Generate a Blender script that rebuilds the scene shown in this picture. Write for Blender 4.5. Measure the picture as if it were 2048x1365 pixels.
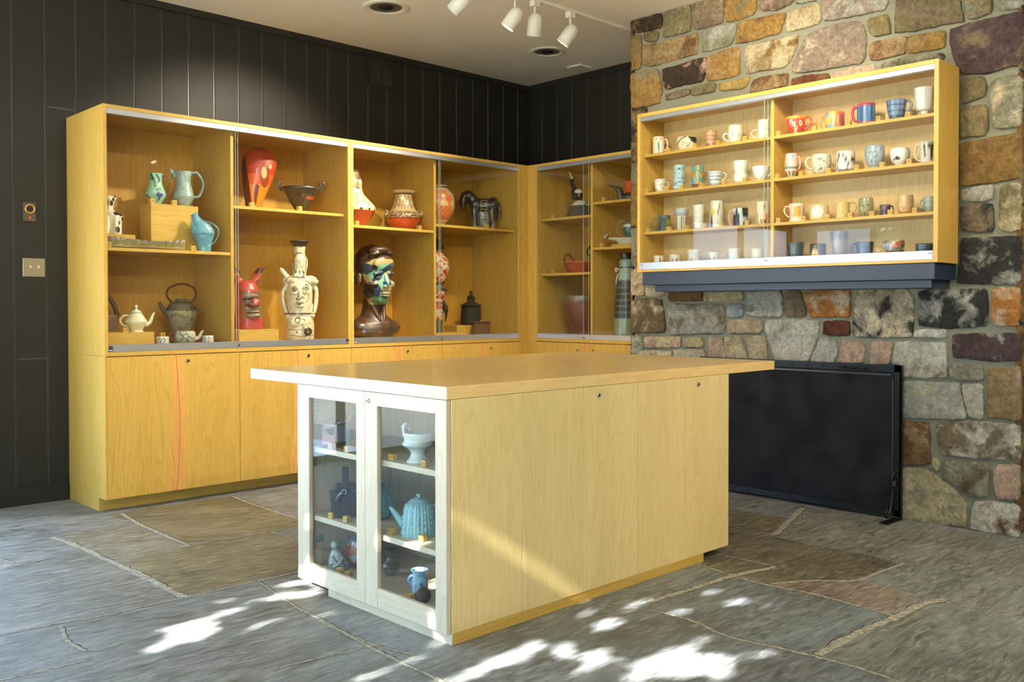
import bpy, bmesh, math, random
import numpy as np
from mathutils import Vector, Matrix
from math import pi, sin, cos, radians, atan2, hypot

SC = bpy.context.scene
COL = SC.collection
for _o in list(bpy.data.objects): bpy.data.objects.remove(_o)
rng = random.Random(7)
NP = np.random.RandomState(5)

# ---------------------------------------------------------------- camera
CAM = Vector((-5.4927, -5.4756, 1.2))
cam_d = bpy.data.cameras.new('camera'); cam = bpy.data.objects.new('camera', cam_d); COL.objects.link(cam)
_y, _p, _r = radians(44.0898), radians(-0.9693), radians(-0.0637)
_F = Vector((cos(_p)*sin(_y), cos(_p)*cos(_y), sin(_p))); _R = Vector((cos(_y), -sin(_y), 0)); _U = _R.cross(_F)
_R2 = cos(_r)*_R + sin(_r)*_U; _U2 = -sin(_r)*_R + cos(_r)*_U
cam.matrix_world = Matrix(((_R2.x, _U2.x, -_F.x, CAM.x), (_R2.y, _U2.y, -_F.y, CAM.y), (_R2.z, _U2.z, -_F.z, CAM.z), (0, 0, 0, 1)))
cam_d.sensor_width = 36; cam_d.lens = 1860.4928/2048*36; cam_d.shift_y = -38.86/2048
cam_d.clip_start = .05; cam_d.clip_end = 200
SC.camera = cam
# ---------------------------------------------------------------- exposure, world, sun
SC.view_settings.view_transform = 'Standard'; SC.view_settings.look = 'None'
SC.view_settings.exposure = 0.0; SC.view_settings.gamma = 1; SC.view_settings.use_curve_mapping = False
cy = SC.cycles
cy.use_denoising = True; cy.max_bounces = 8; cy.diffuse_bounces = 5; cy.glossy_bounces = 4; cy.transmission_bounces = 4
cy.transparent_max_bounces = 16; cy.caustics_reflective = False; cy.caustics_refractive = False; cy.sample_clamp_indirect = 6
W = bpy.data.worlds.new('sky'); SC.world = W; W.use_nodes = True
_bg = W.node_tree.nodes['Background']; _bg.inputs[0].default_value = (0.50, 0.70, 1.0, 1); _bg.inputs[1].default_value = 12.5
SUN_DIR = Vector((1, 0.08, -0.67)).normalized()
sd = bpy.data.lights.new('sun', 'SUN'); sd.energy = 75; sd.angle = radians(0.4); sd.color = (1, .97, .92)
sun = bpy.data.objects.new('sun', sd); COL.objects.link(sun); sun.location = (-12, -3, 8)
sun.rotation_euler = SUN_DIR.to_track_quat('-Z', 'Y').to_euler()
def portal(loc, rot, sx, sy):
    l = bpy.data.lights.new('window_portal', 'AREA'); l.shape = 'RECTANGLE'; l.size = sx; l.size_y = sy
    l.cycles.is_portal = True
    o = bpy.data.objects.new('window_portal', l); COL.objects.link(o); o.location = loc; o.rotation_euler = rot
portal((-6.66, -4.15, 1.64), (0, -pi/2, 0), 3.1, 4.5)
portal((-6.66, -.35, 1.1), (0, -pi/2, 0), 2.2, 1.6)
portal((-5.3, .56, 1.1), (-pi/2, 0, 0), 2.2, 2.2)

# ---------------------------------------------------------------- materials
def lin(c):
    return tuple(((v/255)/12.92 if v/255 <= .04045 else ((v/255+.055)/1.055)**2.4) for v in c)
MATS = {}
def nt(name):
    m = bpy.data.materials.new(name); m.use_nodes = True; n = m.node_tree; MATS[name] = m
    return m, n, n.nodes['Principled BSDF']
def N(n, t, **k):
    x = n.nodes.new(t)
    for a, b in k.items(): setattr(x, a, b)
    return x
def setv(node, **k):
    for a, b in k.items(): node.inputs[a.replace('_', ' ')].default_value = b
def mix(n, f, a, b, blend='MIX'):
    x = N(n, 'ShaderNodeMix', data_type='RGBA', blend_type=blend)
    for i, v in ((0, f), (6, a), (7, b)):
        if hasattr(v, 'is_linked'): n.links.new(v, x.inputs[i])
        else: x.inputs[i].default_value = (*v, 1) if isinstance(v, tuple) else v
    return x.outputs[2]
def ramp(n, src, stops):
    r = N(n, 'ShaderNodeValToRGB'); e = r.color_ramp.elements
    while len(e) < len(stops): e.new(.5)
    for i, (p, c) in enumerate(stops): e[i].position = p; e[i].color = (*c, 1) if isinstance(c, tuple) else (c, c, c, 1)
    n.links.new(src, r.inputs[0]); return r.outputs[0]
def noise(n, vec, scale, detail=4, rough=.55, dist=0):
    x = N(n, 'ShaderNodeTexNoise'); setv(x, Scale=scale, Detail=detail, Roughness=rough, Distortion=dist)
    if vec: n.links.new(vec, x.inputs['Vector'])
    return x.outputs['Fac']
def mapping(n, src, scale, loc=(0, 0, 0)):
    m = N(n, 'ShaderNodeMapping'); m.inputs['Scale'].default_value = scale; m.inputs['Location'].default_value = loc
    n.links.new(src, m.inputs[0]); return m.outputs[0]
def bump(n, b, h, strength, dist=.01):
    x = N(n, 'ShaderNodeBump'); setv(x, Strength=strength, Distance=dist)
    n.links.new(h, x.inputs['Height']); n.links.new(x.outputs[0], b.inputs['Normal'])
def plain(name, c, rough=.5, metal=0, spec=.5, coat=0, mottle=0):
    m, n, b = nt(name); c = lin(c)
    b.inputs['Base Color'].default_value = (*c, 1); setv(b, Roughness=rough, Metallic=metal)
    b.inputs['Specular IOR Level'].default_value = spec; b.inputs['Coat Weight'].default_value = coat
    g = N(n, 'ShaderNodeNewGeometry')
    f = noise(n, g.outputs['Position'], 30, 4)
    n.links.new(mix(n, f, tuple(v*(1-mottle) for v in c), tuple(min(1, v*(1+mottle)) for v in c)), b.inputs['Base Color'])
    return m
def wood(name, c1, c2, axis='z', rough=.42, coat=.15, big=1.0):
    """clear finished maple / ash veneer with long grain"""
    m, n, b = nt(name)
    g = N(n, 'ShaderNodeNewGeometry'); oi = N(n, 'ShaderNodeObjectInfo')
    ad = N(n, 'ShaderNodeVectorMath', operation='ADD'); sc = N(n, 'ShaderNodeVectorMath', operation='SCALE')
    cb = N(n, 'ShaderNodeCombineXYZ')
    for i in range(3): n.links.new(oi.outputs['Random'], cb.inputs[i])
    n.links.new(cb.outputs[0], sc.inputs[0]); sc.inputs['Scale'].default_value = 7.3
    n.links.new(g.outputs['Position'], ad.inputs[0]); n.links.new(sc.outputs[0], ad.inputs[1])
    lo, hi = .32, 1.0
    s1 = {'z': (5, 5, .55), 'x': (.55, 5, 5), 'y': (5, .55, 5)}[axis]
    s2 = {'z': (90, 90, 3.5), 'x': (3.5, 90, 90), 'y': (90, 3.5, 90)}[axis]
    a = noise(n, mapping(n, ad.outputs[0], s1), 1.6*big, 3, .5, .6)
    w = N(n, 'ShaderNodeMath', operation='MULTIPLY'); n.links.new(a, w.inputs[0]); w.inputs[1].default_value = 14
    w2 = N(n, 'ShaderNodeMath', operation='FRACT'); n.links.new(w.outputs[0], w2.inputs[0])
    ring = ramp(n, w2.outputs[0], [(0, 0.0), (.55, .18), (.85, .6), (1, 0.0)])
    fine = noise(n, mapping(n, ad.outputs[0], s2), 1, 3, .6)
    broad = noise(n, mapping(n, ad.outputs[0], s1), 1.1, 2, .5)
    C1, C2 = lin(c1), lin(c2)
    col = mix(n, ring, C1, C2)
    col = mix(n, ramp(n, fine, [(.4, 0.0), (.75, .3)]), col, C2)
    col = mix(n, ramp(n, broad, [(.35, 0.0), (.75, .35)]), col, tuple(v*.86 for v in C2))
    n.links.new(col, b.inputs['Base Color']); setv(b, Roughness=rough)
    b.inputs['Coat Weight'].default_value = coat; b.inputs['Coat Roughness'].default_value = .18
    bump(n, b, fine, .06, .002)
    return m
WC1, WC2 = (206, 168, 82), (184, 142, 56)
wood('maple', WC1, WC2, 'z'); wood('maple_x', WC1, WC2, 'x'); wood('maple_y', WC1, WC2, 'y')
wood('maple_top', (240, 204, 134), (226, 184, 112), 'x', rough=.3, coat=.35)
wood('sapwood', (226, 168, 92), (196, 136, 66), 'z')
wood('ash', (208, 196, 170), (188, 170, 138), 'z'); wood('ash_y', (208, 196, 170), (188, 170, 138), 'y')
wood('backboard', (208, 162, 68), (184, 134, 44), 'z', coat=0)
wood('maple_daylit', (233, 206, 142), (217, 186, 118), 'z')  # same maple as the cabinets, lightened to carry daylight on the island side
wood('backboard_daylit', (224, 196, 140), (204, 170, 108), 'z', coat=0)  # backboard of the mug case, lightened to hold the brighter light there
plain('black_paint', (33, 32, 28), .5, spec=.3, mottle=.12)
plain('groove_paint', (52, 51, 48), .35, spec=.6)
plain('navy_paint', (32, 44, 64), .45, spec=.5, mottle=.08)
plain('floor_crack', (48, 44, 38), .95)
plain('aluminium', (205, 208, 214), .32, metal=.85)
plain('aluminium_dark', (70, 70, 72), .4, metal=.5)
plain('chrome', (225, 225, 225), .14, metal=1)
plain('brass', (200, 160, 90), .3, metal=1)
plain('dark_bronze', (86, 78, 66), .4, metal=.7)
plain('nickel_plate', (150, 142, 122), .35, metal=.75)
plain('toggle_cream', (225, 210, 150), .4)
plain('white_enamel', (236, 232, 218), .3, spec=.5)
plain('copper_red', (190, 90, 60), .4, metal=.6)
plain('ink', (70, 50, 35), .8)
plain('paper_white', (240, 240, 240), .6)
plain('iron', (22, 24, 27), .45, metal=.4, mottle=.2)
plain('soot', (16, 14, 13), .95)
plain('vent_black', (18, 18, 18), .6)
plain('leaf_green', (70, 110, 45), .6, mottle=.3)
plain('bark', (90, 70, 50), .9, mottle=.3)
plain('bounce_ground', (222, 212, 190), .9, mottle=.06)
plain('plaster', (205, 198, 184), .9, mottle=.03)
# glass: thin pane, clear, with a fresnel reflection
m, n, b = nt('pane_glass')
n.nodes.remove(b); tr = N(n, 'ShaderNodeBsdfTransparent'); gl = N(n, 'ShaderNodeBsdfGlossy'); gl.inputs['Roughness'].default_value = .0
mx = N(n, 'ShaderNodeMixShader'); tr.inputs[0].default_value = (.975, .985, .975, 1)
lw = N(n, 'ShaderNodeLayerWeight'); lw.inputs[0].default_value = .5
pw = N(n, 'ShaderNodeMath', operation='POWER'); pw.inputs[1].default_value = 5
ma = N(n, 'ShaderNodeMath', operation='MULTIPLY_ADD'); ma.inputs[1].default_value = .95; ma.inputs[2].default_value = .014
n.links.new(lw.outputs['Facing'], pw.inputs[0]); n.links.new(pw.outputs[0], ma.inputs[0]); n.links.new(ma.outputs[0], mx.inputs[0])
n.links.new(tr.outputs[0], mx.inputs[1]); n.links.new(gl.outputs[0], mx.inputs[2]); n.links.new(mx.outputs[0], n.nodes['Material Output'].inputs[0])
m, n, b = nt('glass_edge'); b.inputs['Base Color'].default_value = (.55, .68, .6, 1); setv(b, Roughness=.1); b.inputs['Alpha'].default_value = .55
# lamp lens
m, n, b = nt('lamp_glow'); b.inputs['Emission Color'].default_value = (1, .86, .62, 1); b.inputs['Emission Strength'].default_value = 30
# fire screen mesh: dark fine wire cloth, partly see-through
m, n, b = nt('wire_cloth')
g = N(n, 'ShaderNodeNewGeometry'); b.inputs['Base Color'].default_value = (.018, .018, .02, 1); setv(b, Roughness=.8, Metallic=0); b.inputs['Specular IOR Level'].default_value = .15
f = noise(n, g.outputs['Position'], 6, 4); n.links.new(ramp(n, f, [(.35, (.012, .012, .013)), (.75, (.035, .035, .04))]), b.inputs['Base Color'])
b.inputs['Alpha'].default_value = .8
# stone: two tones per stone from attributes, broken up by noise
m, n, b = nt('field_stone')
g = N(n, 'ShaderNodeNewGeometry'); a1 = N(n, 'ShaderNodeAttribute', attribute_name='tone_a'); a2 = N(n, 'ShaderNodeAttribute', attribute_name='tone_b')
P = g.outputs['Position']
f1 = noise(n, P, 7, 6, .62, .4)
th = N(n, 'ShaderNodeMath', operation='ADD'); n.links.new(f1, th.inputs[0]); n.links.new(a2.outputs['Alpha'], th.inputs[1])
f1r = ramp(n, th.outputs[0], [(.86, 0.0), (1.0, 1.0)])
c = mix(n, f1r, a1.outputs['Color'], a2.outputs['Color'])
f2 = noise(n, P, 38, 8, .78, .5)
c = mix(n, 1.0, c, ramp(n, f2, [(.30, .42), (.5, .95), (.68, 1.45)]), 'MULTIPLY')
f4 = noise(n, P, 5, 3, .5, 1.0)
c = mix(n, 1.0, c, ramp(n, f4, [(.3, (.78, .76, .72)), (.7, (1.18, 1.16, 1.12))]), 'MULTIPLY')
n.links.new(c, b.inputs['Base Color']); setv(b, Roughness=.85); b.inputs['Specular IOR Level'].default_value = .25
f3 = noise(n, P, 18, 12, .72, .6); bump(n, b, f3, 1.0, .05)
m, n, b = nt('mortar'); g = N(n, 'ShaderNodeNewGeometry'); f = noise(n, g.outputs['Position'], 60, 6, .7)
n.links.new(mix(n, f, lin((104, 103, 86)), lin((138, 138, 122))), b.inputs['Base Color']); setv(b, Roughness=.95); bump(n, b, f, .5, .006)
# floor: cleft bluestone flags
m, n, b = nt('bluestone'); g = N(n, 'ShaderNodeNewGeometry'); P = g.outputs['Position']
at_ = N(n, 'ShaderNodeAttribute', attribute_name='tone_a')
f = noise(n, mapping(n, P, (1.3, 2.2, 1)), 1.5, 5, .6, .5)
c = mix(n, ramp(n, f, [(.3, 0.0), (.7, 1.0)]), lin((92, 94, 92)), lin((136, 140, 142)))
f2 = noise(n, mapping(n, P, (5, 22, 1)), 2, 7, .7, .8); c = mix(n, ramp(n, f2, [(.50, 0.0), (.66, .6)]), c, lin((176, 172, 158)))
c = mix(n, ramp(n, f2, [(.34, .8), (.48, 0.0)]), c, lin((74, 70, 60)))
c = mix(n, 1.0, c, at_.outputs['Color'], 'MULTIPLY')
n.links.new(c, b.inputs['Base Color'])
n.links.new(ramp(n, f2, [(.3, .34), (.7, .6)]), b.inputs['Roughness']); b.inputs['Specular IOR Level'].default_value = .4
bump(n, b, f2, .5, .016)
m, n, b = nt('floor_joint'); g = N(n, 'ShaderNodeNewGeometry'); f = noise(n, g.outputs['Position'], 40, 6, .7)
n.links.new(ramp(n, f, [(.35, lin((112, 108, 96))), (.65, lin((178, 172, 158)))]), b.inputs['Base Color']); setv(b, Roughness=.9); bump(n, b, f, .5, .008)
m, n, b = nt('ceiling_plaster'); g = N(n, 'ShaderNodeNewGeometry'); f = noise(n, g.outputs['Position'], 3, 5, .6)
n.links.new(mix(n, f, lin((232, 226, 212)), lin((246, 241, 228))), b.inputs['Base Color']); setv(b, Roughness=.95)
f2 = noise(n, g.outputs['Position'], 60, 4); bump(n, b, f2, .15, .004)
# glazed pottery: colour painted on the piece (attribute)
def glaze(name, rough, spec, coat, bumpy=0):
    m, n, b = nt(name); a = N(n, 'ShaderNodeAttribute', attribute_name='glaze'); g = N(n, 'ShaderNodeTexCoord')
    f = noise(n, g.outputs['Object'], 60, 5, .6)
    n.links.new(mix(n, ramp(n, f, [(.3, .14), (.6, 0.0)]), a.outputs['Color'], (.2, .17, .13)), b.inputs['Base Color']); setv(b, Roughness=rough)
    b.inputs['Specular IOR Level'].default_value = spec; b.inputs['Coat Weight'].default_value = coat; b.inputs['Coat Roughness'].default_value = .08
    if bumpy: bump(n, b, f, bumpy, .006)
glaze('glaze', .35, .5, .6); glaze('bisque', .75, .3, 0, .2)

# ---------------------------------------------------------------- mesh helpers
class MB:
    def __init__(s): s.v = []; s.f = []; s.mi = []; s.sm = []
    def add(s, v, f, mi=0, sm=False):
        o = len(s.v); s.v += [tuple(p) for p in v]
        for q in f: s.f.append([o+i for i in q]); s.mi.append(mi); s.sm.append(sm)
        return s
    def box(s, x0, y0, z0, x1, y1, z1, mi=0, bev=0):
        if x0 > x1: x0, x1 = x1, x0
        if y0 > y1: y0, y1 = y1, y0
        if z0 > z1: z0, z1 = z1, z0
        if not bev:
            v = [(x, y, z) for z in (z0, z1) for y in (y0, y1) for x in (x0, x1)]
            return s.add(v, [(0, 2, 3, 1), (4, 5, 7, 6), (0, 1, 5, 4), (2, 6, 7, 3), (0, 4, 6, 2), (1, 3, 7, 5)], mi)
        bm = bmesh.new(); bmesh.ops.create_cube(bm, size=1)
        for q in bm.verts: q.co = Vector(((x0+x1)/2+q.co.x*(x1-x0), (y0+y1)/2+q.co.y*(y1-y0), (z0+z1)/2+q.co.z*(z1-z0)))
        bmesh.ops.bevel(bm, geom=bm.edges[:], offset=bev, segments=1, affect='EDGES', profile=.5)
        bm.verts.index_update(); s.add([q.co for q in bm.verts], [[q.index for q in f.verts] for f in bm.faces], mi); bm.free(); return s
    def prism(s, pts, d0, d1, axis='z', mi=0):
        """polygon pts (2D) extruded along axis from d0 to d1"""
        n = len(pts)
        def P(a, b, d): return {'z': (a, b, d), 'y': (a, d, b), 'x': (d, a, b)}[axis]
        v = [P(a, b, d0) for a, b in pts] + [P(a, b, d1) for a, b in pts]
        f = [list(range(n))[::-1], list(range(n, 2*n))] + [(i, (i+1) % n, n+(i+1) % n, n+i) for i in range(n)]
        return s.add(v, f, mi)
    def tube(s, pts, r, seg=8, mi=0, caps=True, flat=1.0):
        pts = [Vector(p) for p in pts]; rr = r if isinstance(r, (list, tuple)) else [r]*len(pts)
        V = []; F = []; ref = Vector((0, 0, 1))
        for i, p in enumerate(pts):
            t = (pts[min(i+1, len(pts)-1)] - pts[max(i-1, 0)])
            if t.length < 1e-9: t = Vector((0, 0, 1))
            t.normalize()
            a = t.cross(ref)
            if a.length < 1e-3: a = t.cross(Vector((1, 0, 0)) if i == 0 or abs(t.x) < .9 else Vector((0, 1, 0)))
            a.normalize()
            if i and a.dot(pa) < 0: a = -a
            pa = a; c_ = a.cross(t).normalized()
            for k in range(seg):
                th = 2*pi*k/seg; V.append(p + a*cos(th)*rr[i]*flat + c_*sin(th)*rr[i])
        for i in range(len(pts)-1):
            for k in range(seg): F.append((i*seg+k, i*seg+(k+1) % seg, (i+1)*seg+(k+1) % seg, (i+1)*seg+k))
        if caps: F += [tuple(range(seg))[::-1], tuple((len(pts)-1)*seg+k for k in range(seg))]
        return s.add(V, F, mi, True)
    def cyl(s, c, r, h, axis='z', seg=24, mi=0, r2=None):
        a = {'x': Vector((1, 0, 0)), 'y': Vector((0, 1, 0)), 'z': Vector((0, 0, 1))}[axis] if isinstance(axis, str) else Vector(axis).normalized()
        c = Vector(c); u = a.orthogonal().normalized(); w = a.cross(u); r2 = r if r2 is None else r2
        V = [c + (u*cos(2*pi*k/seg)+w*sin(2*pi*k/seg))*r for k in range(seg)] + [c + a*h + (u*cos(2*pi*k/seg)+w*sin(2*pi*k/seg))*r2 for k in range(seg)]
        o = len(s.v)
        s.add(V, [(k, (k+1) % seg, seg+(k+1) % seg, seg+k) for k in range(seg)], mi, True)
        s.f += [[o+k for k in range(seg)][::-1], [o+seg+k for k in range(seg)]]; s.mi += [mi, mi]; s.sm += [False, False]
        return s
    def lathe(s, prof, seg=48, mi=0, mod=None, c=(0, 0, 0), sx=1, sy=1, close=True):
        V = []; n = len(prof)
        for i, (r, z) in enumerate(prof):
            for k in range(seg):
                th = 2*pi*k/seg; q = r*(mod(th, i/(n-1), z) if mod else 1)
                V.append((c[0]+q*cos(th)*sx, c[1]+q*sin(th)*sy, c[2]+z))
        F = [(i*seg+k, i*seg+(k+1) % seg, (i+1)*seg+(k+1) % seg, (i+1)*seg+k) for i in range(n-1) for k in range(seg)]
        if close: F += [tuple(range(seg))[::-1], tuple((n-1)*seg+k for k in range(seg))]
        return s.add(V, F, mi, True)
    def ell(s, c, r, rot=None, seg=20, rings=12, mi=0):
        """ellipsoid; rot = (rx, ry, rz) degrees"""
        M = Matrix.Identity(3)
        if rot: M = (Matrix.Rotation(radians(rot[2]), 3, 'Z') @ Matrix.Rotation(radians(rot[1]), 3, 'Y') @ Matrix.Rotation(radians(rot[0]), 3, 'X'))
        V = []
        for i in range(rings+1):
            ph = -pi/2+pi*i/rings
            for k in range(seg):
                th = 2*pi*k/seg; q = M @ Vector((r[0]*cos(ph)*cos(th), r[1]*cos(ph)*sin(th), r[2]*sin(ph))); V.append(Vector(c)+q)
        F = [(i*seg+k, i*seg+(k+1) % seg, (i+1)*seg+(k+1) % seg, (i+1)*seg+k) for i in range(rings) for k in range(seg)]
        return s.add(V, F, mi, True)
    def build(s, name, mats, parent=None, **props):
        me = bpy.data.meshes.new(name); me.from_pydata(s.v, [], s.f)
        for m in (mats if isinstance(mats, (list, tuple)) else [mats]): me.materials.append(MATS[m])
        me.polygons.foreach_set('material_index', s.mi); me.polygons.foreach_set('use_smooth', s.sm)
        me.update(); o = bpy.data.objects.new(name, me); COL.objects.link(o)
        if parent: o.parent = parent
        for k, v in props.items(): o[k] = v
        return o
def thing(name, label, cat, loc=(0, 0, 0), rz=0, group=None):
    o = bpy.data.objects.new(name, None); COL.objects.link(o); o.location = loc; o.rotation_euler = (0, 0, rz)
    o.empty_display_size = .05; o['label'] = label; o['category'] = cat
    if group: o['group'] = group
    return o
def struct(name, mb, mats): return mb.build(name, mats, kind='structure')
def box(name, mat, parent, *a, bev=.0015, **k): return MB().box(*a, bev=bev).build(name, mat, parent, **k)
def crom(pts, n):
    """smooth curve through 2D/3D points (Catmull-Rom), n samples per span"""
    P = [Vector(p) for p in pts]; P = [P[0]*2-P[1]] + P + [P[-1]*2-P[-2]]; out = []
    for i in range(1, len(P)-2):
        for j in range(n):
            t = j/n; a, b, c, d = P[i-1:i+3]
            out.append(.5*((2*b)+(c-a)*t+(2*a-5*b+4*c-d)*t*t+(3*b-a-3*c+d)*t**3))
    return out+[P[-2]]

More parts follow.
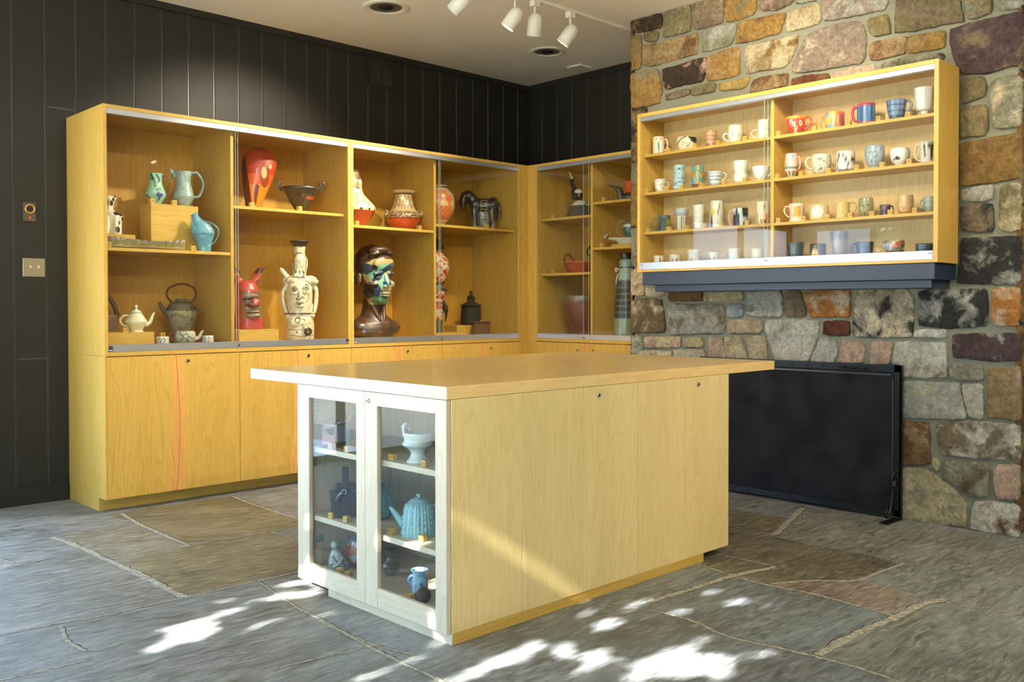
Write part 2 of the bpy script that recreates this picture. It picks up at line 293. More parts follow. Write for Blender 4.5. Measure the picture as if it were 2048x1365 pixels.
STONES = [
 ([(-1.313,3.212),(-1.459,3.21),(-1.566,3.214),(-1.578,3.173),(-1.572,3.112),(-1.478,3.115),(-1.343,3.123),(-1.32,3.153)],(150,120,70),(70,58,48),0.5),
 ([(-1.603,3.213),(-1.719,3.214),(-1.808,3.215),(-1.82,3.144),(-1.814,3.038),(-1.707,3.036),(-1.591,3.043),(-1.597,3.104),(-1.6,3.169)],(140,132,100),(214,200,165),0.3),
 ([(-1.825,3.213),(-1.935,3.212),(-2.065,3.203),(-2.073,3.134),(-2.062,3.042),(-1.942,3.035),(-1.843,3.039),(-1.837,3.101)],(140,125,105),(170,148,110),0.3),
 ([(-2.092,3.198),(-2.307,3.154),(-2.312,3.079),(-2.292,3.043),(-2.196,3.032),(-2.098,3.035),(-2.087,3.108)],(140,132,100),(175,140,80),0.5),
 ([(-2.338,3.147),(-2.575,3.09),(-2.561,3.053),(-2.516,3.041),(-2.451,3.034),(-2.349,3.053),(-2.333,3.093)],(140,125,105),(209,181,162),0.3),
 ([(-1.427,3.11),(-1.541,3.101),(-1.551,3.054),(-1.541,3.033),(-1.459,3.038),(-1.421,3.066)],(140,132,100),(120,105,80),0.3),
 ([(-1.323,3.106),(-1.395,3.097),(-1.405,3.033),(-1.402,2.906),(-1.386,2.863),(-1.324,2.864),(-1.317,2.948),(-1.314,3.042)],(140,132,100),(175,140,80),0.4),
 ([(-1.421,3.02),(-1.634,3.012),(-1.867,3.017),(-1.876,3.001),(-1.864,2.873),(-1.707,2.874),(-1.523,2.863),(-1.479,2.864),(-1.421,2.887),(-1.415,2.955)],(170,148,110),(125,95,65),0.35),
 ([(-1.901,3.02),(-2.026,3.017),(-2.164,3.015),(-2.169,2.972),(-2.132,2.891),(-2.11,2.881),(-1.999,2.88),(-1.913,2.882),(-1.905,2.952)],(159,159,137),(195,195,187),0.4),
 ([(-2.194,3.018),(-2.313,3.011),(-2.514,3.004),(-2.509,2.967),(-2.479,2.888),(-2.357,2.882),(-2.245,2.877),(-2.164,2.887),(-2.18,2.961)],(175,140,80),(125,95,65),0.35),
 ([(-1.585,2.827),(-1.708,2.829),(-1.885,2.845),(-1.942,2.843),(-1.937,2.758),(-1.908,2.686),(-1.768,2.69),(-1.61,2.682),(-1.592,2.746)],(70,58,48),(209,181,162),0.3),
 ([(-1.953,2.836),(-2.055,2.859),(-2.175,2.859),(-2.197,2.827),(-2.186,2.745),(-2.195,2.683),(-2.055,2.674),(-1.948,2.679),(-1.942,2.766)],(175,140,80),(209,181,162),0.35),
 ([(-1.314,2.84),(-1.428,2.84),(-1.548,2.834),(-1.567,2.75),(-1.579,2.683),(-1.561,2.6),(-1.46,2.596),(-1.344,2.593),(-1.314,2.629),(-1.317,2.742)],(159,159,137),(175,140,80),0.5),
 ([(-1.827,2.666),(-1.988,2.662),(-2.016,2.648),(-1.999,2.603),(-1.885,2.603),(-1.827,2.607)],(140,132,100),(120,105,80),0.3),
 ([(-2.039,2.649),(-2.138,2.651),(-2.267,2.651),(-2.251,2.608),(-2.219,2.59),(-2.1,2.596),(-2.05,2.604)],(195,172,105),(200,135,70),0.3),
 ([(-1.61,2.648),(-1.809,2.659),(-1.815,2.614),(-1.708,2.612),(-1.623,2.606)],(140,125,105),(209,181,162),0.3),
 ([(-2.275,2.585),(-2.296,2.632),(-2.389,2.639),(-2.535,2.626),(-2.526,2.583),(-2.531,2.555),(-2.41,2.549),(-2.265,2.55)],(170,148,110),(125,95,65),0.4),
 ([(-2.531,3.0),(-2.627,3.003),(-2.717,3.012),(-2.741,2.998),(-2.751,2.918),(-2.737,2.886),(-2.632,2.882),(-2.524,2.883),(-2.527,2.95)],(214,200,165),(175,140,80),0.3),
 ([(-2.248,2.854),(-2.409,2.849),(-2.603,2.849),(-2.589,2.776),(-2.545,2.7),(-2.506,2.672),(-2.358,2.676),(-2.243,2.676),(-2.237,2.749),(-2.227,2.821)],(214,200,165),(150,120,70),0.4),
 ([(-2.632,2.785),(-2.661,2.837),(-2.774,2.856),(-2.898,2.855),(-2.969,2.852),(-3.009,2.823),(-3.027,2.747),(-3.023,2.648),(-3.027,2.63),(-3.001,2.601),(-2.845,2.609),(-2.657,2.613),(-2.57,2.627),(-2.565,2.665),(-2.589,2.705)],(160,145,132),(231,217,189),0.3),
 ([(-2.755,3.047),(-3.149,2.953),(-3.154,2.915),(-3.137,2.877),(-2.978,2.884),(-2.843,2.889),(-2.774,2.895),(-2.75,2.957)],(160,145,132),(195,195,187),0.4),
 ([(-2.56,2.586),(-2.633,2.595),(-2.799,2.579),(-2.799,2.492),(-2.561,2.506)],(110,65,50),(125,95,65),0.4),
 ([(-2.817,2.575),(-2.979,2.58),(-3.084,2.582),(-3.084,2.502),(-2.818,2.502)],(209,181,162),(195,195,187),0.3),
 ([(-2.573,3.091),(-2.722,3.055),(-2.717,3.025),(-2.588,3.038)],(159,159,137),(195,195,187),0.3),
 ([(-3.032,2.843),(-3.08,2.851),(-3.152,2.849),(-3.161,2.806),(-3.176,2.737),(-3.106,2.737),(-3.072,2.746),(-3.046,2.777)],(150,120,70),(140,132,100),0.5),
 ([(-3.202,2.94),(-3.538,2.86),(-3.558,2.77),(-3.567,2.717),(-3.447,2.723),(-3.313,2.724),(-3.194,2.737),(-3.198,2.794)],(140,132,100),(140,125,105),0.4),
 ([(-3.561,2.854),(-3.701,2.821),(-3.701,2.729),(-3.654,2.728),(-3.636,2.717),(-3.588,2.724),(-3.576,2.781)],(159,159,137),(170,148,110),0.5),
 ([(-3.719,2.817),(-3.857,2.777),(-3.849,2.722),(-3.779,2.73),(-3.726,2.741)],(195,195,187),(159,159,137),0.4),
 ([(-3.05,2.701),(-3.081,2.711),(-3.165,2.706),(-3.265,2.702),(-3.249,2.608),(-3.166,2.605),(-3.081,2.607),(-3.055,2.608)],(170,148,110),(110,65,50),0.35),
 ([(-3.277,2.7),(-3.369,2.696),(-3.451,2.699),(-3.471,2.687),(-3.464,2.597),(-3.37,2.6),(-3.269,2.604),(-3.261,2.634)],(175,140,80),(170,148,110),0.4),
 ([(-3.124,2.578),(-3.269,2.592),(-3.46,2.571),(-3.468,2.553),(-3.445,2.512),(-3.124,2.499)],(159,159,137),(70,58,48),0.4),
 ([(-3.501,2.692),(-3.58,2.702),(-3.726,2.705),(-3.808,2.709),(-3.857,2.704),(-3.85,2.614),(-3.854,2.464),(-3.844,2.436),(-3.782,2.436),(-3.696,2.421),(-3.564,2.437),(-3.525,2.511),(-3.498,2.61)],(140,125,105),(95,78,82),0.5),
 ([(-3.56,2.415),(-3.675,2.408),(-3.682,2.374),(-3.679,2.313),(-3.653,2.298),(-3.565,2.277),(-3.557,2.345)],(140,132,100),(120,105,80),0.3),
 ([(-3.705,2.358),(-3.741,2.39),(-3.846,2.386),(-3.857,2.353),(-3.857,2.26),(-3.855,2.123),(-3.778,2.122),(-3.75,2.122),(-3.717,2.134),(-3.713,2.227),(-3.707,2.304)],(159,159,137),(231,217,189),0.4),
 ([(-3.558,2.262),(-3.68,2.258),(-3.69,2.238),(-3.692,2.122),(-3.678,2.097),(-3.559,2.101)],(170,148,110),(140,132,100),0.5),
 ([(-3.556,2.067),(-3.707,2.078),(-3.857,2.089),(-3.857,1.98),(-3.853,1.853),(-3.709,1.845),(-3.557,1.839)],(125,95,65),(150,120,70),0.5),
 ([(-3.562,1.819),(-3.641,1.827),(-3.712,1.833),(-3.726,1.819),(-3.717,1.755),(-3.647,1.748),(-3.608,1.759),(-3.564,1.753)],(159,159,137),(195,195,187),0.5),
 ([(-3.562,1.727),(-3.647,1.733),(-3.713,1.733),(-3.723,1.685),(-3.721,1.586),(-3.648,1.59),(-3.563,1.595)],(140,125,105),(60,60,62),0.45),
 ([(-3.759,1.821),(-3.832,1.829),(-3.857,1.826),(-3.857,1.699),(-3.856,1.588),(-3.797,1.584),(-3.751,1.594),(-3.746,1.629),(-3.755,1.757)],(214,200,165),(140,132,100),0.45),
 ([(-3.566,1.559),(-3.714,1.556),(-3.856,1.558),(-3.857,1.456),(-3.854,1.309),(-3.716,1.312),(-3.538,1.32),(-3.557,1.442)],(195,195,187),(60,60,62),0.55),
 ([(-3.338,1.275),(-3.398,1.289),(-3.572,1.284),(-3.688,1.288),(-3.697,1.19),(-3.692,1.091),(-3.601,1.081),(-3.516,1.077),(-3.423,1.081),(-3.339,1.089)],(195,195,187),(60,60,62),0.5),
 ([(-3.721,1.291),(-3.853,1.294),(-3.856,1.19),(-3.849,1.097),(-3.781,1.096),(-3.744,1.092),(-3.719,1.115)],(231,217,189),(200,135,70),0.5),
 ([(-3.318,1.062),(-3.399,1.069),(-3.487,1.068),(-3.49,1.023),(-3.37,1.02),(-3.31,1.022)],(195,195,187),(240,236,225),0.4),
 ([(-3.522,1.041),(-3.684,1.051),(-3.852,1.054),(-3.856,0.913),(-3.74,0.905),(-3.608,0.914),(-3.523,0.917)],(225,222,209),(95,78,82),0.55),
 ([(-3.512,0.878),(-3.674,0.882),(-3.678,0.801),(-3.592,0.796),(-3.506,0.809)],(159,159,137),(195,195,187),0.4),
 ([(-3.702,0.866),(-3.856,0.887),(-3.857,0.766),(-3.857,0.607),(-3.769,0.611),(-3.698,0.608),(-3.708,0.756)],(209,181,162),(170,148,110),0.5),
 ([(-3.217,0.995),(-3.482,0.996),(-3.491,0.892),(-3.486,0.805),(-3.389,0.799),(-3.243,0.801),(-3.24,0.865),(-3.187,0.869)],(225,222,209),(140,125,105),0.35),
 ([(-3.247,0.77),(-3.401,0.779),(-3.558,0.782),(-3.576,0.689),(-3.596,0.602),(-3.588,0.589),(-3.402,0.576),(-3.238,0.568)],(214,200,165),(195,195,187),0.5),
 ([(-3.572,0.774),(-3.675,0.78),(-3.679,0.696),(-3.682,0.603),(-3.632,0.593),(-3.61,0.603),(-3.587,0.684)],(225,222,209),(195,195,187),0.4),
 ([(-2.979,1.264),(-2.993,1.294),(-3.269,1.298),(-3.29,1.261),(-3.31,1.2),(-3.307,1.114),(-3.299,1.025),(-3.124,1.018),(-2.963,1.023),(-2.962,1.136),(-2.975,1.222)],(231,217,189),(60,60,62),0.4),
 ([(-2.637,1.276),(-2.765,1.288),(-2.939,1.288),(-2.942,1.209),(-2.936,1.132),(-2.859,1.136),(-2.695,1.13),(-2.671,1.201)],(231,217,189),(200,135,70),0.5),
 ([(-2.519,1.284),(-2.622,1.288),(-2.637,1.232),(-2.661,1.156),(-2.657,1.13),(-2.574,1.133),(-2.532,1.129),(-2.519,1.201)],(140,125,105),(200,135,70),0.3),
 ([(-2.775,1.104),(-2.931,1.11),(-2.94,1.059),(-2.936,1.023),(-2.859,1.023),(-2.771,1.03),(-2.78,1.074)],(209,181,162),(110,65,50),0.55),
 ([(-2.389,1.111),(-2.574,1.113),(-2.747,1.113),(-2.747,1.082),(-2.738,1.02),(-2.701,0.922),(-2.672,0.859),(-2.455,0.859),(-2.439,0.922),(-2.414,0.972),(-2.388,1.04)],(225,222,209),(120,105,80),0.25),
 ([(-2.752,1.003),(-2.795,1.008),(-2.859,0.997),(-2.864,0.936),(-2.846,0.884),(-2.837,0.857),(-2.687,0.851),(-2.72,0.927)],(195,195,187),(110,65,50),0.2),
 ([(-2.896,0.994),(-3.012,0.992),(-3.03,0.967),(-3.025,0.908),(-3.013,0.865),(-2.874,0.859),(-2.882,0.933)],(209,181,162),(110,65,50),0.25),
 ([(-3.069,0.99),(-3.18,0.995),(-3.19,0.981),(-3.184,0.931),(-3.168,0.863),(-3.056,0.858),(-3.069,0.926)],(209,181,162),(110,65,50),0.3),
 ([(-1.317,1.239),(-1.449,1.253),(-1.575,1.243),(-1.59,1.172),(-1.612,1.049),(-1.597,1.014),(-1.457,1.011),(-1.317,1.008),(-1.31,1.038),(-1.313,1.142)],(214,200,165),(120,105,80),0.5),
 ([(-1.64,1.196),(-1.683,1.211),(-1.85,1.207),(-2.064,1.21),(-2.083,1.19),(-2.084,1.034),(-2.071,1.017),(-1.898,1.014),(-1.655,1.0),(-1.633,1.049),(-1.633,1.132)],(195,195,187),(140,125,105),0.4),
 ([(-2.106,1.207),(-2.223,1.212),(-2.22,1.127),(-2.109,1.124)],(165,176,187),(195,195,187),0.4),
 ([(-2.248,1.283),(-2.49,1.291),(-2.504,1.254),(-2.502,1.132),(-2.365,1.131),(-2.248,1.136),(-2.251,1.228)],(195,195,187),(60,60,62),0.3),
 ([(-1.633,1.29),(-1.911,1.292),(-1.911,1.233),(-1.746,1.228),(-1.647,1.231)],(125,95,65),(200,135,70),0.3),
 ([(-1.925,1.289),(-2.217,1.291),(-2.223,1.234),(-2.083,1.226),(-1.925,1.227)],(170,148,110),(214,200,165),0.5),
 ([(-1.446,1.328),(-1.604,1.302),(-1.6,1.267),(-1.494,1.261),(-1.446,1.268)],(231,217,189),(170,148,110),0.3),
 ([(-1.316,1.457),(-1.419,1.454),(-1.431,1.346),(-1.423,1.271),(-1.317,1.272)],(231,217,189),(175,140,80),0.4),
 ([(-2.109,1.104),(-2.347,1.112),(-2.362,1.083),(-2.359,1.029),(-2.211,1.023),(-2.116,1.024)],(214,200,165),(209,181,162),0.4),
 ([(-1.439,0.983),(-1.74,0.987),(-1.737,0.918),(-1.568,0.91),(-1.439,0.909)],(214,200,165),(209,181,162),0.4),
 ([(-1.761,0.985),(-1.905,0.988),(-1.926,0.929),(-1.892,0.923),(-1.768,0.922)],(195,172,105),(214,200,165),0.6),
 ([(-1.321,0.99),(-1.412,0.986),(-1.416,0.914),(-1.413,0.86),(-1.321,0.856)],(159,159,137),(195,195,187),0.4),
 ([(-1.42,0.884),(-1.662,0.886),(-1.669,0.857),(-1.42,0.842),(-1.352,0.845)],(231,217,189),(70,58,48),0.3),
 ([(-1.684,0.899),(-1.912,0.912),(-1.939,0.862),(-1.939,0.805),(-1.684,0.794)],(214,200,165),(195,195,187),0.4),
 ([(-1.952,0.992),(-2.071,0.99),(-2.094,0.89),(-2.104,0.807),(-1.966,0.801),(-1.959,0.93)],(209,181,162),(214,200,165),0.4),
 ([(-2.084,0.993),(-2.205,0.998),(-2.243,0.901),(-2.256,0.814),(-2.117,0.808),(-2.09,0.934)],(214,200,165),(165,176,187),0.35),
 ([(-2.249,0.999),(-2.39,1.008),(-2.396,0.922),(-2.39,0.82),(-2.281,0.815),(-2.268,0.902)],(214,200,165),(200,135,70),0.25),
 ([(-3.248,0.547),(-3.398,0.552),(-3.404,0.456),(-3.405,0.326),(-3.327,0.308),(-3.249,0.302)],(170,148,110),(125,95,65),0.5),
 ([(-3.437,0.544),(-3.624,0.583),(-3.857,0.583),(-3.857,0.503),(-3.856,0.403),(-3.702,0.387),(-3.599,0.389),(-3.471,0.385),(-3.459,0.428),(-3.448,0.489)],(240,236,225),(140,125,105),0.45),
 ([(-3.421,0.362),(-3.452,0.355),(-3.452,0.29),(-3.416,0.302)],(159,159,137),(214,200,165),0.5),
 ([(-3.471,0.34),(-3.546,0.36),(-3.702,0.373),(-3.713,0.294),(-3.704,0.189),(-3.632,0.179),(-3.579,0.198),(-3.477,0.268)],(159,159,137),(120,105,80),0.4),
 ([(-3.735,0.353),(-3.758,0.364),(-3.857,0.377),(-3.857,0.194),(-3.749,0.185),(-3.736,0.264)],(209,181,162),(170,148,110),0.4),
 ([(-3.249,0.284),(-3.394,0.291),(-3.515,0.217),(-3.59,0.156),(-3.601,0.119),(-3.596,0.008),(-3.44,0.0),(-3.251,0.0)],(214,200,165),(159,159,137),0.4),
 ([(-3.627,0.139),(-3.653,0.16),(-3.754,0.164),(-3.857,0.169),(-3.857,0.0),(-3.705,0.0),(-3.617,0.006)],(225,222,209),(125,95,65),0.4),
 ([(-1.318,2.571),(-1.45,2.617),(-1.45,2.204),(-1.318,2.228)],(170,148,110),(70,58,48),0.4),
 ([(-1.318,2.214),(-1.45,2.196),(-1.45,2.047),(-1.318,2.066)],(159,159,137),(170,148,110),0.4),
 ([(-1.318,2.055),(-1.45,2.039),(-1.45,1.754),(-1.319,1.764)],(140,132,100),(175,140,80),0.5),
 ([(-1.319,1.747),(-1.45,1.74),(-1.45,1.479),(-1.319,1.484)],(125,95,65),(159,159,137),0.5),
 ([(-1.315,0.3),(-1.55,0.3),(-1.55,0.02),(-1.315,0.02)],(214,200,165),(170,148,110),0.4),
 ([(-1.58,0.22),(-1.93,0.22),(-1.93,0.02),(-1.58,0.02)],(195,195,187),(159,159,137),0.4),
 ([(-1.315,0.52),(-1.7,0.52),(-1.7,0.33),(-1.315,0.33)],(170,148,110),(209,181,162),0.4),
 ([(-1.73,0.52),(-1.93,0.52),(-1.93,0.25),(-1.73,0.25)],(159,159,137),(195,195,187),0.4),
 ([(-1.315,0.8),(-1.5,0.8),(-1.5,0.55),(-1.315,0.55)],(214,200,165),(140,132,100),0.4),
 ([(-1.53,0.8),(-1.93,0.8),(-1.93,0.55),(-1.53,0.55)],(195,195,187),(214,200,165),0.4),
]
JOINTS = [
 (0.045,[(-3.859,-0.363),(-3.832,-0.646),(-3.821,-1.097),(-3.809,-1.352),(-3.816,-1.693),(-3.802,-1.823)]),
 (0.03,[(-3.389,-0.067),(-3.421,-0.406),(-3.428,-0.783),(-3.43,-1.039)]),
 (0.01,[(-3.823,-0.352),(-3.683,-0.392),(-3.423,-0.352)]),
 (0.012,[(-4.221,-0.776),(-4.136,-0.802),(-3.96,-0.768),(-3.866,-0.784)]),
 (0.012,[(-4.194,-0.346),(-4.178,-0.617),(-4.145,-0.804)]),
 (0.014,[(-3.783,-1.094),(-3.681,-1.041),(-3.511,-1.007),(-3.352,-1.014),(-2.976,-1.037),(-2.699,-1.069)]),
 (0.02,[(-2.993,-1.067),(-2.971,-1.294),(-2.92,-1.683)]),
 (0.025,[(-2.693,-0.059),(-2.719,-0.396),(-2.726,-0.874),(-2.752,-1.436)]),
 (0.016,[(-4.537,-1.752),(-4.489,-1.756),(-4.316,-1.766),(-4.16,-1.796),(-3.993,-1.8),(-3.792,-1.801),(-3.48,-1.803),(-3.271,-1.804),(-3.016,-1.824)]),
 (0.02,[(-4.296,-1.811),(-4.332,-1.98),(-4.325,-2.134)]),
 (0.014,[(-4.669,-2.204),(-4.611,-2.205),(-4.474,-2.218),(-4.347,-2.222)]),
 (0.02,[(-3.548,-2.226),(-3.559,-2.422),(-3.576,-2.617),(-3.589,-2.766),(-3.598,-2.976),(-3.602,-3.259)]),
 (0.012,[(-3.574,-2.438),(-3.575,-2.647),(-3.564,-2.803),(-3.526,-2.965)]),
 (0.014,[(-3.915,-2.74),(-3.848,-2.745),(-3.672,-2.771),(-3.587,-2.781),(-3.552,-2.795)]),
 (0.012,[(-3.48,-1.803),(-3.548,-2.226)]),
 (0.022,[(-2.558,-3.25),(-2.554,-3.433),(-2.6,-3.598),(-2.575,-3.768),(-2.555,-3.924),(-2.543,-4.074),(-2.563,-4.27)]),
 (0.04,[(-2.49,-3.171),(-2.233,-3.19),(-1.953,-3.205),(-1.673,-3.264)]),
 (0.045,[(-2.535,-3.924),(-2.228,-3.924),(-1.955,-3.946),(-1.733,-3.953),(-1.601,-3.993)]),
 (0.02,[(-1.861,-2.928),(-1.901,-3.064),(-1.933,-3.241),(-1.943,-3.394),(-1.92,-3.572),(-1.933,-3.784),(-1.949,-3.943)]),
 (0.025,[(-1.919,-3.388),(-1.754,-3.483),(-1.615,-3.618),(-1.432,-3.633),(-1.193,-3.652)]),
 (0.014,[(-1.602,-3.626),(-1.614,-3.804),(-1.637,-3.958),(-1.614,-3.998)]),
 (0.014,[(-1.629,-4.01),(-1.636,-4.159),(-1.605,-4.311)]),
 (0.01,[(-1.218,-3.663),(-1.16,-3.86),(-1.185,-4.184)]),
 (0.012,[(-1.673,-2.913),(-1.669,-3.031),(-1.662,-3.263)]),
 (0.045,[(-0.438,-2.732),(-0.823,-2.854),(-1.141,-2.952)]),
 (0.012,[(-1.281,-2.586),(-1.247,-2.743),(-1.163,-2.974),(-1.185,-3.179),(-1.156,-3.532),(-1.193,-3.652)]),
 (0.012,[(-0.744,-2.217),(-0.765,-2.432),(-0.757,-2.817)]),
 (0.012,[(-2.762,-3.199),(-2.558,-3.25)]),
 (0.012,[(-2.661,-2.867),(-2.639,-3.096),(-2.558,-3.25)]),
]
FLAGS = [
 ([(-3.781,-1.089),(-3.681,-1.041),(-3.35,-1.009),(-2.976,-1.037),(-2.971,-1.294),(-3.255,-1.82),(-3.792,-1.801),(-3.816,-1.693),(-3.807,-1.347)],(.96,.83,.56)),
 ([(-1.919,-3.388),(-1.75,-3.481),(-1.612,-3.617),(-1.614,-3.804),(-1.642,-3.88),(-1.922,-3.937),(-1.933,-3.784),(-1.92,-3.572)],(1.08, 0.84, 0.72)),
 ([(-2.49,-3.171),(-1.901,-3.064),(-1.933,-3.241),(-1.943,-3.394),(-1.92,-3.572),(-1.933,-3.784),(-1.949,-3.943),(-2.228,-3.924),(-2.535,-3.924),(-2.575,-3.768),(-2.6,-3.598),(-2.554,-3.433)],(0.8, 0.86, 0.92)),
 ([(-1.281,-2.586),(-1.163,-2.974),(-1.185,-3.179),(-1.156,-3.532),(-1.193,-3.652),(-1.432,-3.633),(-1.612,-3.617),(-1.75,-3.481),(-1.919,-3.388),(-1.901,-3.064),(-1.884,-3.0)],(.74,.62,.44)),
 ([(-1.733,-3.953),(-1.564,-4.351),(-2.292,-4.561),(-2.583,-4.278),(-2.544,-4.075),(-2.535,-3.924),(-2.228,-3.924),(-1.955,-3.946)],(0.92, 0.94, 0.84)),
 ([(-4.498,-1.79),(-4.314,-1.763),(-4.16,-1.796),(-3.792,-1.801),(-3.48,-1.803),(-3.548,-2.226),(-3.589,-2.766),(-3.601,-3.287),(-4.72,-2.299)],(0.88, 0.9, 0.92)),
 ([(-4.221,-0.776),(-3.96,-0.768),(-3.866,-0.784),(-3.821,-1.097),(-3.816,-1.693),(-3.801,-1.82),(-3.993,-1.8),(-4.16,-1.796),(-4.489,-1.756)],(1, 1.0, 0.98)),
 ([(-3.821,-0.346),(-3.421,-0.347),(-3.43,-1.039),(-3.509,-1.003),(-3.681,-1.041),(-3.781,-1.089),(-3.832,-0.646)],(1.10,1.0,.82)),
 ([(-3.454,-0.022),(-2.679,-0.031),(-2.727,-0.908),(-2.771,-1.032),(-2.976,-1.037),(-3.35,-1.009),(-3.43,-1.039),(-3.418,-0.399)],(.90,.76,.48)),
 ([(-1.612,-3.617),(-1.432,-3.633),(-1.193,-3.652),(-1.156,-3.858),(-1.162,-4.235),(-1.564,-4.351),(-1.636,-4.159),(-1.614,-3.998),(-1.614,-3.804)],(1.0, 1.0, 0.94)),
 ([(-0.744,-2.217),(-0.757,-2.817),(-1.141,-2.952),(-1.247,-2.743),(-1.281,-2.586)],(.86,.74,.52)),
 ([(-0.757,-2.817),(-0.438,-2.732),(-0.383,-3.285),(-0.451,-4.03),(-1.162,-4.235),(-1.156,-3.858),(-1.193,-3.652),(-1.185,-3.179),(-1.141,-2.952)],(1.04, 1.0, 0.9)),
 ([(-3.601,-3.287),(-3.589,-2.766),(-3.559,-2.422),(-3.548,-2.226),(-3.394,-3.016),(-2.354,-3.072),(-2.558,-3.25),(-2.6,-3.598),(-2.555,-3.924),(-2.583,-4.278)],(0.84, 0.87, 0.92)),
]
SUNSPOTS = [(-4.108,-1.994,0.023,0.022),(-4.088,-2.118,0.084,0.061),(-4.022,-2.138,0.114,0.072),(-3.855,-2.117,0.123,0.075),(-3.946,-2.182,0.135,0.071),(-4.101,-2.274,0.092,0.075),(-4.006,-2.269,0.102,0.058),(-3.778,-2.086,0.125,0.055),(-3.819,-2.246,0.063,0.046),(-3.713,-2.318,0.033,0.04),(-3.686,-2.083,0.026,0.028),(-3.743,-1.957,0.056,0.035),(-3.58,-2.044,0.084,0.047),(-3.494,-1.91,0.063,0.051),(-3.368,-1.964,0.094,0.088),(-3.471,-2.095,0.087,0.058),(-3.621,-2.214,0.061,0.053),(-3.585,-2.364,0.098,0.05),(-4.073,-2.47,0.063,0.06),(-3.521,-2.362,0.067,0.035),(-3.92,-2.346,0.048,0.028),(-2.172,-3.1,0.055,0.026),(-2.2,-3.279,0.104,0.051),(-2.207,-3.42,0.117,0.051),(-2.177,-3.546,0.1,0.042),(-2.567,-3.165,0.124,0.053),(-2.53,-3.328,0.078,0.034),(-2.801,-3.238,0.124,0.059),(-2.781,-3.083,0.082,0.037),(-3.081,-3.254,0.117,0.068),(-3.095,-3.372,0.139,0.065),(-2.823,-3.293,0.075,0.03),(-2.752,-3.575,0.139,0.056),(-3.195,-3.459,0.124,0.052),(-3.013,-3.546,0.111,0.045),(-3.04,-3.639,0.134,0.058),(-2.893,-3.693,0.183,0.087),(-2.777,-3.745,0.13,0.067),(-2.638,-3.805,0.1,0.037),(-3.286,-3.186,0.09,0.048),(-3.17,-3.167,0.074,0.042),(-3.476,-3.243,0.131,0.05),(-3.578,-3.212,0.124,0.044),(-3.176,-3.602,0.152,0.048),(-2.952,-3.81,0.123,0.042),(-3.375,-3.254,0.087,0.033),(-3.807,-2.988,0.1,0.031),(-3.674,-3.022,0.075,0.042),(-3.738,-3.0,0.103,0.035),(-3.543,-2.987,0.093,0.023),(-3.417,-2.967,0.042,0.019)]
# further gaps in the foliage: beams that strike the island's glazed end and rake its long side (point reached, half sizes up the beam / across)
SUNX = [(Vector((-3.3976, -2.965, .80)), .03, .02), (Vector((-3.3976, -2.93, .76)), .03, .02), (Vector((-3.3976, -2.90, .08)), .04, .02), (Vector((-3.3976, -2.08, .30)), .03, .02),
 (Vector((-3.3976, -2.19, .09)), .03, .02), (Vector((-3.3976, -2.10, .12)), .02, .03), (Vector((-3.1, -2.75, .14)), .04, .05), (Vector((-3.2, -2.65, .14)), .03, .05), (Vector((-3.397, -2.60, .30)), .03, .02),
 (Vector((-3.36, -2.988, .775)), .018, .016), (Vector((-2.95, -2.987, .22)), .022, .012), (Vector((-2.85, -2.987, .12)), .018, .012), (Vector((-2.42, -2.987, .17)), .018, .012), (Vector((-3.2, -2.987, .37)), .014, .010)]
# ================================================================ ROOM
CEIL = 3.218; D = .5966; XS = -.2917
GX = [-3.392+.1835*k for k in range(-18, 22)]
def plank_wall(name, lo, hi, place, z0, z1, grooves):
    """vertical boards with V joints; place(t, depth, z) -> xyz, depth > 0 into the wall"""
    mb = MB(); prof = [(lo, 0)]
    for g in grooves:
        if lo+.02 < g < hi-.02: prof += [(g-.006, 0), (g-.0025, .006), (g+.0025, .006), (g+.006, 0)]
    prof.append((hi, 0)); n = len(prof)
    v = [place(t, d, z) for z in (z0, z1) for t, d in prof] + [place(lo, .12, z0), place(hi, .12, z0), place(lo, .12, z1), place(hi, .12, z1)]
    for i in range(n-1):
        a, b = prof[i], prof[i+1]; mb.add([place(a[0], a[1], z0), place(b[0], b[1], z0), place(b[0], b[1], z1), place(a[0], a[1], z1)], [(0, 1, 2, 3)], 1 if a[1] != b[1] or a[1] > 0 else 0)
    A, B = 2*n, 2*n+1
    mb.add([place(lo, .12, z0), place(hi, .12, z0), place(hi, .12, z1), place(lo, .12, z1)], [(0, 1, 2, 3)])
    for t in (lo, hi): mb.add([place(t, 0, z0), place(t, .12, z0), place(t, .12, z1), place(t, 0, z1)], [(0, 1, 2, 3)])
    return mb
# left wall (plane y = D): solid part, and the glazed part beyond x = -4.1 with a head above it
pl = lambda t, d, z: (t, D+d, z)
mb = plank_wall('w', -4.15, .62, pl, 0, CEIL, GX)
mb2 = plank_wall('w', -6.82, -4.15, pl, 2.2, CEIL, GX); mb.add(mb2.v, mb2.f); 
for (x0, x1, z) in ((-3.5615, -3.3945, 2.421), (-3.7425, -3.5645, .882)): mb.box(x0, D-.0012, z-.005, x1, D+.004, z+.005, 1)
struct('wall_left', mb, ['black_paint', 'groove_paint'])
GY = sorted(.416-.1808*k for k in range(-2, 12))
mb = plank_wall('w', -1.6, .62, lambda t, d, z: (.6+d, t, z), 0, CEIL, GY)
struct('wall_back', mb, ['black_paint', 'groove_paint'])
struct('trim_1', MB().box(-6.7, D-.016, 3.172, .6, D+.002, CEIL).box(.584, -1.4, 3.172, .602, D-.016, CEIL), 'black_paint')
struct('baseboard_left', MB().box(-4.12, D-.016, 0, -3.456, D+.002, .108, bev=.002), 'black_paint')
struct('ceiling', MB().box(-6.9, -7.3, CEIL, 3.0, .75, CEIL+.1), 'ceiling_plaster')
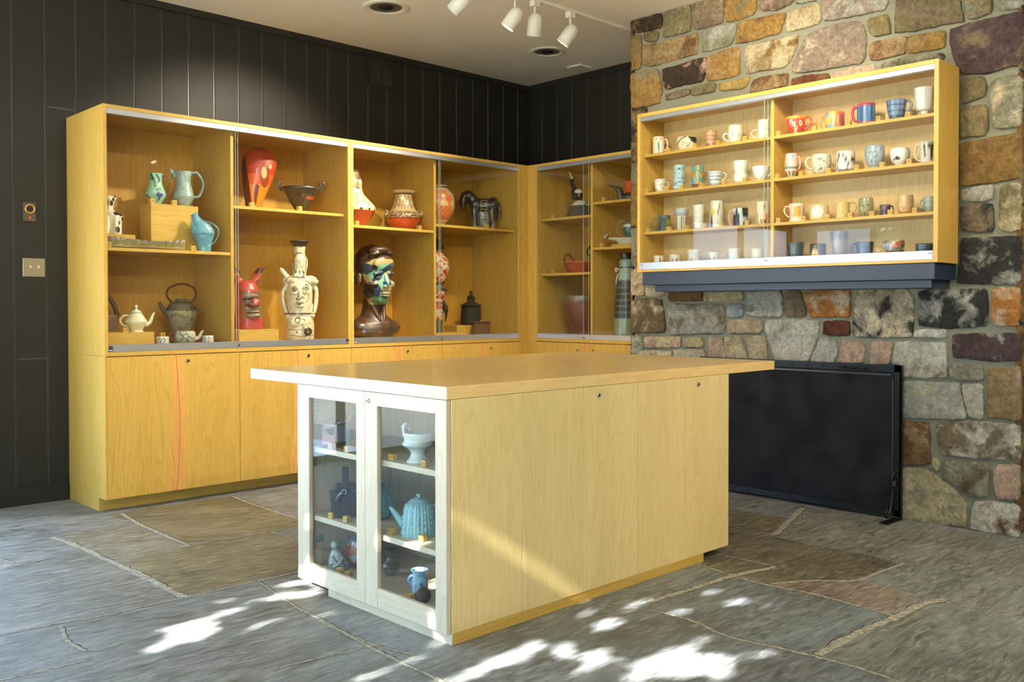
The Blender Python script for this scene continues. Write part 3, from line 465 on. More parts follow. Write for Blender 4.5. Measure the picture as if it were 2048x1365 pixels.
# rooms sides behind the camera
mb = MB()
WX = -6.7
for (y0, y1, z0, z1) in ((-7.2, -6.4, 0, CEIL), (-6.4, -1.9, 0, .1), (-6.4, -1.9, 3.18, CEIL), (-1.9, -1.15, 0, CEIL), (-1.15, .45, 2.2, CEIL), (.45, .75, 0, CEIL)): mb.box(WX-.14, y0, z0, WX, y1, z1)
struct('wall_window', mb, 'plaster')
struct('wall_front', MB().box(-6.84, -7.3, 0, 3.0, -7.2, CEIL), 'plaster')
struct('wall_far_right', MB().box(2.9, -7.2, 0, 3.0, -1.5, CEIL), 'plaster')
def window(name, x0, y0, z0, x1, y1, z1, ax, bars):
    """bars along the run of the window; frame members 45 mm"""
    fr = MB(); t = .05
    run = (y0, y1) if ax == 'x' else (x0, x1)
    def B(a0, a1, c0, c1):
        if ax == 'x': fr.box(x0-.03, a0, c0, x0+.03, a1, c1)
        else: fr.box(a0, y0-.03, c0, a1, y0+.03, c1)
    B(run[0], run[1], z0, z0+t); B(run[0], run[1], z1-t, z1)
    for a in (bars if isinstance(bars, tuple) else [run[0]+(run[1]-run[0]-t)*i/bars for i in range(bars+1)]): B(a, a+t, z0, z1)
    f = fr.build(name, 'iron', kind='structure')
    g = MB()
    if ax == 'x': g.add([(x0, y0, z0), (x0, y1, z0), (x0, y1, z1), (x0, y0, z1)], [(0, 1, 2, 3)])
    else: g.add([(x0, y0, z0), (x1, y0, z0), (x1, y0, z1), (x0, y0, z1)], [(0, 1, 2, 3)])
    g.build('pane', 'pane_glass', f)
window('window_1', WX-.06, -6.4, .1, WX-.06, -1.9, 3.18, 'x', (-6.4, -4.6, -1.95))
window('window_2', WX-.06, -1.15, 0, WX-.06, .45, 2.2, 'x', 2)
window('window_3', -6.55, D+.05, 0, -4.15, D+.05, 2.2, 'y', 2)

# ---------------------------------------------------------------- floor
mb = MB()
gx0, gx1, gy0, gy1 = -6.9, 3.0, -7.3, .72
NXF, NYF = 300, 240
_X, _Y = np.meshgrid(np.linspace(gx0, gx1, NXF+1), np.linspace(gy0, gy1, NYF+1))
FV = np.stack([_X.ravel(), _Y.ravel(), np.zeros(_X.size)], 1)
mb.add([tuple(q) for q in FV.tolist()], [(j*(NXF+1)+i, j*(NXF+1)+i+1, (j+1)*(NXF+1)+i+1, (j+1)*(NXF+1)+i) for j in range(NYF) for i in range(NXF)])
mb.add([(gx0, gy0, -.1), (gx1, gy0, -.1), (gx1, gy1, -.1), (gx0, gy1, -.1)], [(3, 2, 1, 0)])
def strip(mb, pts, w, z=.0012):
    P = crom(pts, 10) if len(pts) > 2 else [Vector(pts[0]).lerp(Vector(pts[1]), i/14) for i in range(15)]
    V = []; F = []
    for i, p in enumerate(P):
        t = (P[min(i+1, len(P)-1)]-P[max(i-1, 0)]); t = Vector((t.x, t.y)).normalized(); nn = Vector((-t.y, t.x))
        a = w/2*(1+rng.uniform(-.35, .35)); b_ = w/2*(1+rng.uniform(-.35, .35))
        V += [(p.x+nn.x*a, p.y+nn.y*a, z), (p.x-nn.x*b_, p.y-nn.y*b_, z)]
    for i in range(len(P)-1): F.append((2*i, 2*i+1, 2*i+3, 2*i+2))
    mb.add(V, F, 1)
    # open crack that runs along one side of the pointing
    V = [(V[2*i][0]+(V[2*i][0]-V[2*i+1][0])*(.0045/w)*rng.uniform(.3, 1.3)*(1 if k == 0 else 0), V[2*i][1]+(V[2*i][1]-V[2*i+1][1])*(.0045/w)*rng.uniform(.3, 1.3)*(1 if k == 0 else 0), z-.0003) for i in range(len(P)) for k in (0, 1)]
    mb.add(V, F, 2)
for w_, p in JOINTS: strip(mb, p, w_*.8, .0010+rng.random()*.0006)
fl = struct('floor', mb, ['bluestone', 'floor_joint', 'floor_crack'])
ca = fl.data.color_attributes.new('tone_a', 'FLOAT_COLOR', 'POINT')
_c = np.ones((len(fl.data.vertices), 4), np.float32)
def _inp(px, py, pts):
    ins = np.zeros(px.shape, bool)
    for i in range(len(pts)):
        (x1, y1), (x2, y2) = pts[i], pts[(i+1) % len(pts)]
        if y1 != y2: ins ^= ((y1 > py) != (y2 > py)) & (px < (x2-x1)*(py-y1)/(y2-y1)+x1)
    return ins
for pts, tone in FLAGS: _c[:len(FV)][_inp(FV[:, 0], FV[:, 1], pts), :3] = tone
ca.data.foreach_set('color', _c.ravel())
# ---------------------------------------------------------------- stone chimney wall
mb = MB(); tones = []
XM_ = XS+.022   # mortar face
FY0, FY1, FZ = -3.20, -1.98, .80   # firebox opening
def mbox(*a):
    n0 = len(mb.v); mb.box(*a, mi=1); tones.extend([((.3, .3, .3), (.3, .3, .3), 0)]*(len(mb.v)-n0))
mbox(XM_, -3.837, FZ, 1.2, -1.335, CEIL); mbox(XM_, -3.837, 0, 1.2, FY0, FZ); mbox(XM_, FY1, 0, 1.2, -1.335, FZ); mbox(.35, FY0, 0, 1.2, FY1, FZ)
def stone(poly, A, B, amt, fn=lambda y, z, d: (XS+d, y, z), thick=.030):
    P = [Vector(p) for p in poly]; c_ = sum(P, Vector((0, 0)))/len(P); out = []
    per = sum((P[i]-P[(i+1) % len(P)]).length for i in range(len(P))); st_ = .018
    for i in range(len(P)):
        a, b_ = P[i], P[(i+1) % len(P)]; k = max(1, int((a-b_).length/st_))
        for j in range(k): out.append(a.lerp(b_, j/k))
    # round the corners a little, then roughen
    out = [(out[i-1]+out[i]*4+out[(i+1) % len(out)])/6 for i in range(len(out))]; c0_ = sum(out, Vector((0, 0)))/len(out); out = [q+(q-c0_).normalized()*.0035 for q in out]
    out = [q+Vector((rng.uniform(-.0035, .0035), rng.uniform(-.0035, .0035))) for q in out]
    n = len(out); size = math.sqrt(max(per, .01))*.25; cent = sum(out, Vector((0, 0)))/n
    tilt = (rng.uniform(-.03, .03), rng.uniform(-.03, .03)); V = []; tk = thick*rng.uniform(.8, 1.15)
    for k, (inset, d) in enumerate(((0, thick), (0, tk*.3), (.003, tk*.08), (.010, 0), (.05, -.002))):
        for q in out:
            r_ = (cent-q); L = max(r_.length, 1e-6); s_ = q + r_/L*min(inset, L*.45)
            dd = d + (rng.uniform(-.0018, .0018) if k > 1 else 0) + ((s_.x-cent.x)*tilt[0]+(s_.y-cent.y)*tilt[1] if k > 0 else 0)
            V.append(fn(max(-3.862, s_.x), s_.y, dd))
    V.append(fn(cent.x, cent.y, -.003)); F = []
    for k in range(4):
        for i in range(n): F.append((k*n+i, k*n+(i+1) % n, (k+1)*n+(i+1) % n, (k+1)*n+i))
    for i in range(n): F.append((4*n+i, 4*n+(i+1) % n, 5*n))
    mb.add(V, F, 0, True); A, B = lin(A), lin(B)
    j = rng.uniform(.92, 1.06); tones.extend([(tuple(v*j for v in A), B, amt)]*len(V))
for poly, A, B, amt in STONES: stone(poly, A, B, amt)
# returns of the chimney: the side towards the right and the side by the cabinets
zz = 0.02
while zz < 3.15:
    h_ = rng.uniform(.16, .34); z1 = min(zz+h_, 3.2); x = XS+.01
    while x < 1.15:
        w_ = rng.uniform(.25, .5); A, B = rng.choice([((125, 95, 65), (150, 120, 70)), ((150, 135, 105), (110, 90, 60)), ((110, 85, 60), (175, 140, 80))])
        x1 = min(x+w_, 1.18)
        stone([(x, z1), (x1-.02, z1), (x1-.02, zz), (x, zz)], A, B, .4, lambda y, z, d: (y, -3.857+d, z), .02)
        if x < .5: stone([(x, zz), (x1-.02, zz), (x1-.02, z1), (x, z1)], A, B, .4, lambda y, z, d: (y, -1.3104-d, z), .02)
        x = x1
    zz = z1+.022
sw = struct('wall_stone', mb, ['field_stone', 'mortar'])
for nm, ix in (('tone_a', 0), ('tone_b', 1)):
    ca = sw.data.color_attributes.new(nm, 'FLOAT_COLOR', 'POINT')
    ar = np.ones((len(tones), 4), dtype=np.float32)
    for i, t in enumerate(tones): ar[i, :3] = t[ix]; ar[i, 3] = t[2]
    ca.data.foreach_set('color', ar.ravel())
bm = bmesh.new(); bm.from_mesh(sw.data); bmesh.ops.recalc_face_normals(bm, faces=bm.faces); bm.to_mesh(sw.data); bm.free()
struct('wall_firebox', MB().box(.30, FY0, 0, .345, FY1, FZ).box(XM_+.01, FY0-.002, 0, .30, FY0+.015, FZ).box(XM_+.01, FY1-.015, 0, .30, FY1+.002, FZ).box(XM_+.01, FY0, FZ-.015, .30, FY1, FZ+.002), 'soot')

# ================================================================ TALL CABINETS
T = .022
XL, HT, ZD, ZK, KR = -3.4537, 2.3656, .9079, .079, .104
CURVE = [(.908, .000), (.752, .011), (.599, .020), (.447, .022), (.325, .018), (.173, .007), (.080, -.003)]  # z, offset of the sinuous joint
def lock(parent, p, axis):
    d = {'y': (0, -1, 0), 'x': (-1, 0, 0), 'ym': (0, -1, 0)}[axis]
    return MB().cyl(p, .011, .006, d, 20, r2=.0095).cyl([p[i]+d[i]*.006 for i in range(3)], .006, .0015, d, 14, mi=1).build('lock', ['chrome', 'dark_bronze'], parent, label='round chrome lock')
def base_cabinet(a0, a1, split, label, run, lk, end_panel=False, flip=1):
    """run: 'x' -> front in plane y=0 ; 'y' -> front in plane x=0 (a decreasing away from the corner)"""
    org = (a0, 0, 0) if run == 'x' else (0, a0, 0)
    th = thing('base_cabinet', label, 'cabinet', org, 0, 'base cabinets under the display cases')
    def bx(mb, u0, u1, d0, d1, z0, z1, **k):
        if run == 'x': mb.box(u0-a0, d0, z0, u1-a0, d1, z1, **k)
        else: mb.box(d0, u0-a0, z0, d1, u1-a0, z1, **k)
        return mb
    s = 1 if a1 > a0 else -1
    zt = ZD
    body = MB()
    bx(body, a0+(s*.0085 if end_panel else 0), a0+s*T, .0215, D-.004, ZK, zt); bx(body, a1-s*T, a1, .0215, D-.004, ZK, zt); bx(body, a0+(s*.0085 if end_panel else 0), a0+s*T, KR, D-.004, 0, ZK); bx(body, a1-s*T, a1, KR, D-.004, 0, ZK)
    bx(body, a0+s*T, a1-s*T, .024, D-.004, ZK, ZK+T); bx(body, a0+s*T, a1-s*T, D-.02, D-.004, ZK+T, zt-.005); bx(body, a0+s*T, a1-s*T, .024, D-.02, zt-T, zt-.002)
    body.build('carcass', 'maple', th)
    bx(MB(), a0+s*T, a1-s*T, KR, KR+.018, 0, ZK).build('toe_kick', 'maple_x' if run == 'x' else 'maple_y', th)
    # two doors meeting in a sinuous line, with inlaid strips along it
    e0, e1 = a0+s*(T if end_panel else .0015)*1.0, a1-s*.0015
    if end_panel:
        e0 = a0+s*.0095
        ep = MB(); bx(ep, a0, a0+s*.0082, 0, D-.004, ZK, zt); bx(ep, a0, a0+s*.0082, KR, D-.004, 0, ZK); ep.build('end_panel', 'maple', th)
    cz = [(split+s*o*flip, z) for z, o in CURVE]
    cz = [(q.x, q.y) for q in crom([Vector(c) for c in cz], 5)]
    cz = [(u, min(max(z, ZK+.001), ZD-.004)) for u, z in cz]
    for side in (0, 1):
        g = .0012*s*(-1 if side == 0 else 1)
        edge = [(u+g, z) for u, z in cz]; far = e0 if side == 0 else e1
        inn = [(u + s*(-1 if side == 0 else 1)*(.035+.02*(ZD-z)), z) for u, z in edge]
        poly = [(far, edge[0][1])]+inn+[(far, edge[-1][1])]
        strip_ = edge+inn[::-1]
        def pz(poly, d0, d1, nm, mat, par, off):
            pp = [(u-a0, z) for u, z in poly]
            return MB().prism(pp, d0, d1, 'y' if run == 'x' else 'x').build(nm, mat, par)
        dr = pz(poly, 0, .020, 'door', 'maple', th, 0)
        st_ = pz(strip_, 0.0, .0195, 'inlay_strip', 'sapwood', dr, 0); st_['label'] = 'darker sapwood strip along the wavy edge'
        if lk[side]:
            p = (lk[side][0]-a0, 0.0, lk[side][1]) if run == 'x' else (0.0, lk[side][0]-a0, lk[side][1])
            lock(dr, p, run == 'x' and 'y' or 'x')
    return th
base_cabinet(XL, -2.611, -3.030, 'maple base cabinet at the open left end, its doors meeting in a curved line', 'x', (None, (-2.955, .866)), True)
base_cabinet(-2.611, -1.7591, -2.194, 'maple base cabinet half hidden by the left corner of the island top', 'x', (None, (-2.106, .867)))
base_cabinet(-1.7591, -.931, -1.340, 'maple base cabinet under the painted bust, mostly hidden behind the island top', 'x', (None, (-1.265, .865)))
base_cabinet(-.931, -.087, -.500, 'maple base cabinet next to the corner post, below the horse vase', 'x', (None, (-.425, .86)))
base_cabinet(-.079, -1.225, -.632, 'maple base cabinet beside the stone chimney with two locks close together', 'y', ((-.55, .848), (-.717, .853)), flip=-.5)
cp = MB()
cp.prism([(-.0865, 0), (-.0865, -.0), (0, 0), (0, -.0785), (.02, -.0785), (.02, .02), (-.0865, .02)], 0, HT, 'z')
cpo = cp.build('corner_post', 'maple', label='full height maple corner post joining the two runs of cabinets', category='post')

def display_case(a0, a1, div, label, run, shelfL, shelfR, split_glass, lockp, end_panel=False):
    org = (a0, 0, ZD+.001) if run == 'x' else (0, a0, ZD+.001)
    th = thing('display_case', label, 'display case', org, 0, 'glazed display cases along the walls')
    s = 1 if a1 > a0 else -1; Z0 = ZD+.001
    def bx(mb, u0, u1, d0, d1, z0, z1, **k):
        if run == 'x': mb.box(u0-a0, d0, z0-Z0, u1-a0, d1, z1-Z0, **k)
        else: mb.box(d0, u0-a0, z0-Z0, d1, u1-a0, z1-Z0, **k)
        return mb
    B = D-.004; mx = 'maple_x' if run == 'x' else 'maple_y'
    for u0, u1 in ((a0, a0+s*T), (a1-s*T, a1)): bx(MB(), u0, u1, 0, B, Z0, HT, bev=.001).build('side_panel', 'maple', th)
    bx(MB(), a0+s*T, a1-s*T, 0, B, HT-T, HT, bev=.001).build('top_panel', mx, th)
    bx(MB(), a0+s*T, a1-s*T, 0, B, Z0, .947, bev=.001).build('bottom_panel', mx, th)
    bx(MB(), a0+s*T, a1-s*T, B-.012, B, .947, HT-T).build('back_panel', 'backboard', th)
    bx(MB(), div, div+s*.022, .052, B-.012, .947, HT-T, bev=.001).build('divider', 'maple', th)
    for sh_, u0, u1 in [(z, a0+s*T, div) for z in shelfL]+[(z, div+s*.022, a1-s*T) for z in shelfR]:
        bx(MB(), u0, u1, .055, B-.012, sh_-.020, sh_, bev=.001).build('shelf', mx, th)
    for z0, z1, nm in ((HT-T-.030, HT-T, 'top_track'), (.947, .953, 'bottom_track')):
        bx(MB(), a0+s*T, a1-s*T, .004, .046, z0 if nm == 'top_track' else z0, z1).build(nm, 'aluminium', th)
    # two sliding panes, each with an aluminium shoe
    gm = split_glass
    for nm, u0, u1, d in (('p', a0+s*T, gm[1], .028), ('q', gm[0], a1-s*T, .012)):
        pane = bx(MB(), u0+s*.002, u1-s*.002, d, d+.005, .975, HT-T-.028).build('glass_pane', ['pane_glass'], th)
        # one clean sheet: keep front face and thin polished ends
        bx(MB(), u0+s*.002, u1-s*.002, d-.004, d+.009, .953, .975 if d > .02 else .9745).build('shoe_rail', 'aluminium', pane)
        e = (u1-s*.002) if nm == 'p' else (u0+s*.002)
        bx(MB(), e-.0008, e+.0008, d-.0003, d+.0053, .976, HT-T-.03).build('polished_edge', 'glass_edge', pane)
    bx(MB(), a0+s*T, a1-s*T, -.002, .004, .935, .972).build('rail_cover', 'aluminium', th)
    for u, mt in ((a0+s*(T+.012), 'aluminium_dark'), (a1-s*(T+.012), 'aluminium_dark')):
        tg = bx(MB(), u-.012, u+.012, -.0035, -.002, .937, .970).build('rail_end_cap', mt if (run == 'x' and u < -1.75 and True) else 'aluminium', th)
        mk = MB()
        for q in (-.005, .005): bx(mk, u+q-.0035, u+q+.0035, -.0042, -.0035, .942, .947)
        mk.build('printed_mark', 'paper_white', tg)
    p = lockp; pp = (p[0]-a0, -.002, p[1]-Z0) if run == 'x' else (-.002, p[0]-a0, p[1]-Z0)
    lock(th, pp, 'y' if run == 'x' else 'x')
    return th
display_case(XL, -1.7600, -2.640, 'tall glazed maple display case at the open left end, jugs and orange vase inside', 'x', [1.545], [1.848], (-2.627, -2.598), (-2.621, .951), True)
display_case(-1.7582, -.087, -.968, 'tall glazed maple display case with the painted bust and the horse vase inside', 'x', [1.778], [1.829], (-.950, -.918), (-.942, .945))
display_case(-.079, -1.225, -.640, 'glazed maple display case between the corner post and the stone chimney', 'y', [1.918, 1.467], [2.013, 1.657], (-.596, -.643), (-.623, .949))
struct('trim_2', MB().box(.0, -1.305, 0, .02, -1.226, HT), 'maple')

# ================================================================ MUG CASE AND MANTEL ON THE CHIMNEY
MX0, MX1, MY0, MY1, MZ0, MZ1 = -.5724, -.300, -1.596, -3.5533, 1.4230, 2.472
mc = thing('wall_display_case', 'wide glazed maple wall case full of mugs hung on the stone chimney', 'display case', (MX0, MY0, MZ0))
def mbx(nm, mat, x0, y0, z0, x1, y1, z1, par=mc, bev=.001, **k):
    return MB().box(x0-MX0, y0-MY0, z0-MZ0, x1-MX0, y1-MY0, z1-MZ0, bev=bev).build(nm, mat, par, **k)
MT = .024
mbx('side_panel', 'maple', MX0, MY0, MZ0, MX1, MY0-MT, MZ1); mbx('side_panel', 'maple', MX0, MY1+MT, MZ0, MX1, MY1, MZ1)
mbx('top_panel', 'maple_y', MX0, MY0-MT, MZ1-MT, MX1, MY1+MT, MZ1); mbx('bottom_panel', 'maple_y', MX0, MY0-MT, MZ0, MX1, MY1+MT, MZ0+MT)
mbx('back_panel', 'backboard_daylit', MX1-.012, MY0-MT, MZ0+MT, MX1, MY1+MT, MZ1-MT)
mbx('divider', 'maple', MX0+.042, -2.563, MZ0+MT, MX1-.012, -2.585, MZ1-MT)
ROWZ = {1: 2.206, 2: 1.954, 3: 1.692, 4: 1.452}
ROWZ[4] = MZ0+MT
for r_ in (1, 2, 3):
    for y0, y1 in ((MY0-MT, -2.563), (-2.585, MY1+MT)): mbx('shelf', 'maple_y', MX0+.044, y0, ROWZ[r_]-.018, MX1-.012, y1, ROWZ[r_])
mbx('top_track', 'aluminium', MX0+.002, MY0-MT, MZ1-MT-.026, MX0+.040, MY1+MT, MZ1-MT)
mbx('rail_cover', 'aluminium', MX0-.002, MY0-MT, MZ0+.016, MX0+.004, MY1+MT, MZ0+.062)
for i, (y0, y1, d) in enumerate(((MY0-MT, -2.556, .026), (-2.536, MY1+MT, .012))):
    g = mbx('glass_pane', 'pane_glass', MX0+d, y0-.002, MZ0+.058, MX0+d+.004, y1+.002, MZ1-MT-.024, bev=0)
    mbx('shoe_rail', 'aluminium', MX0+d-.003, y0-.002, MZ0+.026, MX0+d+.008, y1+.002, MZ0+.058, par=g)
    e = y1+.002 if i == 0 else y0-.002
    mbx('polished_edge', 'glass_edge', MX0+d-.0003, e-.0009, MZ0+.06, MX0+d+.0043, e+.0009, MZ1-MT-.026, par=g, bev=0)
for y in (MY0-MT-.014, MY1+MT+.014):
    t_ = mbx('rail_end_cap', 'aluminium', MX0-.0035, y-.012, MZ0+.020, MX0-.002, y+.012, MZ0+.058)
    for q in (-.005, .005): mbx('printed_mark', 'ink', MX0-.0042, y+q-.003, MZ0+.044, MX0-.0035, y+q+.003, MZ0+.050, par=t_, bev=0)
lock(mc, (-.002, -2.561-MY0, 1.466-MZ0), 'x')
mt = thing('mantel_shelf', 'stepped dark navy mantel board below the mug case on the stone chimney', 'mantel', (XS-.2, -2.6, 1.292))
MB().box(-.5620+.4917, -1.633+2.6, 1.336-1.292, XS+.4917+.012, -3.535+2.6, 1.422-1.292, bev=.002).build('upper_board', 'navy_paint', mt)
MB().box(-.5200+.4917, -1.704+2.6, 0, XS+.4917+.012, -3.503+2.6, 1.335-1.292, bev=.002).build('lower_board', 'navy_paint', mt)

# ================================================================ FIRE SCREEN
fs = thing('fire_screen', 'low black iron fire screen with riveted frame and dark mesh before the hearth', 'fire screen', (-.345, -2.61, 0))
FL, FR = .665, -.660   # local y of left and right edge
fw = .036
fm = MB()
fm.box(-.004, FL, .815+.012, .004, FR, .866).box(-.004, FL, .018, .004, FR, .052).box(-.004, FL, .018, .004, FL-fw, .866).box(-.004, FR+fw, .018, .004, FR, .866)
fm.box(-.004, FR, 0.0, .03, FR+.006, .866)
fm.build('frame', 'iron', fs)
MB().box(.002, FL-fw*.6, .04, .0035, FR+fw*.6, .84).build('mesh', 'wire_cloth', fs, label='fine dark wire mesh')
il = MB().box(-.006, FL-fw-.02, .806, -.003, FR+fw+.02, .816).box(-.006, FR+fw+.004, .1, -.003, FR+fw+.012, .79)
il.build('inner_bead', 'aluminium_dark', fs, label='worn grey bead inside the frame')
for k in range(13):
    y = FL-.05-k*(FL-FR-.1)/12; MB().ell((-.005, y, .846), (.003, .006, .006), seg=8, rings=6).build('rivet', 'iron', fs); MB().ell((-.005, y, .035), (.003, .006, .006), seg=8, rings=6).build('rivet', 'iron', fs)
for k in range(6): MB().ell((-.005, FR+.016, .12+.12*k), (.003, .006, .006), seg=8, rings=6).build('rivet', 'iron', fs)
hd = MB().tube(crom([(-.006, FR+.33, .838), (-.03, FR+.31, .845), (-.034, FR+.26, .843), (-.03, FR+.21, .845), (-.006, FR+.19, .838)], 5), .006)
hd.build('handle', 'iron', fs)
ft = MB().box(-.16, FR, 0, .03, FR+.05, .006).tube(crom([(-.02, FR+.025, .27), (-.045, FR+.03, .24), (-.035, FR+.03, .16), (-.06, FR+.03, .07), (-.10, FR+.03, .03), (-.118, FR+.03, .055), (-.10, FR+.03, .075)], 6), .009)
ft.tube(crom([(-.006, FR+.02, .20), (-.03, FR+.02, .22), (-.045, FR+.02, .19)], 5), .011)
ft.build('foot', 'iron', fs, label='scrolled iron foot')
ft2 = MB().box(-.16, FL-.05, 0, .03, FL, .006).tube(crom([(-.02, FL-.025, .27), (-.045, FL-.03, .24), (-.035, FL-.03, .16), (-.06, FL-.03, .07), (-.10, FL-.03, .03), (-.118, FL-.03, .055)], 6), .009)
ft2.build('foot', 'iron', fs)
for i, (y, lb) in enumerate(((-2.45, 'left'), (-2.86, 'right'))):
    an = thing('andiron', 'iron log rest dimly seen through the fire screen mesh, %s one' % ('nearer the island' if i == 0 else 'nearer the screen handle'), 'andiron', (.0, y, 0), group='log rests in the hearth')
    MB().tube(crom([(-.17, .0, .10), (-.16, .0, .15), (.0, -.01, .21), (.14, -.02, .13), (.2, -.02, .0)], 6), .012).build('rail', 'iron', an)
    MB().tube([(-.03, 0, .2), (-.04, .01, 0)], .01).build('leg', 'iron', an); MB().tube([(-.17, 0, .10), (-.17, .0, 0)], .01).build('leg', 'iron', an)

# ================================================================ ISLAND
IX0, IX1, IY0, IY1, IT, IB = -3.3976, -1.2032, -2.9853, -1.5994, .9162, .8713
isl = thing('island_cabinet', 'freestanding maple island with an overhanging top, glazed end doors and plain side panels', 'cabinet', (-2.5, -2.4, 0))
def ib(nm, mat, x0, y0, z0, x1, y1, z1, par=isl, bev=.001, **k):
    return MB().box(x0+2.5, y0+2.4, z0, x1+2.5, y1+2.4, z1, bev=bev).build(nm, mat, par, **k)
ib('countertop', 'maple_top', IX0, IY0, IB, IX1, IY1, IT, bev=.002)
ib('end_edging', 'ash_y', IX0-.0012, IY0, IB, IX0+.0005, IY1, IT, bev=0, label='pale edging on the end of the top')
BX0, BX1, BY0, BY1, BZ = -3.3765, -1.6257, -2.9853, -1.999, .041
for u0, u1, lk in ((BX0+.001, -3.028, None), (-3.026, -2.684, None), (-2.682, -2.328, (-2.588, .833)), (-2.326, -1.981, None), (-1.979, BX1, (-1.883, .836))):
    dr = ib('side_door', 'maple_daylit', u0, BY0, BZ, u1, BY0+.02, IB-.001)
    if lk: lock(dr, (lk[0]+2.5, BY0+2.4, lk[1]), 'y')
ib('back_panel', 'maple', BX0, BY1-.02, BZ, BX1, BY1, IB-.001); ib('right_panel', 'maple', BX1-.02, BY0+.02, BZ, BX1, BY1-.02, IB-.001)
ib('plinth', 'maple_x', BX0+.001, BY0+.001, 0, -1.8313, -2.1978, BZ)
ib('end_plinth', 'ash_y', BX0-.0005, BY0, 0, BX0+.004, -2.1978, BZ, label='pale strip at the foot of the glazed end')
CD = -2.93   # back of the glazed compartment
ib('compartment_back', 'ash', CD, BY0+.02, BZ, CD+.016, BY1-.02, IB-.001)
ib('compartment_floor', 'ash_y', BX0, BY0+.02, BZ, CD, BY1-.02, .090)
ib('compartment_side', 'ash', BX0, BY0+.0205, .09, CD, BY0+.032, IB-.001); ib('compartment_side', 'ash', BX0, BY1-.032, .09, CD, BY1-.0205, IB-.001)
ISZ = (.607, .318)
for z in ISZ:
    for y0, y1 in ((BY0+.032, BY1-.032),): ib('shelf', 'ash_y', BX0+.008, y0, z-.022, CD, y1, z)
ib('bottom_slab', 'maple_x', CD+.016, BY0+.02, BZ, BX1-.02, BY1-.02, BZ+.02)
for y0, y1, g0, g1 in ((-2.490, -1.999, -2.432, -2.088), (-2.981, -2.4915, -2.919, -2.571)):
    f = MB(); xo, xi = IX0+2.5, BX0-.0015+2.5
    for a in ((y0, g0, BZ, IB-.002), (g1, y1, BZ, IB-.002)): f.box(xo, a[0]+2.4, a[2], xi, a[1]+2.4, a[3], bev=.0015)
    dr = f.build('glazed_door', 'ash', isl, label='pale ash framed glass door')
    for r0, r1 in ((.817, IB-.002), (BZ, .117)): MB().box(xo+.0008, g0+2.4, r0, xi, g1+2.4, r1, bev=.0012).build('rail', 'ash_y', dr)
    MB().box(xo+.010, g0+2.402, .119, xo+.013, g1+2.398, .815).build('glass_pane', 'pane_glass', dr)
    if y1 < -2.4: lock(dr, (xo, -2.513+2.4, .834), 'x')
for z in (.20, .76):
    h_ = MB().box(-3.372+2.5, BY1-.042+2.4, z-.012, -3.30+2.5, BY1-.032+2.4, z+.012, bev=.002).box(-3.362+2.5, BY1-.047+2.4, z-.03, -3.345+2.5, BY1-.032+2.4, z+.03, bev=.002)
    h_.build('hinge', 'aluminium', isl)

# ================================================================ CEILING FITTINGS, WALL FITTINGS
TY = -1.18
tk = thing('ceiling_track', 'white lighting track running along the ceiling into the stone chimney', 'lighting track', (-2.2, TY, CEIL))
MB().box(-2.2, -.017, -.022, 2.15, .017, 0, bev=.002).build('rail', 'white_enamel', tk)
def spot_head(x, y, aim, label, energy, glow=True, seen=True, cone=75):
    aim = Vector(aim).normalized()
    th = thing('track_spotlight', label, 'spotlight', (x, y, CEIL), 0, 'white track spotlights')
    MB().box(-.028, -.022, -.058, .028, .022, -.021, bev=.003).build('adapter', 'white_enamel', th)
    MB().cyl((0, 0, -.125), .008, .07, 'z', 12).build('stem', 'white_enamel', th)
    c_ = Vector((0, 0, -.155)); b0 = c_-aim*.055
    prof = [(.001, 0), (.018, .003), (.033, .013), (.043, .030), (.047, .050), (.048, .145), (.046, .145), (.044, .05), (.02, .02), (.001, .018)]
    mb_ = MB().lathe(prof, 28, close=False); q = aim.to_track_quat('Z', 'Y').to_matrix()
    mb_.v = [tuple(b0+q @ Vector(v)) for v in mb_.v]
    sh_ = mb_.build('shade', 'white_enamel', th)
    MB().cyl(b0+aim*.112, .040, .004, tuple(aim), 24).build('lens', 'lamp_glow', sh_)
    l = bpy.data.lights.new('spot', 'SPOT'); l.energy = energy; l.color = (1, .86, .66); l.spot_size = radians(cone); l.spot_blend = .6; l.shadow_soft_size = .028
    o = bpy.data.objects.new('spot', l); COL.objects.link(o); o.location = Vector((x, y, CEIL))+b0+aim*.150
    o.rotation_euler = aim.to_track_quat('-Z', 'Y').to_euler()
    return th
KW = 130
spot_head(-1.745, TY, (-.25, .75, -.62), 'white track spotlight cut by the top edge of the view, leftmost of those seen', KW*1.6)
spot_head(-1.30, TY, (-.35, .45, -.82), 'white track spotlight whose lit mouth shows, left of the upright one', KW)
spot_head(-1.119, TY, (.12, .22, -.95), 'white track spotlight hanging almost upright', KW*.6)
spot_head(-.775, TY, (-.30, .50, -.80), 'white track spotlight nearest the stone chimney', KW)
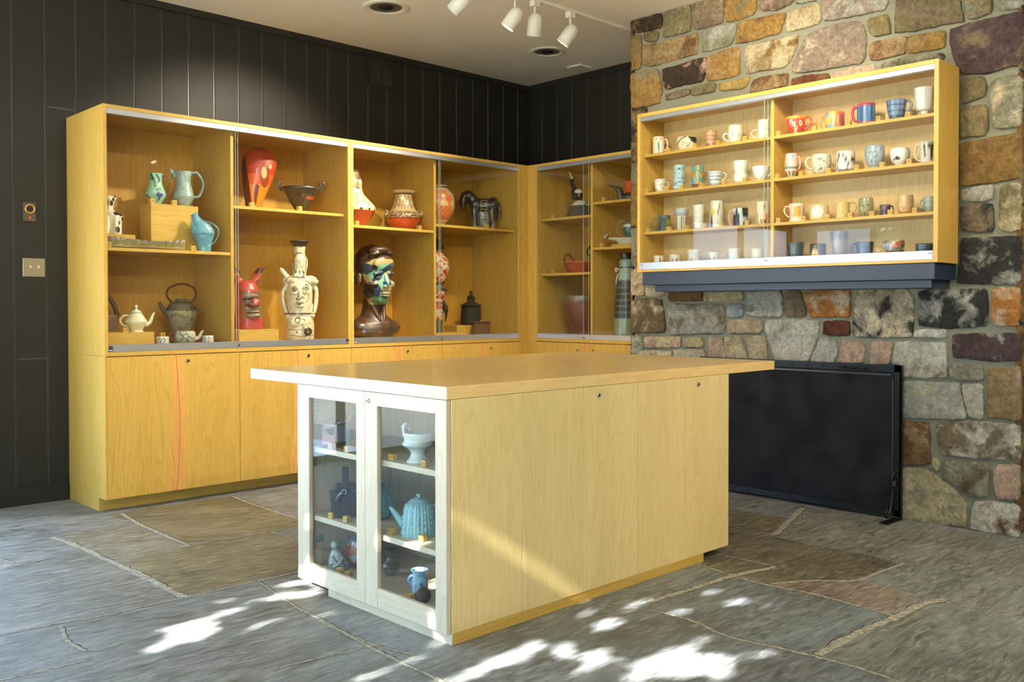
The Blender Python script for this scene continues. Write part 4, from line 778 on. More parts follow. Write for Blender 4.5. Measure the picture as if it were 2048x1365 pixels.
# the second track, nearer the viewer and above the frame
tk2 = thing('ceiling_track', 'white lighting track over the island, above the view', 'lighting track', (-4.6, -3.2, CEIL))
MB().box(0, -.017, -.022, 3.8, .017, 0, bev=.002).build('rail', 'white_enamel', tk2)
for x, aim, w_, e_ in ((-4.3, (.1, .88, -.62), 'nearest the windows, aimed at the cabinets', .4), (-3.2, (.1, .88, -.62), 'over the left of the island, aimed at the cabinets', .35), (-2.1, (.25, .85, -.62), 'over the right of the island, aimed at the cabinets', .35), (-3.7, (.92, .28, -.27), 'over the left of the island, aimed at the mug case', 1.0), (-2.6, (.93, .04, -.36), 'over the right of the island, aimed at the mug case', .85), (-4.0, (.94, .30, -.10), 'added over the left of the island, aimed high at the stone', .5), (-3.0, (.97, -.12, -.12), 'added over the middle of the island, aimed high at the stone', .35), (-1.7, (.85, .45, -.22), 'close to the chimney, aimed at the stone', .8)):  # the two aimed high are added to brighten the upper stone
    spot_head(x, -3.2, aim, 'white track spotlight %s' % w_, KW*e_, cone=48 if 'mug case' in w_ else 70)
fill_track = thing('ceiling_track', 'unseen white lighting track added on the viewer side of the room', 'lighting track', (-5.2, -6.0, CEIL))  # added behind the view to brighten the island side and the stone
MB().box(0, -.017, -.022, 5.2, .017, 0, bev=.002).build('rail', 'white_enamel', fill_track)
for x, aim, w_, e_ in ((-4.6, (.3, .75, -.7), 'first from the windows', 1.1), (-3.2, (.15, .75, -.7), 'second from the windows', .4), (-1.8, (.42, .66, -.62), 'third from the windows', 1.3), (-.6, (.1, .6, -.85), 'farthest from the windows', .5)):
    spot_head(x, -6.0, aim, 'added fill spotlight on the unseen track at the viewer side, %s' % w_, KW*e_, cone=85)
def downlight(x, y, r, label, tilt):
    th = thing('ceiling_downlight', label, 'downlight', (x, y, CEIL))
    MB().lathe([(r*.66, -.002), (r*.7, -.008), (r*.9, -.010), (r, -.004), (r, .001)], 48, close=False).build('trim_ring', 'white_enamel', th)
    MB().lathe([(r*.66, -.0015), (r*.52, -.003), (r*.42, -.0035), (r*.34, -.002)], 40, close=False).build('baffle', 'nickel_plate', th)
    MB().lathe([(r*.67, -.0012), (.001, -.0012)], 32, close=False).build('recess', 'vent_black', th)
    lm = MB().ell((0, 0, -.004), (r*.27, r*.27, .012)); lm.build('lamp', 'iron', th)
downlight(-1.706, -.350, .162, 'recessed round ceiling downlight with a wide white ring, above the left run', 0)
downlight(-.130, -.345, .150, 'recessed round ceiling downlight near the corner of the room', 1)
sv = thing('ceiling_sensor', 'small flat white square plate on the ceiling near the corner', 'sensor', (.40, -.21, CEIL))
MB().box(-.075, -.075, -.014, .075, .075, 0, bev=.004).build('cover', 'white_enamel', sv)
gr = thing('wall_grille', 'small black slatted air grille high on the left wall', 'vent', (-1.057, D-.001, 3.04))
MB().box(-.135, -.010, -.10, -.115, 0, .10).box(.115, -.010, -.10, .135, 0, .10).box(-.115, -.010, .082, .115, 0, .10).box(-.115, -.010, -.10, .115, 0, -.082).box(-.004, -.009, -.082, .004, 0, .082).build('frame', 'black_paint', gr)
MB().box(-.116, -.001, -.083, .116, 0, .083).build('duct', 'vent_black', gr)
for k in range(9): MB().box(-.114, -.008, -.076+.0185*k, -.005, -.0035, -.070+.0185*k).build('slat', 'groove_paint', gr)
for k in range(9): MB().box(.012+.0112*k, -.008, -.082, .016+.0112*k, -.0035, .082).build('slat', 'groove_paint', gr)
ks = thing('key_switch', 'small bronze wall plate with a round brass lens over a red button', 'switch', (-3.669, D-.0005, 1.771))
MB().box(-.036, -.005, -.057, .036, 0, .057, bev=.002).build('plate', 'dark_bronze', ks)
MB().lathe([(.019, 0), (.021, .004), (.027, .006), (.030, .002), (.030, 0)], 32, close=False).build('ring', 'brass', ks)
k_ = bpy.data.objects['ring']; k_.rotation_euler = (pi/2, 0, 0); k_.location = (.002, -.005, .018)
MB().cyl((.002, -.005, .018), .017, .004, (0, -1, 0), 24).build('lens', 'iron', ks); MB().cyl((.002, -.005, -.034), .008, .003, (0, -1, 0), 16).build('button', 'copper_red', ks)
ls = thing('light_switch', 'double toggle light switch on a nickel plate on the black wall', 'switch', (-3.647, D-.0005, 1.436))
MB().box(-.063, -.006, -.057, .063, 0, .057, bev=.003).build('plate', 'nickel_plate', ls)
for x in (-.023, .023): MB().box(x-.005, -.016, -.004, x+.005, -.005, .012, bev=.001).build('toggle', 'toggle_cream', ls)

# ================================================================ GARDEN BEYOND THE WINDOWS
struct('ground_outside', MB().box(-40, -30, -.3, -6.95, 25, -.12), 'bounce_ground')  # unseen ground, made pale to bounce sunlight up to the ceiling
NL = 24000
A_ = SUN_DIR; UY = Vector((0, 1, 0)); UU = A_.cross(UY).normalized()
rays = [(Vector((x, y, 0)), max(a*.55*.80, .026), max(b_*.58, .018)) for x, y, a, b_ in [(x, y, a, b_*(.55 if y > -2.6 else .95)) for x, y, a, b_ in SUNSPOTS]] + SUNX
def perp(p):
    d = p - A_*(p.dot(A_)); return Vector((d.dot(UY), d.dot(UU)))
HOL = [(perp(c_), ra, rb) for c_, ra, rb in rays]
V = []; F = []; cnt = 0
LC = np.array([(h[0].x, h[0].y) for h in HOL]); LR = np.array([max(h[1], h[2]) for h in HOL])
LA = np.array([h[2] for h in HOL]); LBv = np.array([h[1] for h in HOL])
while cnt < NL:
    # canopy volume: random point in front of the big window, up the sun's way
    t = rng.uniform(2.2, 4.5); y = rng.uniform(-7.0, .7); z = rng.uniform(-.3, 3.9)
    p = Vector((WX, y, z)) - A_*t
    s_ = rng.uniform(.05, .085); q = perp(p); dx = (LC[:, 0]-q.x)/(LA+s_*.45); dy = (LC[:, 1]-q.y)/(LBv+s_*.45)
    cnt += 1
    if np.any(dx*dx+dy*dy < 1): continue
    nrm = (A_+Vector((rng.uniform(-.6, .6), rng.uniform(-.6, .6), rng.uniform(-.6, .6)))).normalized()
    u = nrm.orthogonal().normalized(); w = nrm.cross(u); th = rng.uniform(0, 2*pi); u, w = u*cos(th)+w*sin(th), w*cos(th)-u*sin(th)
    o = len(V); V += [p+u*s_*1.3, p+u*s_*.5+w*s_*.75, p-u*s_*.6+w*s_*.7, p-u*s_*1.3, p-u*s_*.6-w*s_*.7, p+u*s_*.5-w*s_*.75]; F.append(list(range(o, o+6)))
tr_ = thing('garden_tree', 'leafy tree standing outside the tall window, seen only as its dappled light', 'tree', (-11.5, -3.8, -.12))
mbv = MB(); mbv.add([Vector(v)-Vector((-11.5, -3.8, -.12)) for v in V], F); mbv.build('foliage', 'leaf_green', tr_)
MB().tube([(0, 0, 0), (.1, .05, 1.6), (.0, .2, 3.4), (.3, .1, 5.2)], [.16, .13, .11, .05], 10).build('trunk', 'bark', tr_)

# ================================================================ POTTERY
def look(x, y):
    """rotation that turns local -Y to the camera side, local +X to the right of the view"""
    return atan2(CAM.y-y, CAM.x-x)+pi/2
def inpoly(px, pz, pts):
    ins = np.zeros(px.shape, bool); n = len(pts)
    for i in range(n):
        (x1, y1), (x2, y2) = pts[i], pts[(i+1) % n]
        if y1 == y2: continue
        c = ((y1 > pz) != (y2 > pz)) & (px < (x2-x1)*(pz-y1)/(y2-y1)+x1); ins ^= c
    return ins
def paint(o, base, shapes=(), R=1.0, Z0=0.0, H=1.0, extra=None):
    """colour of the clay / glaze per vertex; shapes drawn on the side turned to the room in (u, v): u = x / R, v = height / H"""
    me = o.data; n = len(me.vertices); co = np.empty(n*3); me.vertices.foreach_get('co', co); co = co.reshape(-1, 3)
    u = co[:, 0]/R; v = (co[:, 2]-Z0)/H; front = co[:, 1] < R*.15
    col = np.empty((n, 4), np.float32); col[:] = (*lin(base), 1)
    for s in shapes:
        k, c = s[0], (*lin(s[1]), 1)
        if k == 'band': m = (v >= s[2]) & (v <= s[3])
        elif k == 'poly': m = front & inpoly(u, v, s[2])
        elif k == 'ell': m = front & ((((u-s[2])/s[4])**2+((v-s[3])/s[5])**2) < 1)
        elif k == 'ring': q = (((u-s[2])/s[4])**2+((v-s[3])/s[5])**2); m = front & (q < 1) & (q > s[6])
        elif k == 'line':
            m = np.zeros(n, bool); w = s[3]; asp = H/R
            P = s[2]
            for (x1, y1), (x2, y2) in zip(P[:-1], P[1:]):
                dx, dy = x2-x1, (y2-y1)*asp; L = dx*dx+dy*dy+1e-9; t = np.clip(((u-x1)*dx+(v-y1)*asp*dy)/L, 0, 1)
                m |= ((u-x1-t*dx)**2+((v-y1)*asp-t*dy)**2) < w*w
            m &= front
        elif k == 'vstripe':
            a = np.arctan2(co[:, 1], co[:, 0]); m = (np.sin(a*s[2]+s[5]*v) > s[3]) & (v > s[4][0]) & (v < s[4][1])
        elif k == 'hstripe': m = (np.sin(v*s[2]*2*pi) > s[3]) & (v > s[4][0]) & (v < s[4][1])
        elif k == 'speck':
            m = NP.rand(n) < s[2]
            if len(s) > 3: m &= (v > s[3][0]) & (v < s[3][1])
        elif k == 'cloud':
            q = sum(np.sin(co[:, 0]/R*s[2]*f_+p_)*np.sin(co[:, 2]/R*s[2]*f_*1.3+p_*2)*np.cos(co[:, 1]/R*s[2]*f_+p_*3) for f_, p_ in ((1, s[4]), (1.9, s[4]+1), (3.1, s[4]+4)))
            m = q > s[3]
        elif k == 'inside': m = s[2](co)
        else: continue
        col[m] = c
    if extra: extra(co, col)
    ca = me.color_attributes.new('glaze', 'FLOAT_COLOR', 'POINT'); ca.data.foreach_set('color', col.ravel())
    return o
PROF = {
 'cyl': [(.9, 0), (.96, .04), (1, .3), (1, .7), (1, 1)], 'straight': [(.97, 0), (1, .05), (1, 1)],
 'taper': [(.62, 0), (.68, .08), (.86, .45), (.97, .8), (1, 1)], 'vtaper': [(.52, 0), (.6, .12), (.8, .5), (1, 1)],
 'belly': [(.7, 0), (.86, .12), (1, .4), (.96, .7), (.9, .88), (.94, 1)], 'barrel': [(.72, 0), (.9, .2), (1, .5), (.92, .8), (.82, 1)],
 'bowl': [(.42, 0), (.5, .08), (.8, .35), (.96, .7), (1, 1)], 'round': [(.55, 0), (.8, .15), (1, .5), (.97, .8), (.9, 1)],
 'lobe': [(.68, 0), (.9, .12), (.98, .3), (.9, .42), (.8, .47), (.9, .6), (1, .82), (.96, 1)],
 'goblet': [(.7, 0), (.66, .3), (.72, .55), (.82, .66), (1, .78), (1, .92), (.94, 1)],
 'bumpy': [(.8, 0), (1, .12), (.84, .25), (1, .38), (.84, .5), (.98, .63), (.84, .75), (.98, .88), (.85, 1)],
 'waist': [(1, 0), (.9, .2), (.9, .5), (1, .85), (.98, 1)], 'flare': [(.7, 0), (.85, .3), (.82, .6), (1, 1)],
 'urn': [(.46, 0), (.5, .1), (.82, .3), (.98, .6), (1, .8), (.9, 1)], 'footed': [(.5, 0), (.48, .1), (.8, .28), (.98, .6), (1, 1)],
}
def full_prof(key, r, h, t=.0035, n=5):
    P = crom([Vector(p) for p in (PROF[key] if isinstance(key, str) else key)], n)
    out = [(max(p.x, .0)*r, p.y*h) for p in P]
    inn = [(max(q[0]-t, .001), max(q[1], t*1.6)) for q in out[::-1] if q[1] > t*1.6]
    return [(out[0][0]*.02, .0008), (out[0][0]*.96, 0)]+out+[(out[-1][0]-t*.5, out[-1][1]+t*.25)]+inn[::2]+[(.001, t*1.7)]
def vessel(name, label, cat, x, y, z, r, h, prof, base, shapes=(), handle=None, group=None, mat='glaze', seg=80, inner=None, mod=None, sx=1, sy=1, n=5, hcol=None, rot=0, t=.0035):
    """handle: (side, top, bottom, reach, thickness) side = +1 right, -1 left of the view, fractions of the height"""
    fp = full_prof(prof, r, h, t, n); multi = bool(handle)
    mb = MB().lathe(fp, seg, mod=mod, sx=sx, sy=sy); rz = look(x, y)+rot
    if multi: th = thing(name, label, cat, (x, y, z), rz, group); b_ = mb.build('body', mat, th)
    else:
        b_ = th = mb.build(name, mat); b_.location = (x, y, z); b_.rotation_euler = (0, 0, rz); b_['label'] = label; b_['category'] = cat
        if group: b_['group'] = group
    ex = None
    if inner:
        def ex(co, col): rr = np.hypot(co[:, 0], co[:, 1]); m = np.zeros(len(co), bool); k0 = (2+len(crom([Vector(p) for p in (PROF[prof] if isinstance(prof, str) else prof)], n))+1)*seg; m[k0:] = True; col[m] = (*lin(inner), 1)
    paint(b_, base, shapes, r, 0, h, ex)
    if handle:
        for hd_ in (handle if isinstance(handle, list) else [handle]):
            sd_, tp, bt, rc, tk_ = hd_[:5]
            def rad(v):
                P = PROF[prof] if isinstance(prof, str) else prof
                for (a, b), (c, d) in zip(P[:-1], P[1:]):
                    if b <= v <= d: return (a+(c-a)*(v-b)/max(d-b, 1e-6))*r*sx
                return P[-1][0]*r*sx
            r1, r2 = rad(tp), rad(bt); R_ = max(r1, r2)+rc*r
            pts = crom([(sd_*(r1-.002), 0, tp*h), (sd_*(r1+rc*r*.6), 0, tp*h+.02*h), (sd_*R_, 0, (tp*.6+bt*.4)*h), (sd_*(r2+rc*r*.6), 0, (bt+.06)*h), (sd_*(r2-.002), 0, bt*h)], 6)
            hh = MB().tube(pts, tk_, 8, flat=1.5).build('handle', mat, th)
            if len(hd_) > 5: hh.rotation_euler = (0, 0, hd_[5])
            paint(hh, hcol or base, (), r, 0, h)
    return th
LG, DG = (205, 205, 190), (60, 62, 60)
XMUG = -.45
def mug(y, r, row, top, prof, label, base, shapes=(), handle=None, nm='mug', inner=None, **k):
    z = ROWZ[row]
    return vessel(nm, label, 'cup' if nm in ('tumbler', 'cup', 'bowl') and False else nm.replace('_', ' '), XMUG, y, z, r, top-z, prof, base, shapes, handle, 'ceramic mugs and cups in the wall case', inner=inner, **k)
K_ = (45, 45, 42)
# ---- top row, left bay
mug(-1.679, .039, 1, 2.325, 'cyl', 'cream mug painted with a slim blue-green bird figure, first on the top shelf', (226, 214, 184), [('cloud', (228, 190, 148), 2, .9, .5), ('poly', (40, 120, 120), [(-.25, .6), (.1, .75), (.2, .45), (.1, .1), (-.05, .12), (-.15, .4)]), ('line', K_, [(-.4, .8), (-.35, .9)], .05), ('line', K_, [(.3, .8), (.35, .92)], .05), ('line', K_, [(.05, .2), (.1, .05)], .07)], (1, .85, .25, .55, .005))
mug(-1.906, .066, 1, 2.297, [(.62, 0), (.82, .15), (1, .55), (.97, .85), (.86, 1)], 'wide low cream cup with black patches and a scratched face', (220, 205, 170), [('poly', (38, 34, 30), [(.1, .98), (.95, .95), (.95, .45), (.45, .6)]), ('line', (60, 45, 35), [(-.95, .45), (-.5, .85), (-.1, .95)], .05), ('ring', (120, 100, 70), -.3, .45, .16, .14, .5), ('ring', (120, 100, 70), .1, .4, .16, .14, .5)], nm='cup', sy=.7)
mug(-2.089, .037, 1, 2.310, 'waist', 'small pinkish brown ridged tumbler without handle', (186, 136, 108), [('hstripe', (206, 168, 130), 4, .5, (.1, 1)), ('band', (150, 96, 74), 0, .25)], nm='tumbler')
mug(-2.269, .046, 1, 2.320, 'round', 'cream mug with thin blue brush lines and a small ring handle low at its left', (228, 222, 200), [('line', (60, 70, 80), [(-.35, .3), (-.25, .6), (-.1, .85)], .035), ('line', (60, 70, 80), [(-.5, .55), (-.2, .8)], .03), ('line', (60, 70, 80), [(.3, .3), (.6, .5)], .03)], (-1, .55, .15, .6, .006))
mug(-2.469, .035, 1, 2.325, 'cyl', 'pale pastel mug with yellow dabs, last on the top shelf of the left half', (226, 224, 208), [('cloud', (236, 214, 130), 2.5, .8, .2), ('cloud', (170, 190, 200), 3, 1.0, 2.2), ('band', (170, 190, 196), .5, .56)], (-1, .5, .1, 1.1, .004))
# ---- second row, left bay
mug(-1.692, .040, 2, 2.042, 'taper', 'small pale mug with soft pink and green washes', (216, 218, 200), [('cloud', (220, 160, 140), 2.2, .8, 1.2), ('cloud', (140, 170, 150), 3, 1.0, 3)], (1, .75, .2, .5, .004))
mug(-1.847, .040, 2, 2.120, 'bumpy', 'tall lumpy pale blue tumbler with a row of dark bows', (166, 200, 204), [('line', (40, 60, 80), [(-.15, q), (.15, q)], .07) for q in (.14, .32, .48, .66, .84)]+[('cloud', (110, 150, 156), 3, .9, .4)], nm='tumbler')
mug(-1.992, .044, 2, 2.104, 'barrel', 'amber tumbler covered with teal concentric half circles', (186, 128, 36), [('ell', c, x_, v_, a_, b_) for x_, v_ in ((-.55, .88), (.5, .88), (0, .58), (-.6, .3), (.55, .3)) for c, a_, b_ in (((30, 100, 84), .38, .2), ((150, 200, 170), .28, .15), ((34, 120, 120), .2, .11), ((110, 180, 200), .09, .05))]+[('band', (84, 44, 20), 0, .06), ('band', (120, 66, 28), .06, .14), ('band', (70, 40, 20), .14, .17)], nm='tumbler')
mug(-2.123, .045, 2, 2.047, 'taper', 'pale mug printed with small dark blue woven dashes', (206, 216, 218), [('line', (64, 84, 104), [(-.85+.24*i+.1*(j % 2), .12+.11*j), (-.72+.24*i+.1*(j % 2), .12+.11*j)], .035) for i in range(8) for j in range(8)], (1, .9, .4, .55, .005))
mug(-2.308, .047, 2, 2.095, 'lobe', 'celadon double-lobed tumbler, a cup shape over a rounded lower half', (206, 216, 204), [('line', (120, 130, 120), [(-.05, .42), (-.05, .36)], .03)], nm='tumbler')
mug(-2.451, .052, 2, 2.045, 'bowl', 'low pale porcelain mug with a faint lilac mark, beside the centre divider', (218, 222, 216), [('ell', (190, 180, 210), -.5, .75, .15, .1), ('ell', (120, 124, 134), .8, .5, .12, .2)], (1, .8, .35, .3, .005))
# ---- third row, left bay
mug(-1.725, .043, 3, 1.798, 'cyl', 'dark green and black mug with an olive patch and a thin loop handle at left', (86, 104, 92), [('poly', (26, 38, 32), [(-.9, .15), (-.55, .9), (.35, .85), (.1, .05), (-.6, 0)]), ('poly', (150, 150, 40), [(.45, .4), (.9, .35), (.85, .75), (.5, .7)]), ('line', K_, [(.2, .3), (.9, .25)], .06)], (-1, .8, .1, .75, .005))
mug(-1.866, .046, 3, 1.834, 'goblet', 'tall beaker with a wide pale grey cup and a patterned stem', (214, 210, 188), [('band', (168, 176, 176), .66, 1), ('vstripe', (110, 110, 120), 9, .75, (.05, .6), 0), ('hstripe', (196, 190, 150), 5, .8, (.05, .6)), ('line', (60, 64, 80), [(0, .05), (0, .6)], .07)], nm='beaker')
mug(-2.001, .037, 3, 1.847, [(.62, 0), (.78, .12), (.88, .4), (.92, .6), (1, 1)], 'tall plain white tumbler with faint scratched lines', (220, 220, 206), [('line', (190, 186, 176), [(.2, .3), (.5, .55), (.3, .7)], .03), ('band', (196, 206, 204), .47, .485)], nm='tumbler')
mug(-2.136, .039, 3, 1.862, 'straight', 'tall white tumbler painted with a yellow-clad figure and a dark hammer', (224, 222, 210), [('poly', (226, 206, 30), [(-.95, .5), (-.75, .82), (-.35, .72), (-.3, .55), (-.6, .5)]), ('ell', (96, 40, 30), -.6, .92, .22, .07), ('line', (40, 34, 32), [(0, .4), (.55, .92)], .05), ('line', (40, 34, 32), [(.1, .95), (.9, .85)], .09), ('poly', (60, 70, 74), [(-.95, 0), (-.6, 0), (-.7, .45), (-.95, .45)]), ('speck', (120, 120, 110), .04, (0, .5))], nm='tumbler')
mug(-2.309, .047, 3, 1.802, 'straight', 'pale blue mug with dark indigo cut-out shapes and a peach handle', (196, 208, 206), [('poly', (40, 44, 62), [(-1, 0), (-.15, 0), (-.1, .62), (-.95, .62)]), ('poly', (34, 36, 46), [(.25, .55), (.95, .35), (.98, 1), (.2, 1)]), ('line', (34, 36, 46), [(-.5, .6), (-.5, .95)], .14), ('poly', (40, 44, 52), [(.3, 0), (.9, 0), (.9, .25), (.4, .3)])], (-1, .85, .08, .55, .006), hcol=(214, 172, 136))
mug(-2.466, .040, 3, 1.828, 'straight', 'tall cream tumbler with a teal fish mark and a rust spot, beside the centre divider', (222, 206, 178), [('poly', (46, 110, 124), [(-.25, .95), (.55, .9), (.3, .78), (-.05, .8)]), ('ell', (196, 110, 50), .6, .3, .28, .14), ('line', (90, 80, 80), [(-.8, .5), (-.75, .1)], .04), ('band', (170, 180, 176), 0, .06)], nm='tumbler')
# ---- bottom row, left bay
mug(-1.683, .035, 4, 1.533, 'straight', 'small cream cup with a brushed dark curl, first on the bottom shelf', (222, 212, 190), [('ring', K_, -.1, .4, .3, .35, .75), ('line', K_, [(.2, .8), (.35, .4), (.2, .1)], .05)], nm='cup')
mug(-1.818, .040, 4, 1.535, 'straight', 'small cream cup with two dark brush marks', (220, 212, 190), [('ell', (84, 84, 100), -.45, .55, .14, .2), ('ell', (84, 84, 100), .2, .65, .22, .1), ('line', (84, 84, 100), [(-.2, .3), (.1, .25)], .05)], nm='cup')
mug(-1.963, .047, 4, 1.559, 'flare', 'white fluted cup with deep folds around its lower half', (224, 220, 208), [('vstripe', (196, 186, 162), 12, .5, (0, .55), 0)], nm='cup', mod=lambda th, v, z: 1+(.05*sin(12*th) if z < .06 else 0))
mug(-2.116, .036, 4, 1.539, 'cyl', 'small cream mug with two eye-like dots', (222, 214, 188), [('ell', (90, 100, 110), -.75, .55, .12, .12), ('ell', (90, 100, 110), .05, .6, .12, .1), ('cloud', (200, 190, 160), 3, 1.2, .5)], (1, .8, .35, .55, .004))
mug(-2.268, .043, 4, 1.555, 'straight', 'plain white dimpled cup without handle', (224, 220, 210), (), nm='cup', mod=lambda th, v, z: 1+.02*sin(9*th)*sin(z*120))
mug(-2.428, .041, 4, 1.547, 'round', 'cream mug with a wide loop handle, beside the centre divider', (222, 214, 186), [('cloud', (236, 228, 206), 2, .6, 1)], (1, .85, .1, 1.0, .004))
# ---- top row, right bay
mug(-2.682, .057, 1, 2.312, 'bowl', 'round red and orange mug painted with white leaves', (208, 62, 30), [('band', (226, 140, 40), .88, 1.1)]+[('ell', c, x_, v_, a_, b_) for x_, v_ in ((-.45, .7), (0, .35), (-.15, .55), (-.05, .1), (.45, .6)) for c, a_, b_ in (((236, 232, 210), .15, .13), ((50, 120, 70), .09, .08))], (1, .95, .3, .55, .006), hcol=(214, 80, 26), inner=(230, 150, 50))
mug(-2.926, .053, 1, 2.302, 'straight', 'multicoloured patchwork mug with an orange loop handle at left', (196, 120, 60), [('poly', c, [(x0, v0), (x0+.5, v0), (x0+.5, v0+.34), (x0, v0+.34)]) for c, x0, v0 in (((110, 150, 190), -1, .66), ((216, 190, 60), -.5, .7), ((190, 70, 60), .3, .66), ((190, 180, 70), -1, .33), ((196, 140, 80), -.4, .33), ((160, 66, 50), .4, .3), ((90, 150, 170), -.7, 0), ((196, 100, 60), .1, 0), ((150, 60, 50), .6, 0))], (-1, .75, .05, .5, .006), hcol=(224, 130, 50))
mug(-3.111, .048, 1, 2.323, 'straight', 'deep blue mug with red rim, red handle and rust foot', (34, 78, 130), [('vstripe', (56, 120, 176), 7, .3, (.14, .86), 0), ('band', (186, 40, 34), .88, 1.1), ('band', (176, 74, 34), 0, .12)], (-1, .85, .2, .5, .008), hcol=(186, 34, 30))
mug(-3.281, .052, 1, 2.314, 'taper', 'blue and grey plaid teacup with a curled handle at right', (86, 112, 156), [('vstripe', (132, 154, 184), 12, .4, (0, 1), 0), ('hstripe', (44, 62, 104), 3, .7, (.1, 1)), ('band', (60, 76, 90), 0, .25)], (1, .92, .4, .5, .006), nm='teacup', hcol=(140, 154, 170))
mug(-3.431, .051, 1, 2.357, [(.42, 0), (.46, .17), (.48, .18), (.75, .24), (.9, .5), (1, 1)], 'tall white faceted cup on a narrow foot at the right end of the top shelf', (224, 224, 222), (), (1, .35, .2, .25, .004), nm='cup', mod=lambda th, v, z: 1-.03*abs(sin(4*th)))
# ---- second row, right bay
mug(-2.654, .039, 2, 2.099, [(.55, 0), (.62, .12), (.95, .3), (1, .55), (.88, .95), (.9, 1)], 'tall pink mug with a light blue heart and stripes below', (222, 180, 164), [('poly', (130, 160, 200), [(-.4, .95), (.4, .95), (.3, .8), (0, .72), (-.25, .8)]), ('band', (96, 130, 120), .38, .46), ('vstripe', (70, 110, 90), 9, .3, (.02, .26), 0), ('line', K_, [(-.9, .45), (-.5, .6)], .03), ('band', (210, 120, 110), .52, .54)], (1, .85, .35, .35, .005))
mug(-2.844, .057, 2, 2.072, 'round', 'speckled grey-white mug with angular handle at left and small dark marks', (206, 202, 180), [('speck', (120, 116, 104), .06), ('ell', (34, 34, 34), -.15, .75, .17, .07), ('ell', (60, 60, 50), 0, .3, .12, .05), ('ell', (60, 60, 50), .3, .62, .07, .04)], (-1, .85, .3, .55, .006))
mug(-2.992, .051, 2, 2.072, 'straight', 'white cup with bold black brush drawing of a reclining figure', (222, 216, 208), [('line', (26, 28, 40), [(-.9, .9), (-.3, .85), (-.1, .6), (.3, .35), (.1, .1), (-.6, .1)], .05), ('line', (26, 28, 40), [(-.85, .6), (-.6, .95), (-.2, .95)], .07), ('line', (26, 28, 40), [(-.2, .7), (.2, .5), (.25, .2)], .04), ('ell', (22, 24, 26), .75, .55, .22, .16), ('band', (40, 42, 48), 0, .05), ('line', (26, 28, 40), [(-.95, .3), (-.7, .05), (.8, .05)], .06), ('line', (26, 28, 40), [(-.7, .75), (-.5, .7)], .08)], nm='cup')
mug(-3.161, .053, 2, 2.082, 'urn', 'grey-blue tapering cup with fine scrolling line drawing', (164, 178, 186), [('ring', (84, 96, 112), x_, v_, .26, .15, .78) for x_, v_ in ((-.6, .8), (-.5, .45), (0, .6), (.35, .8), (-.1, .25), (.2, .4), (-.7, .6))], nm='cup')
mug(-3.302, .052, 2, 2.051, 'urn', 'plain white cup with one dark eyelash mark', (226, 226, 222), [('poly', (30, 28, 26), [(-.7, .34), (-.3, .56), (.05, .42), (-.05, .34)]), ('line', (190, 140, 60), [(-.5, .36), (-.1, .4)], .03)], nm='cup')
mug(-3.448, .036, 2, 2.068, 'straight', 'white mug splashed with black, at the right end of the second shelf', (214, 212, 200), [('poly', (30, 34, 38), [(-.6, 1), (-.35, 1), (-.2, .25), (-.35, .2), (-.5, .7)]), ('poly', (30, 34, 38), [(-.1, 1), (.9, 1), (.9, .8), (.1, .75)]), ('poly', (34, 34, 36), [(.35, .8), (.7, .8), (.75, .2), (.45, .15)])], (-1, .85, .15, .7, .005))
# ---- third row, right bay
mug(-2.692, .047, 3, 1.800, 'waist', 'pinkish white mug with gold brushed square and a pale loop handle at left', (222, 198, 176), [('poly', (210, 150, 34), [(-.5, .3), (.45, .3), (.4, .8), (-.45, .8)]), ('cloud', (232, 190, 96), 5, 1.1, .4), ('band', (232, 214, 200), 0, .2)], (-1, .85, .3, .55, .005))
mug(-2.831, .056, 3, 1.786, [(.86, 0), (.94, .1), (1, .5), (.95, .9), (.88, 1)], 'squat honey-coloured cup with a white oval window', (206, 184, 128), [('ell', (228, 226, 210), -.15, .52, .62, .34), ('ring', (180, 160, 104), -.15, .52, .66, .38, .86)], nm='cup', sy=.75)
mug(-2.975, .038, 3, 1.787, 'straight', 'ochre yellow mug with a tall curved handle at right', (204, 182, 116), [('cloud', (188, 156, 80), 2.4, .8, .6)], (1, .95, .35, .9, .006))
mug(-3.112, .041, 3, 1.799, 'round', 'olive celadon cup with a moulded sleeping face', (146, 138, 100), [('line', (60, 54, 40), [(-.75, .62), (-.35, .56)], .05), ('line', (60, 54, 40), [(.0, .6), (.4, .64)], .05), ('line', (84, 78, 56), [(-.2, .6), (-.28, .4), (-.1, .38)], .05), ('ell', (104, 84, 66), -.15, .22, .2, .05), ('ell', (104, 84, 66), -.15, .13, .16, .04)], nm='cup')
mug(-3.222, .029, 3, 1.752, 'waist', 'tiny dark purple cup tilted behind a wooden block', (66, 48, 66), [('cloud', (104, 60, 74), 3, .8, 1)], (1, .85, .3, .4, .004), nm='cup')
mug(-3.333, .043, 3, 1.795, 'round', 'sandy round cup with a pink spiral ring and orange foot', (204, 174, 122), [('ring', (190, 110, 74), -.15, .6, .5, .34, .72), ('ring', (190, 110, 74), -.15, .6, .25, .18, .5), ('band', (196, 132, 66), 0, .14), ('speck', (160, 130, 80), .08)], nm='cup')
mug(-3.462, .033, 3, 1.777, 'round', 'pale grey-green mug at the right end of the third shelf', (150, 164, 148), [('hstripe', (128, 142, 128), 6, .6, (0, 1))], (-1, .8, .25, .5, .005))
